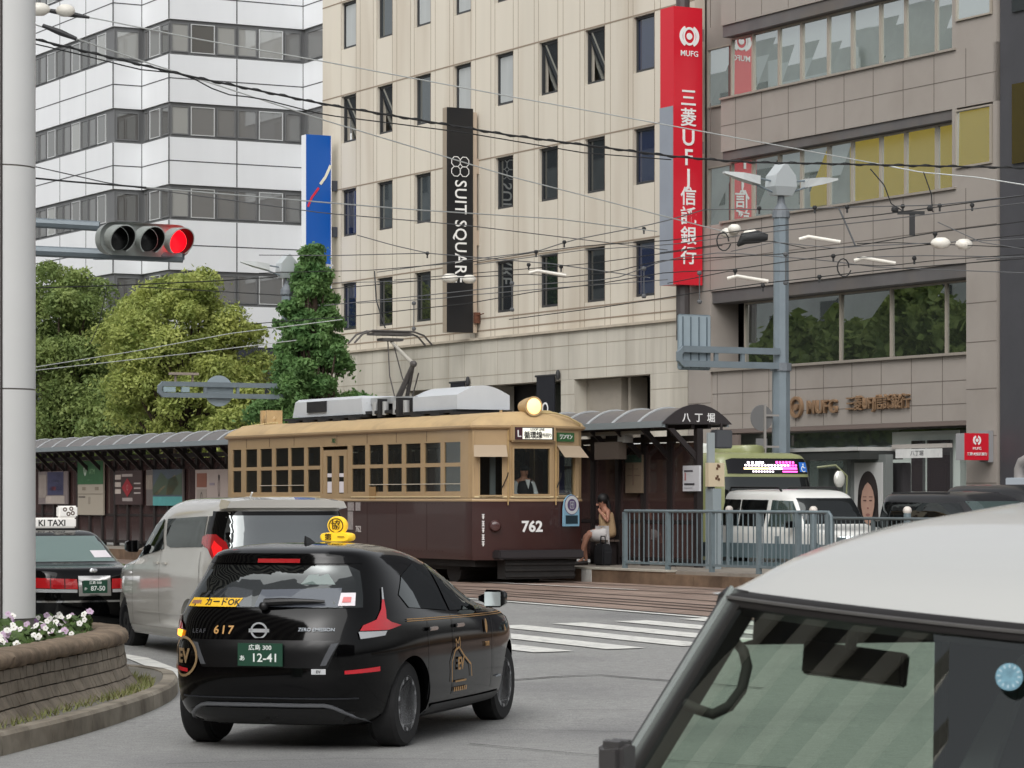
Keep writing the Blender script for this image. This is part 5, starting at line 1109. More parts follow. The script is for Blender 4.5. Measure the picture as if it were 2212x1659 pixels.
# windows and doors on the right and left
for sg in (-1, 1):
    patch('rear_side_window', [(.02, 1.06), (.84, 1.01), (.86, 1.365), (.55, 1.385), (.16, 1.30), (-.06, 1.16)], ms(sg, .006), CG, T)
    patch('front_side_window', [(.90, 1.008), (1.86, .985), (1.90, 1.02), (1.52, 1.26), (1.22, 1.37), (.92, 1.378)], ms(sg, .006), CG, T)
    for n_, (a, c) in (('rear_door', (.42, .86)), ('front_door', (.90, 1.9))):
        q = MB(); x = .64 if n_ == 'rear_door' else 1.22; z = .885; y = B.half(x-.36 if 0 else x, z)
        q.box((x-.2 if n_ == 'front_door' else x-.28, sg*(y+.018), z), (.19, .022, .03)); q.build('door_handle', CHROME, T, bevel=.006)
    for z in (.955, .970): patch('gold_line', [(.1-.2, z), (3.0, z-.035), (3.0, z-.031), (-.1, z+.006)], ms(sg, .008), GOLD, T, .2)
    for x0, x1 in ((.88, .888), (.30, .306), (1.95, 1.957)): patch('door_gap', [(x0, .34), (x1, .34), (x1, .98), (x0, .98)], ms(sg, .005), DARK, T)
    patch('sill_trim', [(.42, .215), (2.3, .215), (2.3, .29), (.42, .29)], ms(sg, .012), BLACK, T)
# gold decals on the right: mascot taxi outline, small badge, lettering
def dec(pts, w_, closed=True):
    P = pts+[pts[0]] if closed else pts
    for a, c in zip(P, P[1:]):
        d_ = Vector((c[0]-a[0], c[1]-a[1])); 
        if d_.length < 1e-5: continue
        n_ = Vector((-d_.y, d_.x)).normalized()*w_/2; yield [(a[0]-n_.x, a[1]-n_.y), (c[0]-n_.x, c[1]-n_.y), (c[0]+n_.x, c[1]+n_.y), (a[0]+n_.x, a[1]+n_.y)]
def decal(name, polys, fn, m):
    q = MB()
    for P in polys: q.face([fn(*p) for p in P])
    return q.build(name, m, T)
fn = ms(-1, .010)
decal('car_outline_decal', list(dec([(.84, .44), (.82, .60), (.90, .69), (1.0, .71), (1.12, .64), (1.30, .56), (1.34, .46)], .016, False))+list(dec([(.92, .44), (1.2, .44)], .014, False))+list(dec([(.93, .70), (.92, .78), (.97, .74), (1.02, .79), (1.03, .71)], .012, False)), fn, GOLD)
surf_text('lettering', 'EV', .14, B, 'right', 1.04, .575, GOLD, T, bold=.02); decal('small_decal', [[(.9+.05*k, .36), (.93+.05*k, .36), (.93+.05*k, .395), (.9+.05*k, .395)] for k in range(7)], fn, GOLD); surf_text('lettering', 'TAXI', .055, B, 'right', 1.75, .70, GOLD, T, bold=.02)
q = [[(1.75+.035*math.cos(a), .85+.06*math.sin(a)) for a in [i*.524 for i in range(12)]]]; decal('oval_decal', q, fn, GOLD); decal('fender_mark', [[(2.40, .78), (2.43, .78), (2.43, .83), (2.40, .83)], [(2.44, .78), (2.47, .78), (2.47, .81), (2.44, .81)]], fn, GOLD); surf_text('lettering', 'zero emission', .03, B, 'right', 2.14, .42, mat('silver_text', (176, 184, 192), .4), T)
# EV ring at the left rear corner
fr = B.m_arc(.012); cx_, cz = .66, .70
decal('ring_decal', [[(cx_+.165*math.cos(a), cz+.155*math.sin(a)), (cx_+.165*math.cos(a2), cz+.155*math.sin(a2)), (cx_+.145*math.cos(a2), cz+.135*math.sin(a2)), (cx_+.145*math.cos(a), cz+.135*math.sin(a))] for a, a2 in [(i*.2618, (i+1)*.2618) for i in range(24)]], fr, mat('faded_gold', (140, 116, 84), .5))
surf_text('lettering', 'EV', .15, B, 'arc', cx_, cz, mat('faded_gold', (140, 116, 84), .5), T, bold=.03, sx=.95)
q = MB(); q.loft([[(.30, y, z) for y, z in ((-.03, 1.525), (.03, 1.525), (.03, 1.53), (-.03, 1.53))], [(.18, y, z) for y, z in ((-.022, 1.53), (.022, 1.53), (.012, 1.58), (-.012, 1.58))], [(.10, y, z) for y, z in ((-.012, 1.53), (.012, 1.53), (.004, 1.60), (-.004, 1.60))]]); q.build('shark_fin_aerial', BLACK, T)
mirror(T, B, 1.84, 1.0, -1, PAINTK); mirror(T, B, 1.84, 1.0, 1, PAINTK)
# yellow roof lamp
YEL = mat('lamp_yellow', (250, 205, 50), .4, emit=(255, 205, 50), es=.25)
rl = MB(); x0 = 1.05; zt = 1.535; y0 = .08
rl.loft([[(x0+dx, y0+.125*math.copysign(abs(math.cos(a))**.6, math.cos(a))*k, zt+.045+.038*math.copysign(abs(math.sin(a))**.6, math.sin(a))*k) for a in [i*.3142 for i in range(20)]] for dx, k in ((-.07, .88), (-.05, 1), (.05, 1), (.07, .88))])
rl.build('roof_lamp_base', YEL, T, smooth=50)
rl = MB(); rl.lathe([(0, -.04), (.068, -.04), (.075, -.025), (.075, .025), (.068, .04), (0, .04)], 28, (x0, y0, zt+.138), Matrix.Rotation(R(90), 4, 'Y')); rl.build('roof_lamp_disc', YEL, T, smooth=50)
MR = Matrix.Rotation(R(-90), 4, 'Z') @ FX; INK = mat('lamp_ink', (66, 44, 14), .6)
q = MB(); ring2(q, (0, 0), .060, .052, 0, 28, 0, 6.2832, .004); me = q.mesh('lamp_ring'); me.transform(Matrix.Rotation(R(-90), 4, 'Z')); o = link('lamp_ring', me, INK, T); o.location = (x0-.046, y0, zt+.138)
text('lettering', '協', .08, INK, T, (x0-.048, y0, zt+.138), MR, extr=.002, bold=.015); text('lettering', '第 一', .058, INK, T, (x0-.078, y0, zt+.043), MR, extr=.002, bold=.015, spacing=1.5)

# ---------------------------------------------------------------- white minivan behind it
LV = [(.22, -.82, 3.70, .84), (.34, -.98, 3.82, .90), (.60, -1.02, 3.86, .925), (.95, -1.02, 3.82, .925), (1.06, -1.0, 3.62, .92), (1.14, -.99, 3.05, .91), (1.22, -.97, 2.86, .90), (1.50, -.90, 2.42, .85), (1.72, -.84, 2.0, .80), (1.83, -.82, 1.72, .74), (1.88, -.76, 1.5, .66), (1.915, -.55, 1.2, .48), (1.925, -.1, .9, .1)]
Ph = R(23.4); rl_ = Vector((-3.40, 35.0)); fw_ = Vector((-math.sin(Ph), math.cos(Ph))); ax_ = rl_+fw_*.95+Vector((math.cos(Ph), math.sin(Ph)))*.86
mv, B = car('white_minivan', 'white minivan with dark glass between the two dark taxis', 'minivan', (ax_.x, ax_.y, g(ax_.y)), R(90)+Ph, LV, PEARL, (0, 3.0), .34, .22, RIMS, 6.5, 4.0, 1.12)
T = mv; mr = B.m_rear; ms = B.m_side
patch('rear_surround', [(-1.0, 1.36), (-.72, 1.30), (.72, 1.30), (1.0, 1.36), (.98, 1.76), (-.98, 1.76)], B.m_arc(.006), PAINTK, T)
patch('rear_window', [(-.76, 1.33), (.76, 1.33), (.74, 1.50), (.68, 1.71), (-.68, 1.71), (-.74, 1.50)], mr(.012), glass('minivan_rear_glass', (40, 42, 45), .2), T)
for sg in (-1, 1):
    patch('d_pillar', [(-.89, 1.36), (-.42, 1.34), (-.42, 1.70), (-.80, 1.72)], ms(sg, .004), PAINTK, T)
    patch('sliding_door_window', [(-.38, 1.34), (.85, 1.315), (1.0, 1.34), (1.08, 1.42), (1.18, 1.66), (-.38, 1.70)], ms(sg, .008), CG, T)
    patch('front_side_window', [(1.12, 1.30), (1.40, 1.26), (2.40, 1.17), (2.46, 1.22), (1.95, 1.56), (1.34, 1.66), (1.26, 1.50)], ms(sg, .008), CG, T)
    o = patch('tail_lamp', [(sg*.76, 1.12), (sg*.70, 1.24), (sg*.74, 1.40), (sg*.88, 1.49), (sg*1.10, 1.49), (sg*1.24, 1.46), (sg*1.26, 1.38), (sg*1.08, 1.32), (sg*.95, 1.18), (sg*.88, 1.08)], B.m_arc(.014), LREDL, T)
    patch('lamp_core', [(sg*.80, 1.18), (sg*.80, 1.34), (sg*.92, 1.42), (sg*.98, 1.34), (sg*.90, 1.16)], B.m_arc(.018), mat('lamp_bright_red', (200, 20, 26), .15, emit=(255, 40, 40), es=.35), o)
    for x in (1.0, 1.34): q = MB(); q.box((x, sg*(B.half(x, 1.12)+.015), 1.12), (.16, .025, .035)); q.build('door_handle', PEARL, T, bevel=.006)
    for x0 in (-.36, 1.2, 2.38): patch('door_gap', [(x0, .38), (x0+.010, .38), (x0+.010, 1.28), (x0, 1.28)], ms(sg, .006), mat('gap_grey', (90, 88, 84), .7), T)
    patch('side_crease', [(-.3, .52), (2.3, .50), (2.3, .515), (-.3, .535)], ms(sg, .012), PEARL, T)
    patch('sill', [(.5, .24), (2.5, .24), (2.5, .33), (.5, .33)], ms(sg, .012), mat('sill_pearl', (180, 178, 172), .4), T)
patch('rear_bumper', [(-.86, .3), (.86, .3), (.88, .62), (-.88, .62)], mr(.012), PEARL, T)
patch('tailgate_strip', [(-.72, 1.20), (.72, 1.20), (.70, 1.28), (-.70, 1.28)], mr(.012), CHROME, T)
q = MB(); q.loft([[(-.55-.36*k, y, z) for y, z in ((-.74, 1.77+.03*k), (.74, 1.77+.03*k), (.70, 1.90-.025*k), (.4, 1.925-.03*k), (-.4, 1.925-.03*k), (-.70, 1.90-.025*k))] for k in (0, 1)]); q.build('roof_spoiler', PEARL, T, smooth=40)
q = MB(); q.cyl((-.4, .3, 1.9), (-.5, .3, 1.98), .012, 6); q.box((-.4, .3, 1.915), (.12, .05, .03)); q.build('aerial', WHITE, T)
mirror(T, B, 2.40, 1.24, 1, PAINTK, False); mirror(T, B, 2.40, 1.24, -1, PAINTK, False)

# ---------------------------------------------------------------- black saloon taxi at the left
LV = [(.20, -.84, 3.50, .77), (.32, -1.0, 3.64, .825), (.55, -1.03, 3.68, .845), (.80, -1.01, 3.64, .845), (.90, -.98, 3.5, .835), (.955, -.90, 3.2, .82), (.98, -.5, 2.5, .80), (1.0, -.26, 2.2, .785), (1.05, -.12, 2.02, .755), (1.2, .12, 1.68, .70), (1.34, .36, 1.40, .645), (1.41, .56, 1.15, .58), (1.44, .8, 1.0, .4), (1.448, .9, .95, .1)]
Ph = R(28.6); c0 = at(206, 1252, 39.0); fw_ = Vector((-math.sin(Ph), math.cos(Ph))); a2 = Vector((c0.x, c0.y))+fw_*1.05
sd, B = car('black_saloon_taxi', 'black saloon taxi with white roof sign behind the flower planter', 'taxi', (a2.x, a2.y, g(a2.y)), R(90)+Ph, LV, PAINTK, (0, 2.78), .315, .19, RIMS, 6, 5, 1.12)
T = sd; mr = B.m_rear; ms = B.m_side
patch('rear_window', [(-.72, 1.03), (.72, 1.03), (.60, 1.36), (-.60, 1.36)], mr(.008), glass('saloon_rear_glass', (112, 132, 128), .15), T)
patch('window_sticker', [(-.62, 1.08), (-.36, 1.08), (-.34, 1.17), (-.58, 1.17)], mr(.016), mat('sticker_white', (228, 222, 226), .5), T)
for sg in (-1, 1):
    o = patch('tail_lamp', [(sg*.23, .69), (sg*.24, .82), (sg*.78, .84), (sg*.82, .71)], mr(.014), LREDL, T)
    patch('lamp_lower', [(sg*.24, .645), (sg*.24, .685), (sg*.83, .70), (sg*.82, .655)], mr(.014), LCLR, o)
    patch('side_window', [(.15, 1.03), (1.75, 1.0), (1.3, 1.34), (.55, 1.36)], ms(sg, .006), CGT, T)
    for a in (.40, .58): patch('lamp_divider', [(sg*a, .695), (sg*(a+.014), .695), (sg*(a+.014), .83), (sg*a, .83)], mr(.018), mat('lamp_dark_red', (58, 8, 12), .3), o)
    patch('lamp_inner', [(sg*.30, .715), (sg*.56, .72), (sg*.56, .75), (sg*.30, .745)], mr(.017), mat('lamp_inner_red', (150, 14, 20), .15), o)
patch('plate_surround', [(-.22, .60), (.22, .60), (.22, .86), (-.22, .86)], mr(.012), CHROME, T); plate(B, T, .72, 0, .33, .165, '広島 500', '87-50', 'か', .02)
patch('bumper_strip', [(-.82, .52), (.82, .52), (.82, .545), (-.82, .545)], mr(.02), CHROME, T)
q = MB(); q.sph((B.rear(0, .92)-.012, 0, .925), .06, 12, 6, (.3, 1, .6)); q.build('emblem', CHROME, T)
q = MB(); q.bx(.85, .97, -.45, .45, 1.46, 1.60); q.build('roof_sign', mat('roof_sign_white', (232, 230, 226), .4, emit=(255, 250, 240), es=.12), T, bevel=.02); q = MB(); q.bx(.85, .97, -.47, -.20, 1.60, 1.76); q.build('roof_sign_top', mat('roof_sign_white', (232, 230, 226), .4), T, bevel=.02)
q = MB(); q.bx(.84, .98, -.46, .46, 1.44, 1.46); q.build('roof_sign_base', BLACK, T)
text('lettering', 'KI TAXI', .115, BLACK, T, (.848, -.10, 1.525), MR, extr=.001, bold=.02)
q = MB(); [ring2(q, (a, c), .03, .014, 0, 10, 0, 6.28, .004) for a, c in ((-.05, .03), (.04, .04), (.0, -.03), (.06, -.02))]; me = q.mesh('roof_sign_mark'); me.transform(Matrix.Rotation(R(-90), 4, 'Z')); o = link('roof_sign_mark', me, mat('mark_brown', (90, 70, 60), .6), T); o.location = (.848, -.335, 1.68)

# ---------------------------------------------------------------- white off-road wagon beyond the railing (drives towards us)
LV = [(.32, -.74, 3.52, .84), (.46, -.93, 3.70, .93), (.80, -.95, 3.74, .95), (1.0, -.95, 3.72, .95), (1.07, -.945, 3.5, .94), (1.12, -.94, 2.75, .93), (1.18, -.935, 2.34, .915), (1.45, -.90, 2.10, .865), (1.72, -.86, 1.88, .81), (1.84, -.82, 1.66, .74), (1.885, -.7, 1.4, .6), (1.90, -.2, 1.0, .2)]
su, B = car('white_wagon', 'white off road wagon behind the railing, facing right', 'car', W(14.85, -12.75, .3), SR, LV, PAINTW, (0, 2.85), .37, .24, RIMS, 7, 6, 1.15)
T = su; ms = B.m_side; mf = B.m_front
for sg in (-1, 1):
    patch('rear_side_window', [(-.72, 1.16), (.0, 1.15), (.0, 1.69), (-.68, 1.70)], ms(sg, .008), CG, T); patch('middle_side_window', [(.04, 1.15), (.98, 1.14), (1.02, 1.68), (.04, 1.69)], ms(sg, .008), CG, T)
    patch('front_side_window', [(1.14, 1.14), (2.16, 1.14), (2.12, 1.22), (1.78, 1.66), (1.16, 1.68)], ms(sg, .008), CGT, T)
    patch('arch_trim', [(2.85+.46*math.cos(R(a)), .37+.46*math.sin(R(a))) for a in range(0, 181, 12)]+[(2.85+.43*math.cos(R(a)), .37+.43*math.sin(R(a))) for a in range(180, -1, -12)], ms(sg, .012), BLACK, T, .2)
    q = MB(); q.tube([(-.6, sg*.72, 1.87), (-.55, sg*.72, 1.94), (1.2, sg*.70, 1.93), (1.3, sg*.7, 1.86)], .022, 8); q.build('roof_rail', BLACK, T)
    patch('headlamp', [(sg*.55, .80), (sg*.88, .80), (sg*.88, .96), (sg*.55, .96)], mf(.015), mat('headlamp_lit', (230, 240, 240), .15, emit=(235, 250, 250), es=1.5), T)
    mirror(T, B, 2.12, 1.12, sg, PAINTK, False)
patch('windscreen', [(-.74, 1.20), (.74, 1.20), (.68, 1.72), (-.68, 1.72)], mf(.008), CG, T); patch('grille', [(-.5, .62), (.5, .62), (.5, .95), (-.5, .95)], mf(.012), BLACK, T); patch('front_bumper', [(-.86, .36), (.86, .36), (.86, .56), (-.86, .56)], mf(.014), BLACK, T)

# ---------------------------------------------------------------- black van and dark saloon further right
LV2 = [(.25, -.85, 3.5, .8), (.5, -1.0, 3.7, .9), (.95, -1.0, 3.7, .92), (1.08, -.98, 3.3, .91), (1.2, -.96, 2.7, .89), (1.5, -.9, 2.2, .84), (1.74, -.84, 1.75, .76), (1.82, -.75, 1.4, .6), (1.85, -.3, 1., .2)]
bv, B = car('black_van', 'black van with grey roof seen over the white car roof', 'van', W(SX(2022, -11.6), -11.6, .3), SR, LV2, mat('dark_van_paint', (26, 26, 28), .3, 0, coat=.5), (0, 2.9), .34, .21, RIMS, 7, 5)
for sg in (-1, 1): patch('side_window', [(-.8, 1.1), (2.4, 1.08), (1.75, 1.62), (-.75, 1.64)], B.m_side(sg, .008), CG, bv)
patch('windscreen', [(-.74, 1.2), (.74, 1.2), (.66, 1.66), (-.66, 1.66)], B.m_front(.008), CGT, bv)
q = MB(); [q.loft([[(x, y-.04, 1.79), (x, y+.04, 1.79), (x, y+.04, 1.835), (x, y-.04, 1.835)] for x in (-.6, 1.2)]) for y in (-.6, .6)]; q.build('roof_rail', mat('rail_dark', (70, 70, 72), .4, .4), bv)
ds, B = car('dark_hatchback', 'dark car roof right of the black van', 'car', W(SX(2150, -8.6), -8.6, .3), SR, [(z*1.08, a, c, w_) for z, a, c, w_ in LV2], mat('dark_van_paint', (26, 26, 28), .3), (0, 2.9), .34, .2, RIMS, 6, 5)
patch('windscreen', [(-.74, 1.3), (.74, 1.3), (.66, 1.76), (-.66, 1.76)], B.m_front(.008), CGT, ds)

# ---------------------------------------------------------------- lime green bus
BUSP = mat('bus_lime', (140, 144, 100), .35, 0, .5, .05, coat=.4)
xb = 9.3; yL_, yR_ = SY(1557, xb), SY(1764, xb); yc = (yL_+yR_)/2; hw = (yR_-yL_)/2*1.06
bus = sthing('lime_bus', 'lime green bus with lit destination display facing the camera', 'bus', xb, yc, .3)
zt = ZZ(xb, yc, 976)-.3
LVB = [(.3, -8.9, -.10, hw*.93), (.5, -9, -.02, hw*.98), (1.2, -9, 0, hw), (1.9, -9, -.03, hw), (2.3, -9, -.1, hw*.99), (zt-.25, -9, -.16, hw*.97), (zt-.1, -8.95, -.22, hw*.92), (zt-.02, -8.8, -.4, hw*.78), (zt, -8, -1, hw*.3)]
B = Body(LVB, 14, 11); B.split = lambda z: -4.5
B.mesh().build('body', BUSP, bus, smooth=35)
dz = lambda yd: ZZ(xb, yc, yd)-.3
mf = B.m_front; du = lambda xd: SY(xd, xb-.1)-yc
patch('display_glass', [(du(1572), dz(1023)), (du(1752), dz(1023)), (du(1752), dz(994)), (du(1740), dz(990)), (du(1584), dz(990)), (du(1572), dz(994))], mf(.01), mat('display_black', (10, 9, 14), .15), bus)
patch('windscreen', [(du(1562), dz(1120)), (du(1764), dz(1120)), (du(1760), dz(1030)), (du(1566), dz(1030))], mf(.012), CG, bus)
LEDW = mat('led_white', (255, 240, 250), .4, emit=(255, 236, 250), es=2.2); LEDP = mat('led_pink', (255, 90, 190), .4, emit=(255, 84, 190), es=2.0); LEDO = mat('led_amber', (255, 200, 150), .4, emit=(255, 196, 150), es=2.0)
def led(m, segs):
    q = MB()
    for a, c, y0, y1 in segs: P = [(du(a), dz(y1)), (du(c), dz(y1)), (du(c), dz(y0)), (du(a), dz(y0))]; q.face([mf(.02)(*p) for p in P])
    q.build('led_text', m, bus)
led(LEDW, [(1616+9*k, 1621+9*k, 997, 1001) for k in range(3)]+[(1640, 1652, 997, 1001)]+[(1610+7*k, 1614.5+7*k, 1003, 1007) for k in range(14)]+[(1625+6*k, 1629+6*k, 1017, 1020) for k in range(8)])
led(LEDO, [(1607, 1660, 1010, 1014)]); led(LEDW, [(1661, 1690, 1010, 1014)])
led(LEDP, [(1678+7*k, 1682.5+7*k, 996, 1001) for k in range(6)]+[(1700+6*k, 1704.5+6*k, 1003, 1007) for k in range(4)]+[(1690, 1722, 1009, 1014), (1690, 1722, 1017, 1020)])
patch('accessible_symbol', [(du(1728), dz(1019)), (du(1746), dz(1019)), (du(1746), dz(998)), (du(1728), dz(998))], mf(.018), mat('symbol_blue', (34, 92, 170), .4, emit=(34, 92, 170), es=.3), bus)
q = MB(); 
for a, c, y0, y1 in ((1735.5, 1738.5, 1001, 1004), (1735.5, 1738, 1005, 1010), (1738, 1742, 1009, 1011)): q.face([mf(.022)(*p) for p in ((du(a), dz(y1)), (du(c), dz(y1)), (du(c), dz(y0)), (du(a), dz(y0)))])
for k in range(9): a = R(100+24*k); a2 = R(124+24*k); q.face([mf(.022)(du(1737)+.075*math.cos(t)*r_, dz(1012.5)+.075*math.sin(t)*r_) for t, r_ in ((a, 1), (a2, 1), (a2, .72), (a, .72))])
q.build('symbol', WHITE, bus)
q = MB(); q.loft([[(-1.4+x, y*k, zt-.02+z) for x, y in [(.9*math.cos(a), .55*math.sin(a)) for a in [i*.3927 for i in range(16)]]] for z, k in ((0, 1), (.1, 1), (.17, .85), (.19, .3))]); q.build('roof_vent', BUSP, bus, smooth=45)
q = MB(); q.loft([[(x, y, z) for y, z in ((-hw*.75, zt-.06), (hw*.6, zt-.06), (hw*.55, zt+.26), (-hw*.7, zt+.26))] for x in (-6.5, -3.6)]); q.build('roof_air_unit', mat('unit_white', (228, 230, 228), .4), bus, bevel=.06)
q = MB(); q.tube([(-.1, hw, zt-.35), (.15, hw+.35, zt-.3), (.25, hw+.6, zt-.55), (.2, hw+.62, zt-.95), (.1, hw+.3, zt-1.25)], .025, 8); q.build('mirror_arm', mat('mirror_arm', (120, 124, 90), .4), bus, smooth=True)
q = MB(); q.sph((.2, hw+.42, zt-.62), .17, 12, 8, (.5, .9, 1.2)); q.sph((.2, hw+.15, zt-1.15), .14, 12, 8, (.5, 1, 1.1)); q.build('mirror', mat('mirror_white', (214, 214, 206), .3, .3), bus, smooth=True)
# ================================================================ near white van, seen over its windscreen
FW = Vector((-.72, -.694, 0)); LW = Vector((.694, -.72, 0)); TL = Vector((.476, 6.40, 1.795))
vy = -math.atan(.055)
nv = thing('white_van', 'nearest white van, with a grab handle and round sticker behind its windscreen', 'van', (TL+LW*.70).to_tuple()[:2]+(0,), math.atan2(FW.y, FW.x))
def V_(x, y, z): return (x, y, z-.055*(y+.70))
ZR = pchip([-3.6, -2.5, -1.5, -1.0, -.7, -.485, -.28, -.148, -.078, 0.0], [2.03, 2.035, 2.025, 1.998, 1.968, 1.944, 1.909, 1.877, 1.85, 1.795])
def roofpt(x, y):
    e = abs(y)/.78; z = ZR(x)+.025*(1-e*e)*min(1, -x*2)
    dn = max(0, (e-.80)/.20)
    return V_(x, y, z-.0-.16*dn**2.2*min(1, (-x)*6+.0)+(.0))
VW = mat('van_white', (200, 201, 198), .25, 0, coat=.5)
q = MB(); xs = [0, -.02, -.05, -.1, -.16, -.24, -.35, -.5, -.7, -.95, -1.3, -1.8, -2.5, -3.4]; ys_ = [-.78+.06*i for i in range(27)]
def hb(y): return .10*(1-(y/.75)**2)        # header bows forward in the middle
gr = [[q.bm.verts.new(roofpt(x+hb(y)*max(0, 1+x/.8)*(1), y) if 0 else (lambda p: (p[0]+hb(y)*max(0, 1+x/.8), p[1], p[2]))(roofpt(x, y))) for y in ys_] for x in xs]
for a, c in zip(gr, gr[1:]):
    for i in range(len(ys_)-1): q.bm.faces.new((a[i], a[i+1], c[i+1], c[i]))
q.build('roof', VW, nv, smooth=60)
# headliner, sides, floor, seats: the dark cabin seen through the glass
CAB = mat('cabin_dark', (34, 31, 29), .8, 0, 2, .2); HL = mat('headliner', (60, 54, 48), .85)
q = MB(); gr = [[q.bm.verts.new((x+hb(y)*max(0, 1+x/.8)-.02, y*.97, roofpt(x, y)[2]-.05)) for y in ys_[1:-1]] for x in [-.03, -.1, -.3, -.6, -1.2, -2.2, -3.3]]
for a, c in zip(gr, gr[1:]):
    for i in range(len(a)-1): q.bm.faces.new((a[i], c[i], c[i+1], a[i+1]))
q.build('headliner', HL, nv)
BT = .85                                       # rake of the windscreen: forward run per drop
def wsp(y, t, off=0.):                         # t = drop below the header
    yy = y*(1+.10*t); return Vector(V_(BT*t+hb(y)*(1+.5*t)+off*.65, yy, 1.795-t+off*.76))
q = MB()
TT = [.018+.098*i for i in range(10)]; YY = [-.66+.066*i for i in range(21)]
gr = [[q.bm.verts.new(wsp(y, t)) for y in YY] for t in TT]
for a, c in zip(gr, gr[1:]):
    for i in range(20): q.bm.faces.new((a[i], c[i], c[i+1], a[i+1]))
VG = glass('windscreen_glass', (20, 24, 22), .07, .0, trans=.98, tint=(232, 243, 234))
q.build('windscreen', VG, nv, smooth=True)
# black header band, rubber seal and pillars
q = MB(); n = 24
rg = [[wsp(y, t, o_) for t, o_ in ((-.010, .004), (.008, .012), (.022, .004), (.022, -.02), (-.010, -.02))] for y in [-.735+1.47*i/n for i in range(n+1)]]
q.loft(rg); q.build('header_trim', mat('trim_black', (34, 32, 32), .35), nv, smooth=50)
q = MB(); rg = [[wsp(y, t, o_) for t, o_ in ((.008, .013), (.011, .016), (.014, .012))] for y in [-.70+1.40*i/n for i in range(n+1)]]; q.loft(rg); q.build('bright_strip', mat('strip_silver', (140, 138, 136), .3, .6), nv, smooth=True)
for sg in (-1, 1):
    def pil(y0, o0, prof_): return [[wsp(sg*(y0+dy), t, o_) for dy, o_ in prof_] for t in [-.01+.1*i for i in range(11)]]
    q = MB(); q.loft(pil(.70, 0, [(.030, -.02), (.032, .004), (.024, .010), (-.050, .006), (-.055, -.04), (.02, -.05)])); o = q.build('windscreen_pillar', mat('pillar_dark', (24, 23, 22), .3, .0, coat=.2), nv, smooth=45)
    q = MB(); q.loft(pil(.70, 0, [(.012, .009), (.009, .015), (.001, .015), (-.002, .008)])); q.build('pillar_strip', mat('strip_bright', (178, 186, 182), .3, .5), o, smooth=True)
    # cabin sides with a front window opening
    q = MB(); 
    wy = lambda t: sg*.70*(1+.10*t)
    P = lambda x, z: V_(x, sg*(.70+.09*(1.795-z)), z)
    q.face([P(-.06, 1.76), P(-3.3, 1.92), P(-3.3, 1.70), P(-.06, 1.70)]); q.face([P(-.06, 1.70), P(-.74, 1.70), P(-.74, 1.672), P(.0, 1.69)]); q.face([P(-.74, 1.70), P(-3.3, 1.70), P(-3.3, .4), P(-.80, .4)])
    q.face([P(-.80, 1.06), P(.62, 1.06), P(.62, .4), P(-.80, .4)]); q.build('cabin_side', CAB, nv)
    q = MB(); yy = lambda z: sg*(.785+.06*(1.7-z)); q.face([(-3.4, yy(1.75), 1.78), (-.78, yy(1.75), 1.78), (-.85, yy(.4), .35), (-3.4, yy(.4), .35)]); q.face([(-.85, yy(1.05), 1.03), (.9, yy(1.05), 1.03), (.9, yy(.4), .35), (-.85, yy(.4), .35)]); q.build('side_panel', VW, nv)
    q = MB(); q.face([(-.76, sg*.745, 1.68), (-.04, sg*.735, 1.70), (.6, sg*.80, 1.06), (-.8, sg*.80, 1.06)]); q.build('front_side_window', glass('side_glass', (20, 24, 22), .01, trans=.98, tint=(226, 240, 228)), nv)
q = MB(); q.bx(-3.4, 1.2, -.8, .8, .35, .42); q.bx(.55, 1.0, -.78, .78, .42, 1.02); q.bx(-3.42, -3.36, -.78, .78, .35, 1.95); q.build('cabin_floor', CAB, nv)
for sg in (-1, 1): q = MB(); q.bx(-1.06, -.96, sg*.4-.14, sg*.4+.14, 1.36, 1.58); q.build('headrest', mat('seat_dark', (48, 45, 44), .9), nv, bevel=.04)
for sg in (-1, 1): q = MB(); q.bx(-.95, -.45, sg*.4-.26, sg*.4+.26, .42, .85); q.bx(-1.05, -.88, sg*.4-.26, sg*.4+.26, .85, 1.32); q.build('seat', mat('seat_dark', (48, 45, 44), .9), nv, bevel=.05)
q = MB(); q.loft([[(.98, y, 1.0) for y in (-.80, .80)]+[(.98, y, .4) for y in (.80, -.80)], [(1.35, y, .92) for y in (-.74, .74)]+[(1.45, y, .4) for y in (.74, -.74)]]); q.build('bonnet', VW, nv)
q = MB(); q.loft([[V_(.03, -.69, 1.775), V_(.03, .69, 1.775), V_(.03, .69, 1.755), V_(.03, -.69, 1.755)], [V_(-.12, -.69, 1.79), V_(-.12, .69, 1.79), V_(-.12, .69, 1.76), V_(-.12, -.69, 1.76)]]); q.build('header_lining', HL, nv)
def vray(xd, yd, inset):                       # point on a plane parallel to the windscreen, inset behind it
    M = (Matrix.Translation(nv.location) @ Matrix.Rotation(nv.rotation_euler.z, 4, 'Z')).inverted()
    o = M @ Vector((0, 0, CH)); d_ = M.to_3x3() @ Vector(((xd-CX)/FD, 1, (HY-yd)/FD)); nn = Vector((.65, 0, .76)); p0 = Vector((0.05-.65*inset, 0, 1.77-.76*inset)); t = (p0-o).dot(nn)/d_.dot(nn); return o+d_*t
q = MB(); q.tube([vray(*p) for p in ((1576, 1392, .05), (1592, 1390, .07), (1606, 1406, .075), (1614, 1440, .075), (1602, 1490, .075), (1575, 1526, .075), (1540, 1543, .07), (1505, 1532, .06), (1480, 1520, .05))], .0115, 10); q.build('grab_handle', CAB, nv, smooth=True)
q = MB(); c4 = [vray(xd, yd, .16) for xd, yd in ((1733, 1380), (1953, 1409), (1945, 1481), (1727, 1452))]; nn = Vector((.65, 0, .2)); q.prism(c4, -nn*.04); q.build('rear_view_mirror', mat('mirror_back', (66, 60, 56), .4), nv, bevel=.006)
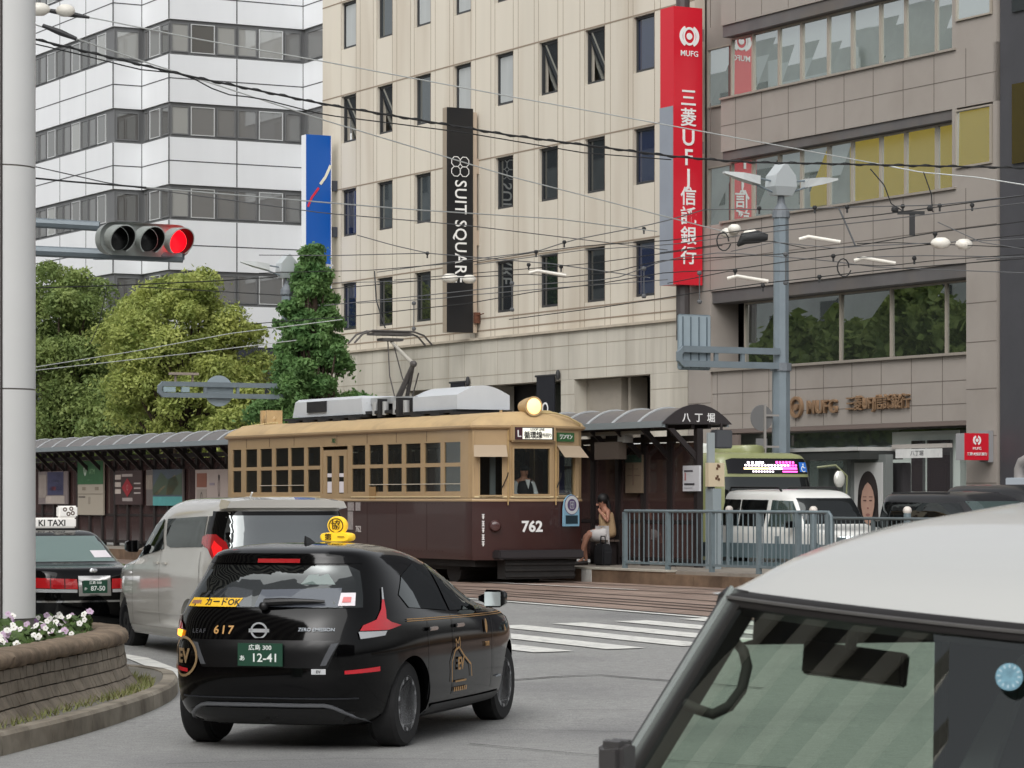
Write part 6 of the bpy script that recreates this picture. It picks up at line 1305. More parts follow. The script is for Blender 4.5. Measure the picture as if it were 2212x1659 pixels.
q = MB(); q.tube([vray(1838, 1394, .15), vray(1842, 1372, .1), vray(1850, 1352, .05)], .012, 8); q.build('mirror_stalk', CAB, nv)
c = vray(2180, 1462, -.006); a_ = (vray(2210, 1462, -.006)-c); e_ = vray(2180, 1492, -.006)-c
q = MB(); q.face([c+a_*math.cos(t)+e_*math.sin(t) for t in [i*.2618 for i in range(24)]]); o = q.build('round_sticker', mat('sticker_pale_blue', (110, 150, 166), .5, 0, 60, .25), nv)
q = MB(); [q.face([c+Vector((.001, 0, .001))+(a_*math.cos(t)+e_*math.sin(t))*k for t, k in ((t0, .62), (t0+.16, .62), (t0+.16, .86), (t0, .86))]) for t0 in [i*.5236 for i in range(12)]]; q.build('sticker_marks', mat('sticker_white_mark', (176, 196, 204), .5), o)
q = MB(); q.prism([vray(*c_) for c_ in ((2200, 1420, .5), (2236, 1400, .5), (2128, 1700, .5), (2050, 1700, .5))], Vector((-.02, 0, 0))); q.build('pale_band', mat('pale_band_grey', (150, 152, 156), .6), nv)  # made-up pale band behind the glass, standing in for a slanted streak
q = MB(); q.prism([vray(*c_) for c_ in ((2238, 1404, .52), (2262, 1390, .52), (2190, 1700, .52), (2132, 1700, .52))], Vector((-.02, 0, 0))); q.build('purple_band', mat('band_purple_grey', (84, 80, 90), .8), nv)  # made-up purple grey band beside the pale one
p = vray(1362, 1640, .0); q = MB(); q.loft([[p+Vector((dx*k, -.02*dx-k*.0, dz)) for dx, dz in ((-.03, -.3), (.03, -.3), (.032, .03), (.0, .042), (-.026, .034))] for k in (1, 1)][:1]+[[p+Vector((dx, -.07, dz)) for dx, dz in ((-.03, -.3), (.03, -.3), (.032, .03), (.0, .042), (-.026, .034))]]); q.build('door_mirror', mat('mirror_shell_grey', (92, 90, 90), .25, .4), nv, bevel=.012)

# ================================================================ tram
TX, TYC, TZ = 1.57, -18.16, .28
tram = sthing('tram_car', 'old cream and maroon tram number 762 with roof pantograph', 'tram', TX, TYC, TZ)
CRM = mat('tram_cream', (174, 147, 110), .42, 0, .8, .07, coat=.3, wear=((152, 126, 92), 1.6, .5)); MAR = mat('tram_maroon', (58, 30, 27), .38, 0, .7, .12, coat=.3, wear=((46, 24, 25), 1.4, .5))
ROOFC = mat('tram_roof', (196, 168, 124), .6, 0, 1.2, .1, wear=((160, 136, 104), 1.8, .6)); TG = glass('tram_glass', (66, 66, 62), .10, .03, trans=.7, tint=(215, 220, 214)); TGF = glass('tram_front_glass', (30, 32, 33), .02, .03, trans=.88, tint=(225, 230, 226))
UND = mat('under_gear', (30, 28, 27), .8, 0, 4, .3)
lx = lambda xd, y=-19.46: SX(xd, y)-TX
XC = 14.41-TX
yA = SY(1099.6, 14.41)-TYC; yB = SY(1196, 14.41)-TYC; xo = 14.12-TX; yO = SY(1020, 14.12)-TYC; yP = SY(1250, 14.12)-TYC
HWT = 1.30
half = [(xo-.42, -HWT), (xo-.24, -HWT+.01), (xo-.1, -HWT+.06), (xo, yO), (XC, yA), (XC, yB), (xo, yP), (xo-.1, HWT-.06), (xo-.24, HWT-.01), (xo-.42, HWT)]
rearp = [(.35, HWT), (.15, HWT-.03), (.0, HWT-.2), (-.25, .5), (-.25, -.5), (.0, -HWT+.2), (.15, -HWT+.03), (.35, -HWT)]
PL = rearp[::1]; PLAN = half+rearp
def ringz(z, k=1., ins=0.):
    cx_ = 6.3; return [((p[0]-cx_)*(1+(k-1)*.18)*(1-ins*.35/6.3)+cx_, p[1]*k*(1-ins), z) for p in PLAN]
mb = MB(); mb.loft([ringz(.50, .985), ringz(.62), ringz(1.67)]); mb.build('lower_body', MAR, tram, smooth=28)
mb = MB(); mb.loft([ringz(1.672, 1.012), ringz(1.70, 1.014), ringz(1.73, 1.004), ringz(1.74, .98)], caps=False); mb.build('belt_rail', CRM, tram, smooth=28)
# window band: pillars, sills and headers as cream metal between glass
wins = [(160, 207), (230, 293), (310, 374), (392, 463), (475, 549), (567, 637), (808, 882), (903, 980), (1000, 1081), (1100, 1183), (1205, 1292), (1312, 1400)]
wx = [(lx(438.9+.3968*a), lx(438.9+.3968*b)) for a, b in wins]; dx0, dx1 = lx(438.9+.3968*648), lx(438.9+.3968*786)
def side_panel(mb, y0, y1, ends, zs):
    pass
mb = MB(); YL = -HWT
edges = sorted([v for w_ in wx for v in w_]+[dx0, dx1]); segs = [(.35, edges[0])]+[(edges[i], edges[i+1]) for i in range(1, len(edges)-1, 2)]+[(edges[-1], xo-.42)]
for sg in (-1, 1):
    y0, y1 = sorted((sg*HWT, sg*(HWT-.03)))
    mb.bx(.35, xo-.42, y0, y1, 1.742, 1.84); mb.bx(.35, xo-.42, y0, y1, 2.87, 3.13)
    for a, c in segs: mb.bx(a, c, y0, y1, 1.84, 2.87)
def fpanel(mb, a, c, z0, z1, wz0, wz1, f0, f1, t=.05):
    """Wall facet from plan point a to c with one window opening between fractions f0 and f1."""
    a, c = Vector(a), Vector(c); d_ = c-a; n_ = Vector((d_.y, -d_.x)).normalized()*-t if 0 else Vector((-d_.y, d_.x)).normalized()*t
    def pr(u0, u1, q0, q1):
        p = a+d_*u0; r = a+d_*u1; mb.prism([(p.x, p.y, q0), (r.x, r.y, q0), (r.x+n_.x, r.y+n_.y, q0), (p.x+n_.x, p.y+n_.y, q0)], (0, 0, q1-q0))
    if f0 is None: pr(0, 1, z0, z1); return
    pr(0, 1, z0, wz0); pr(0, 1, wz1, z1); pr(0, f0, wz0, wz1); pr(f1, 1, wz0, wz1)
FP = [(half[i], half[i+1]) for i in range(len(half)-1)]; RP = [(rearp[i], rearp[i+1]) for i in range(len(rearp)-1)]
for a, c in FP[:3]+FP[6:]: fpanel(mb, a, c, 1.742, 3.13, 0, 0, None, None)
for a, c in RP: fpanel(mb, a, c, 1.742, 3.13, 0, 0, None, None)
WZ = (1.80, 2.70)
fpanel(mb, FP[3][0], FP[3][1], 1.742, 3.13, WZ[0], WZ[1], .21, .81); fpanel(mb, FP[4][0], FP[4][1], 1.742, 3.13, WZ[0]+.02, WZ[1]+.03, .10, .90); fpanel(mb, FP[5][0], FP[5][1], 1.742, 3.13, WZ[0], WZ[1], .17, .82)
mb.build('upper_body', CRM, tram)
for a, c in wx:
    q = MB(); q.bx(a, c, YL+.006, YL+.03, 2.375, 2.455); q.bx(a, c, YL+.02, YL+.035, 1.84, 1.875)
    f = q.build('side_window', CRM, tram)
    q = MB(); q.face([(a, YL+.022, 1.85), (c, YL+.022, 1.85), (c, YL+.022, 2.87), (a, YL+.022, 2.87)]); q.build('pane', TG, f)
    q = MB(); q.face([(a, -YL-.03, 1.86), (c, -YL-.03, 1.86), (c, -YL-.03, 2.87), (a, -YL-.03, 2.87)]); q.build('far_pane', TG, f)
mb = MB(); mb.bx(wx[2][0], wx[4][1], YL-.012, YL+.005, 2.02, 2.035); mb.bx(wx[7][0], wx[11][1], YL-.012, YL+.005, 2.02, 2.035); mb.build('window_guard_bar', mat('pale_bar', (206, 196, 176), .4), tram)
for a, c in ((wx[1][0], wx[5][1]), (wx[6][0], wx[11][1])): q = MB(); q.bx(a, c, YL-.02, YL, 1.755, 1.775); q.build('drip_rail', mat('drip_cream', (224, 204, 160), .4), tram)
# door
dr = MB(); dr.bx(dx0+.03, dx1-.03, YL+.03, YL+.05, .55, 2.80); dr.build('door_back', mat('door_gap_dark', (30, 26, 24), .7), tram)
for k in (0, 1):
    a = dx0+.04+(dx1-dx0-.08)*k*.5; c = a+(dx1-dx0-.08)*.5-.015; q = MB(); w0, w1 = a+(c-a)*.27, a+(c-a)*.75
    q.bx(a, w0, YL+.005, YL+.03, 1.62, 2.79); q.bx(w1, c, YL+.005, YL+.03, 1.62, 2.79); q.bx(w0, w1, YL+.005, YL+.03, 2.66, 2.79); q.bx(w0, w1, YL+.005, YL+.03, 1.62, 1.82); d_ = q.build('door_leaf', CRM, tram)
    q = MB(); q.face([(w0, YL+.026, 1.82), (w1, YL+.026, 1.82), (w1, YL+.026, 2.66), (w0, YL+.026, 2.66)]); q.build('pane', TG, d_)
    q = MB(); q.bx(a, c, YL+.005, YL+.03, .56, 1.615); q.build('lower_panel', MAR, d_)
    q = MB(); q.bx(w0+.03, w1-.03, YL+.018, YL+.024, 1.86, 2.1); q.bx(w0+.03, w1-.03, YL+.018, YL+.024, 2.2, 2.28); q.build('door_sticker', mat('sticker_white', (228, 222, 226), .5), d_)
# header over door, eave and roof
mb = MB(); mb.loft([ringz(3.12, 1.03), ringz(3.15, 1.055), ringz(3.19, 1.055), ringz(3.20, 1.03)]); mb.build('eave', CRM, tram, smooth=30)
mb = MB(); mb.loft([ringz(3.19, 1.04), ringz(3.26, 1.02, .02), ringz(3.33, 1., .09), ringz(3.40, 1., .22), ringz(3.455, 1., .42), ringz(3.48, 1., .7)]); mb.build('roof', ROOFC, tram, smooth=40)
# front glass, frames
def fpt(i, f, z, off=0.):
    a, c = Vector(FP[i][0]), Vector(FP[i][1]); d_ = c-a; n_ = Vector((d_.y, -d_.x)).normalized(); p = a+d_*f+n_*off; return (p.x, p.y, z)
for i, f0, f1, z0, z1 in ((3, .21, .81, WZ[0], WZ[1]), (4, .10, .90, WZ[0]+.02, WZ[1]+.03), (5, .17, .82, WZ[0], WZ[1])):
    q = MB(); t = .04
    for u0, u1, q0, q1 in ((f0-.04, f0, z0-.04, z1+.04), (f1, f1+.04, z0-.04, z1+.04), (f0, f1, z0-.05, z0), (f0, f1, z1, z1+.05)):
        q.loft([[fpt(i, u0, q0, o_), fpt(i, u1, q0, o_), fpt(i, u1, q1, o_), fpt(i, u0, q1, o_)] for o_ in (.003, .03)])
    f = q.build('front_window', CRM, tram); q = MB(); q.face([fpt(i, f0, z0, -.02), fpt(i, f1, z0, -.02), fpt(i, f1, z1, -.02), fpt(i, f0, z1, -.02)]); q.build('pane', TGF, f)
q = MB()
for i, f0, f1 in ((3, .06, .94), (4, .02, .98), (5, .06, .94)): q.loft([[fpt(i, f0, z, o_), fpt(i, f1, z, o_), fpt(i, f1, z+.03, o_), fpt(i, f0, z+.03, o_)] for z, o_ in ((1.75, .002), (1.75, .03))])
q.build('front_sill', mat('drip_cream', (224, 204, 160), .4), tram)
for i, f0, f1 in ((3, .04, .92), (5, .10, 1.02)):
    q = MB(); q.face([fpt(i, f0, 2.80, .02), fpt(i, f1, 2.80, .02), fpt(i, f1+.02, 2.56, .24), fpt(i, f0-.02, 2.56, .24)]); q.build('sun_awning', mat('awning_cloth', (168, 150, 128), .8), tram)
q = MB(); [q.cyl(fpt(i, f, 1.6, .04), fpt(i, f, 3.1, .04), .012, 6) for i, f in ((3, .97), (5, .03))]; q.build('wiper_pipe', mat('pipe_cream', (190, 160, 110), .5), tram)
q = MB(); [q.tube([fpt(i, f, 2.25, .05), fpt(i, f-.02, 2.18, .06), fpt(i, f-.16, 1.95, .05)], .012, 6) for i, f in ((3, .97), (5, .22))]; q.build('wiper', BLACK, tram)
# destination box
MXc = MXF
xF = XC; yc = (yA+yB)/2; yd0 = SY(1107, xF+TX+.12)-TYC; yd1 = SY(1200, xF+TX+.12)-TYC; zb0, zb1 = 2.86, 3.20
q = MB(); q.bx(xF-.02, xF+.13, yd0-.02, yd1+.02, zb0, zb1); q.build('destination_box', CRM, tram, bevel=.03)
q = MB(); q.bx(xF+.115, xF+.138, yd0+.04, yd1-.04, zb0+.035, zb1-.035); q.build('destination_frame', BLACK, tram, bevel=.01)
q = MB(); q.bx(xF+.12, xF+.142, yd0+.22, yd1-.09, zb0+.06, zb1-.06); q.build('destination_panel', mat('destination_white', (226, 226, 214), .5, emit=(255, 250, 230), es=.35), tram)
q = MB(); q.bx(xF+.12, xF+.140, yd0+.06, yd0+.22, zb0+.05, zb1-.05); q.build('destination_letter_panel', mat('destination_maroon', (66, 30, 40), .5), tram)
text('lettering', 'L', .19, WHITE, tram, (xF+.145, yd0+.14, (zb0+zb1)/2-.01), MXc, bold=.015)
yt = (yd0+.22+yd1-.09)/2; text('lettering', '循環線', .15, BLACK, tram, (xF+.146, yt-.10, zb0+.13), MXc, bold=.02, sx=.92); text('lettering', '(外回り)', .09, BLACK, tram, (xF+.146, yt+.22, zb0+.13), MXc, bold=.012, sx=.85); text('lettering', 'LOOP LINE', .065, BLACK, tram, (xF+.146, yt, zb0+.25), MXc, bold=.01)
def fmat(i):
    a, c = Vector(FP[i][0]), Vector(FP[i][1]); an = math.atan2((c-a).y, (c-a).x); return Matrix.Rotation(an, 4, 'Z') @ FX
q = MB(); q.loft([[fpt(5, .1, 2.88, o_), fpt(5, .78, 2.88, o_), fpt(5, .78, 3.06, o_), fpt(5, .1, 3.06, o_)] for o_ in (.004, .03)]); q.build('green_plate', mat('plate_green_sign', (52, 98, 54), .5), tram)
text('lettering', 'ワンマン', .115, WHITE, tram, fpt(5, .44, 2.97, .035), fmat(5), bold=.012, sx=.9)
text('lettering', '762', .30, WHITE, tram, (xF+.01, SY(1149, xF+TX)-TYC, 1.16), MXc, bold=.03, sx=1.08)
# headlamp on the roof, tail lamp, badges
hy = SY(1145, xF+TX-.2)-TYC; hz = ZZ(xF+TX-.2, TYC+hy, 878)-TZ; M = Matrix.Rotation(R(90), 4, 'Y')
q = MB(); q.lathe([(.06, -.34), (.12, -.30), (.17, -.1), (.19, .1), (.20, .16), (.17, .16)], 24, (xF-.2, hy, hz), M); q.box((xF-.3, hy, hz-.2), (.2, .14, .14)); q.build('headlamp', ROOFC, tram, smooth=40)
q = MB(); q.lathe([(0, .205), (.10, .195), (.16, .165)], 24, (xF-.2, hy, hz), M); q.build('headlamp_lens', mat('headlamp_warm', (255, 232, 170), .3, emit=(255, 196, 110), es=1.3), tram, smooth=True)
q = MB(); q.lathe([(.10, 0), (.12, .05), (.09, .12), (.05, .13), (0, .13)], 16, fpt(3, .62, 1.18, .0), Matrix.Rotation(math.atan2(FP[3][1][1]-FP[3][0][1], FP[3][1][0]-FP[3][0][0])-R(90), 4, 'Z') @ M); q.build('marker_lamp', mat('marker_brown', (70, 36, 34), .3, 0, coat=1.), tram, smooth=40)
q = MB()
for k in range(5):
    z = 1.42-.135*k
    for u0, u1, a, c in ((.26, .335, 0, .02), (.26, .335, .05, .065), (.28, .315, .0, .1), (.26, .335, .09, .11))[:(4 if k % 2 else 3)]: q.loft([[fpt(3, u0, z-c, o_), fpt(3, u1, z-c, o_), fpt(3, u1, z-a, o_), fpt(3, u0, z-a, o_)] for o_ in (.003, .008)])
q.build('vertical_lettering', WHITE, tram)
# pale blue badge board with oval emblem
i = 5; B0 = lambda u, z, o_: fpt(5, u, z, o_)
q = MB(); q.loft([[B0(.30+.62*u, 1.17+.62*v, o_) for u, v in ((0, 0), (1, 0), (1, .55), (.92, .85), (.7, 1.), (.5, 1.04), (.3, 1.), (.08, .85), (0, .55))] for o_ in (.03, .07)]); q.build('badge_board', mat('badge_blue', (130, 172, 194), .4), tram)
q = MB(); q.loft([[B0(.37+.48*u, 1.22+.17*v, o_) for u, v in ((0, 0), (1, 0), (1, 1), (0, 1))] for o_ in (.072, .076)]); q.build('badge_slot', mat('badge_dark', (22, 44, 54), .4), tram)
def oval(r0, r1, m, o_, nm):
    q = MB(); n = 24
    for k in range(n):
        a, a2 = 2*math.pi*k/n, 2*math.pi*(k+1)/n
        q.face([B0(.61+.29*r_*math.cos(t), 1.60+.20*r_*math.sin(t), o_) for r_, t in ((r0, a), (r0, a2), (r1, a2), (r1, a))] if r1 else [B0(.61+.29*r0*math.cos(a), 1.60+.20*r0*math.sin(a), o_), B0(.61+.29*r0*math.cos(a2), 1.60+.20*r0*math.sin(a2), o_), B0(.61, 1.60, o_)])
    q.build(nm, m, tram)
oval(1, 0, mat('badge_purple', (88, 70, 110), .5), .074, 'badge_oval'); oval(.93, .62, mat('badge_white', (222, 220, 228), .5), .078, 'badge_ring')
q = MB(); [q.face([B0(u0, z0, .082), B0(u1, z0, .082), B0(u1, z1, .082), B0(u0, z1, .082)]) for u0, u1, z0, z1 in ((.53, .69, 1.66, 1.672), (.53, .69, 1.53, 1.542), (.53, .545, 1.53, 1.672), (.675, .69, 1.53, 1.672), (.57, .65, 1.60, 1.612), (.6, .62, 1.56, 1.65))]; q.build('badge_mark', mat('badge_white', (222, 220, 228), .5), tram)
# side lettering and notices
def sboard(xd0, xd1, z0, z1, m, nm): q = MB(); q.bx(lx(xd0), lx(xd1), YL-.012, YL-.002, z0, z1); return q.build(nm, m, tram)
for a, c, z0, z1 in ((752, 765, 1.47, 1.65), (769, 779, 1.47, 1.65), (752, 763, 1.06, 1.45)): sboard(a, c, z0, z1, mat('notice_grey', (150, 142, 140), .6, 0, 14, .2), 'side_notice')
text('lettering', '762', .18, mat('dim_white', (196, 188, 184), .5), tram, (lx(775), YL-.012, 1.07), bold=.02); text('lettering', '762', .13, mat('green_text', (50, 92, 52), .5), tram, (lx(721.5), YL-.012, 2.99), bold=.015)
sboard(798, 812, 1.70, 1.98, mat('brown_board', (150, 118, 74), .5), 'side_board')
q = MB()
for x in (1.3, 2.6, 3.95, 6.2, 7.7, 9.1, 10.5): q.bx(x, x+.012, YL-.004, YL+.004, .66, 1.66); q.bx(x, x+.01, YL-.004, YL+.002, 2.90, 3.11)
for z in (.66, 1.63): [q.sph((.5+.16*k, YL+.001, z), .012, 5, 4) for k in range(68)]
q.build('panel_seam', mat('seam_brown', (52, 30, 28), .6), tram)
# skirts, bumper, trucks
mb = MB(); mb.bx(xo-.55, XC+.16, -.95, 1.0, .52, .70); mb.build('bumper', mat('bumper_dark', (44, 40, 42), .5), tram, bevel=.03)
mb = MB(); mb.bx(XC-.3, XC+.02, -.75, .85, .12, .50); [mb.bx(XC+.02, XC+.05, -.75, .85, z, z+.04) for z in (.16, .28, .40)]; mb.build('lifeguard', UND, tram)
for x in (2.2, 10.3):
    mb = MB(); mb.bx(x-1.1, x+1.1, -1.0, 1.0, .28, .5); [mb.cyl((x+dx, -.95, .33), (x+dx, .95, .33), .33, 24) for dx in (-.75, .75)]; mb.build('truck', UND, tram)
mb = MB(); mb.bx(.6, XC-.5, -1.15, 1.15, .36, .52); mb.bx(4.5, 8, -1.2, 1.2, .15, .5); mb.build('underframe', UND, tram)
# interior
mb = MB(); mb.bx(.2, xo-.3, -1.2, 1.2, .9, .95); mb.bx(xo-1.4, xo-1.36, -1.2, .1, .95, 2.9); mb.build('floor', mat('tram_floor', (70, 56, 44), .8), tram)
mb = MB(); [mb.bx(.8, 10.4, s*.75, s*1.22, .95, 1.35) if s < 0 else mb.bx(.8, 10.4, .75, 1.22, .95, 1.35) for s in ()]; mb.bx(.8, 4.6, .78, 1.2, .95, 1.38); mb.bx(6.0, 10.6, .78, 1.2, .95, 1.38); mb.bx(.8, 4.6, -1.2, -.78, .95, 1.38); mb.bx(6.0, 10.4, -1.2, -.78, .95, 1.38); mb.build('bench_seat', mat('bench_green', (50, 74, 60), .9), tram)
mb = MB(); [mb.bx(1+.7*k, 1.28+.7*k, .4, .42, 2.55, 2.8) for k in range(13)]; mb.build('hanging_advert', mat('hanging_paper', (150, 146, 140), .7), tram)
q = MB(); q.bx(xo-.6, xo-.56, SY(1216, 13.8)-TYC, SY(1232, 13.8)-TYC, 1.85, 2.6); q.build('blue_curtain', mat('curtain_blue', (32, 32, 96), .8), tram)
q = MB(); q.bx(xo-.2, xo-.17, yO+.50, yO+.62, 1.8, 2.65); q.build('pale_upright', mat('pale_upright', (140, 146, 150), .6), tram)
# roof equipment
AC = mat('roof_unit_white', (206, 210, 214), .4, 0, 1.5, .04); RK = mat('roof_gear_black', (32, 32, 34), .7, 0, 6, .3)
yq = -.62; tl = lambda xd, yd, y=yq: (SX(xd, TYC+y)-TX, ZZ(SX(xd, TYC+y), TYC+y, yd)-TZ)
def unit(xa, xb, zb, zt, sh, nm):
    q = MB(); ya, yb = -.62, .62
    q.loft([[(xa, ya, zb), (xb, ya, zb), (xb, yb, zb), (xa, yb, zb)], [(xa+sh*.3, ya, zt-.06), (xb-sh*.1, ya, zt-.06), (xb-sh*.1, yb, zt-.06), (xa+sh*.3, yb, zt-.06)], [(xa+sh*.5, ya+.05, zt), (xb-sh*.2, ya+.05, zt), (xb-sh*.2, yb-.05, zt), (xa+sh*.5, yb-.05, zt)]]); return q.build(nm, AC, tram, smooth=20)
x0, zb = tl(632, 903); x1, zt = tl(745, 857); unit(x0, x1+.9, zb, zt, .5, 'air_unit')
q = MB(); a, za = tl(666, 892); c, zc_ = tl(706, 866); q.bx(a, c, -.66, -.612, za, zc_); q.build('unit_grille', RK, tram)
x2, zb2 = tl(892, 889); x3, zt2 = tl(975, 853); 
q = MB(); xe = tl(975, 880)[0]; n = 12; pr_ = [(-.62+1.24*i/n, zb2+.30+.20*math.sin(math.pi*i/n)) for i in range(n+1)]
q.loft([[(x, -.62, zb2)]+[(x, y, z) for y, z in pr_]+[(x, .62, zb2)] for x in (x2, xe+.25)]); q.build('air_unit', AC, tram, smooth=25)
q = MB(); q.bx(x0-.3, x1+1.0, -.7, .7, zb-.07, zb-.02); [q.bx(x0+.1+.8*i, x0+.5+.8*i, -.78, .78, 3.33, zb-.07) for i in range(5)]; q.bx(x2-.3, xe+.2, -.7, .7, zb2-.07, zb2-.01); [q.bx(x2+.2+.9*i, x2+.65+.9*i, -.78, .78, 3.35, zb2-.07) for i in range(3)]; q.build('roof_frame', RK, tram)
# pantograph
px, pz = tl(866, 866, 0); P0 = Vector((px, 0, pz)); el_ = Vector((tl(893, 786, 0)[0]-.0, 0, tl(893, 786, 0)[1])); hd = Vector((tl(843, 736, 0)[0], 0, tl(843, 736, 0)[1])); hc = tl(843, 722, 0)
PG = mat('pantograph_grey', (92, 88, 86), .5, .3, 8, .2)
q = MB(); q.tube([P0+Vector((0, -.12, -.05)), el_], [.07, .05], 8); q.tube([P0+Vector((0, .12, -.05)), el_], [.05, .04], 8); q.tube([P0+Vector((.25, .1, -.1)), el_+Vector((.05, .1, -.2))], .018, 6); q.sph(el_, .08, 10, 6); q.build('pantograph_lower_arm', PG, tram)
q = MB(); q.tube([el_, hd], [.045, .03], 8); q.build('pantograph_upper_arm', mat('arm_pale', (190, 186, 176), .4, .2), tram)
q = MB(); [q.tube([hd+Vector((0, y, 0)), P0+Vector((-.25, y*2.5, .55)), P0+Vector((.05, y*3, .1))], .016, 6) for y in (-.06, .06)]; q.build('pantograph_rod', PG, tram)
q = MB()
for dx in (-.16, .16): q.tube([(hd.x+dx, -.95, hc[1]-.22), (hd.x+dx, -.75, hc[1]-.02), (hd.x+dx, -.5, hc[1]+.06), (hd.x+dx, .5, hc[1]+.06), (hd.x+dx, .75, hc[1]-.02), (hd.x+dx, .95, hc[1]-.22)], .022, 8)
q.bx(hd.x-.2, hd.x+.2, -.48, .48, hc[1]-.03, hc[1]+.02); q.box((hd.x, 0, hd.z+.02), (.3, .5, .06)); q.build('pantograph_head', PG, tram)
a, za = tl(790, 895, -.3); c, zc_ = tl(888, 868, -.3)
q = MB(); q.bx(a, c, -.55, .55, za-.02, za+.05); q.bx(a+.2, c-.3, -.35, .35, za+.05, za+.22); [q.bx(a+.3+.9*k, a+.42+.9*k, -.6, .6, za-.1, za+.3) for k in range(4)]; q.build('pantograph_base', RK, tram)
q = MB(); q.bx(a+.5, a+1.5, -.42, -.1, za+.2, za+.34); q.build('pantograph_motor', mat('spring_pale', (176, 178, 178), .4, .3), tram); q = MB(); q.bx(c-1.3, c-.2, -.35, .35, za+.22, za+.34); [q.cyl((a+.4+.5*k, -.5, za-.05), (a+.4+.5*k, -.5, za+.24), .07, 10) for k in range(6)]; q.build('pantograph_springs', mat('spring_pale', (176, 178, 178), .4, .3), tram)
# rear lamp housing and roof edge rails
hx, hz2 = tl(586, 905, 0); q = MB(); q.sph((hx, 0, hz2), .22, 14, 8, (1., .8, .8)); [q.bx(hx-.2+.32*k, hx-.12+.32*k, -.2, .2, hz2-.15, hz2+.2) for k in (0, 1)]; q.build('rear_lamp_housing', ROOFC, tram)
q = MB(); q.tube([(-.1, -1.0, 3.28), (-.1, -.8, 3.42), (.1, -.3, 3.5), (.6, -.2, 3.52), (.65, -.25, 3.44)], .02, 8); q.tube([(XC-.15, .15, 3.46), (XC-.12, .45, 3.46), (XC-.15, .8, 3.38), (XC-.2, 1.1, 3.24), (XC-.25, 1.15, 3.15)], .018, 8); q.tube([(XC-.45, .2, 3.5), (XC-.42, .5, 3.5), (XC-.45, .85, 3.4), (XC-.5, 1.12, 3.26)], .015, 8); q.build('roof_edge_rail', mat('rail_cream', (196, 176, 128), .4), tram, smooth=True)
q = MB(); q.box((xo-.1, -.62, 3.36), (.2, .2, .1)); q.cyl((xo-.1, -.62, 3.36), (xo-.1, -.62, 3.5), .03, 8); q.build('roof_bracket', ROOFC, tram)

# ================================================================ people
def skin(name, m, verts, edges, parent=None, sub=2):
    """Body grown with a skin modifier round a posed skeleton: verts = (x, y, z, radius)."""
    me = bpy.data.meshes.new(name); me.from_pydata([v[:3] for v in verts], edges, []); o = bpy.data.objects.new(name, me); col.objects.link(o)
    o.modifiers.new('s', 'SKIN'); s2 = o.modifiers.new('u', 'SUBSURF'); s2.levels = sub; s2.render_levels = sub
    for v, d_ in zip(verts, me.skin_vertices[0].data): d_.radius = (v[3], v[3])
    me.skin_vertices[0].data[0].use_root = True
    bpy.context.view_layer.update(); ne = bpy.data.meshes.new_from_object(o.evaluated_get(bpy.context.evaluated_depsgraph_get())); bpy.data.objects.remove(o)
    ne.polygons.foreach_set('use_smooth', [True]*len(ne.polygons)); return link(name, ne, m, parent)
SK = mat('skin', (176, 126, 104), .6); HR = mat('black_hair', (18, 16, 16), .6); JACK = mat('navy_uniform', (22, 24, 30), .8); SHIRT = mat('white_shirt', (214, 216, 220), .8); CREAMT = mat('cream_top', (196, 166, 128), .85, 0, 12, .12); SHORTS = mat('white_shorts', (214, 210, 208), .85); BAGM = mat('dark_bag', (30, 30, 34), .8)
def fingers(parent, w_, d_, m):
    w_ = Vector(w_); d_ = Vector(d_).normalized(); s_ = d_.cross(Vector((0, 0, 1))).normalized()
    q = MB()
    for k in range(4): b0 = w_+s_*(-.024+.016*k)+d_*.06; q.tube([b0, b0+d_*.035+Vector((0, 0, -.006)), b0+d_*(.06 if k in (1, 2) else .05)+Vector((0, 0, -.03))], [.009, .008, .006], 6)
    q.tube([w_+s_*.03+d_*.015, w_+s_*.052+d_*.035, w_+s_*.05+d_*.06], [.010, .009, .007], 6); q.build('fingers', m, parent, smooth=True)
def face(parent, c, f, s=1.):
    c, f = Vector(c), Vector(f).normalized(); r = f.cross(Vector((0, 0, 1))).normalized(); u = r.cross(f)
    q = MB(); [q.sph(c+f*.088+r*k*.033+u*.01, .011, 8, 5) for k in (-1, 1)]; q.box(c+f*.088-u*.045, (.034, .012, .008)); q.build('eyes_and_mouth', mat('face_dark', (60, 36, 34), .6), parent)
    q = MB(); q.tube([c+f*.088+u*.005, c+f*.112-u*.018, c+f*.095-u*.025], [.008, .014, .010], 6); [q.sph(c+r*k*.082-u*.005, .022, 8, 5, (.6, .6, 1.2)) for k in (-1, 1)]; q.build('nose_and_ears', SK, parent)
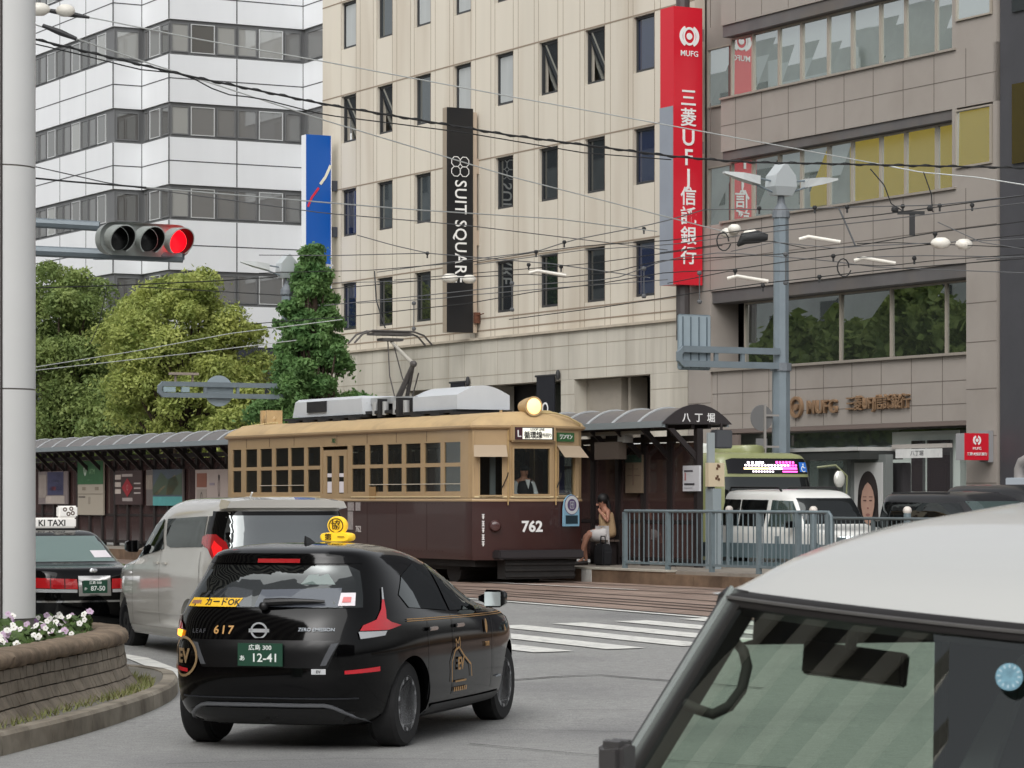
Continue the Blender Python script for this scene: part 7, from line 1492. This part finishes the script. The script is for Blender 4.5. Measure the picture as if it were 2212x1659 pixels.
# driver behind the middle window
dy = SY(1131, 13.9)-TYC; dxx = 13.9-TX; hz_ = ZZ(13.9, TYC+dy, 1018)-TZ
dv = sthing('person', 'tram driver in dark vest and white shirt behind the middle window', 'person', 13.9, TYC+dy, TZ+.95); H0 = hz_-.95
skin('body', SK, [(-.02, 0, H0-.62, .16), (0, 0, H0-.40, .15), (.0, 0, H0-.22, .13), (.01, 0, H0-.13, .055), (.03, .0, H0-.02, .095), (.035, .01, H0+.06, .085), (.0, -.19, H0-.24, .06), (.06, -.25, H0-.48, .048), (.30, -.16, H0-.55, .036), (.37, -.14, H0-.55, .03), (.0, .19, H0-.24, .06), (.06, .25, H0-.46, .048), (.30, .22, H0-.55, .036), (.37, .21, H0-.55, .03), (.25, -.1, H0-.66, .085), (.45, -.1, H0-.68, .07), (.45, -.1, H0-.95, .05), (.25, .1, H0-.66, .085), (.45, .1, H0-.68, .07), (.45, .1, H0-.95, .05)], [(0, 1), (1, 2), (2, 3), (3, 4), (4, 5), (2, 6), (6, 7), (7, 8), (8, 9), (2, 10), (10, 11), (11, 12), (12, 13), (0, 14), (14, 15), (15, 16), (0, 17), (17, 18), (18, 19)], dv)
skin('vest', JACK, [(-.02, 0, H0-.72, .23), (-.01, 0, H0-.58, .23), (0, 0, H0-.40, .22), (.0, 0, H0-.27, .20), (.0, 0, H0-.17, .13)], [(0, 1), (1, 2), (2, 3), (3, 4)], dv); 
for s_ in (-1, 1): skin('shirt_sleeve', SHIRT, [(0, s_*.15, H0-.22, .075), (.0, s_*.20, H0-.25, .072), (.06, s_*.25, H0-.47, .06), (.2, s_*.21, H0-.52, .05)], [(0, 1), (1, 2), (2, 3)], dv)
q = MB(); q.sph((.02, 0, H0+.05), .108, 14, 8, (1, .92, .75)); q.bx(.05, .17, -.08, .08, H0+.05, H0+.065); q.build('cap', JACK, dv, smooth=40)
q = MB(); q.prism([(.15, -.055, H0-.17), (.18, 0, H0-.36), (.15, .055, H0-.17)], (.03, 0, 0)); q.build('shirt_front', SHIRT, dv)
face(dv, (.03, 0, H0-.0), (1, .1, -.25)); fingers(dv, (.37, -.14, H0-.55), (1, .2, -.2), SK); fingers(dv, (.37, .21, H0-.55), (1, -.2, -.2), SK)
# seated woman at the shelter
wx_ = SX(1305, -15.0); px_ = W(wx_, -14.9, PZ)
wm = thing('person', 'seated woman in cream sleeveless top and white shorts at the tram stop', 'person', px_, SR+R(-108)); wm.scale = (1.12,)*3
Sh = .50
skin('body', SK, [(0, 0, Sh+.10, .125), (.02, 0, Sh+.30, .115), (.05, 0, Sh+.50, .115), (.075, 0, Sh+.60, .05), (.12, 0, Sh+.70, .088), (.125, 0, Sh+.79, .08), (.04, -.17, Sh+.52, .045), (.04, -.24, Sh+.30, .038), (.22, -.14, Sh+.16, .03), (.29, -.10, Sh+.16, .026), (.04, .17, Sh+.52, .045), (.06, .24, Sh+.32, .038), (.18, .10, Sh+.52, .03), (.20, .06, Sh+.58, .026), (.12, -.09, Sh+.06, .085), (.42, -.10, Sh+.06, .065), (.44, -.10, .30, .05), (.40, -.10, .08, .035), (.50, -.11, .035, .03), (.12, .09, Sh+.06, .085), (.42, .12, Sh+.08, .065), (.52, .12, .32, .05), (.54, .12, .09, .035), (.64, .12, .035, .03)], [(0, 1), (1, 2), (2, 3), (3, 4), (4, 5), (2, 6), (6, 7), (7, 8), (8, 9), (2, 10), (10, 11), (11, 12), (12, 13), (0, 14), (14, 15), (15, 16), (16, 17), (17, 18), (0, 19), (19, 20), (20, 21), (21, 22), (22, 23)], wm)
skin('sleeveless_top', CREAMT, [(0, 0, Sh+.0, .17), (0, 0, Sh+.14, .175), (.02, 0, Sh+.30, .165), (.04, 0, Sh+.44, .165), (.055, 0, Sh+.55, .12)], [(0, 1), (1, 2), (2, 3), (3, 4)], wm)
skin('shorts', SHORTS, [(-.03, 0, Sh+.07, .19), (.12, -.09, Sh+.06, .135), (.38, -.10, Sh+.06, .118), (.12, .09, Sh+.06, .135), (.38, .11, Sh+.07, .118)], [(0, 1), (1, 2), (0, 3), (3, 4)], wm)
q = MB(); q.sph((.095, 0, Sh+.76), .115, 16, 10, (1, .95, 1.0)); q.loft([[(.02+.05*math.cos(a)-.02*k, .10*math.sin(a), Sh+.74-.12*k) for a in [i*.6283 for i in range(10)]] for k in (0, 1, 2)]); q.build('long_hair', HR, wm, smooth=50)
face(wm, (.13, 0, Sh+.70), (1, 0, -.35)); fingers(wm, (.29, -.10, Sh+.16), (1, .4, -.2), SK); fingers(wm, (.20, .06, Sh+.58), (.2, -.3, 1), SK)
q = MB(); [q.tube([(.38, y, .05), (.5, y, .03), (.62, y, .025)], [.05, .048, .035], 8) for y in (-.10,)]; q.tube([(.52, .12, .05), (.62, .12, .03), (.74, .12, .025)], [.05, .048, .035], 8); q.build('shoes', mat('shoe_dark', (40, 34, 32), .7), wm)
bg_ = thing('tote_bag', 'dark bag standing on platform beside the seated woman', 'bag', W(wx_+.38, -15.25, PZ), SR)
q = MB(); q.loft([[(x*k, y*k, z) for x, y in ((-.2, -.12), (.2, -.12), (.2, .12), (-.2, .12))] for z, k in ((0, .95), (.3, 1), (.46, .85))]); q.build('bag_body', BAGM, bg_, bevel=.03)
q = MB(); q.tube([(-.12, 0, .44), (-.08, 0, .62), (.08, 0, .62), (.12, 0, .44)], .014, 8); q.build('handle', BAGM, bg_)
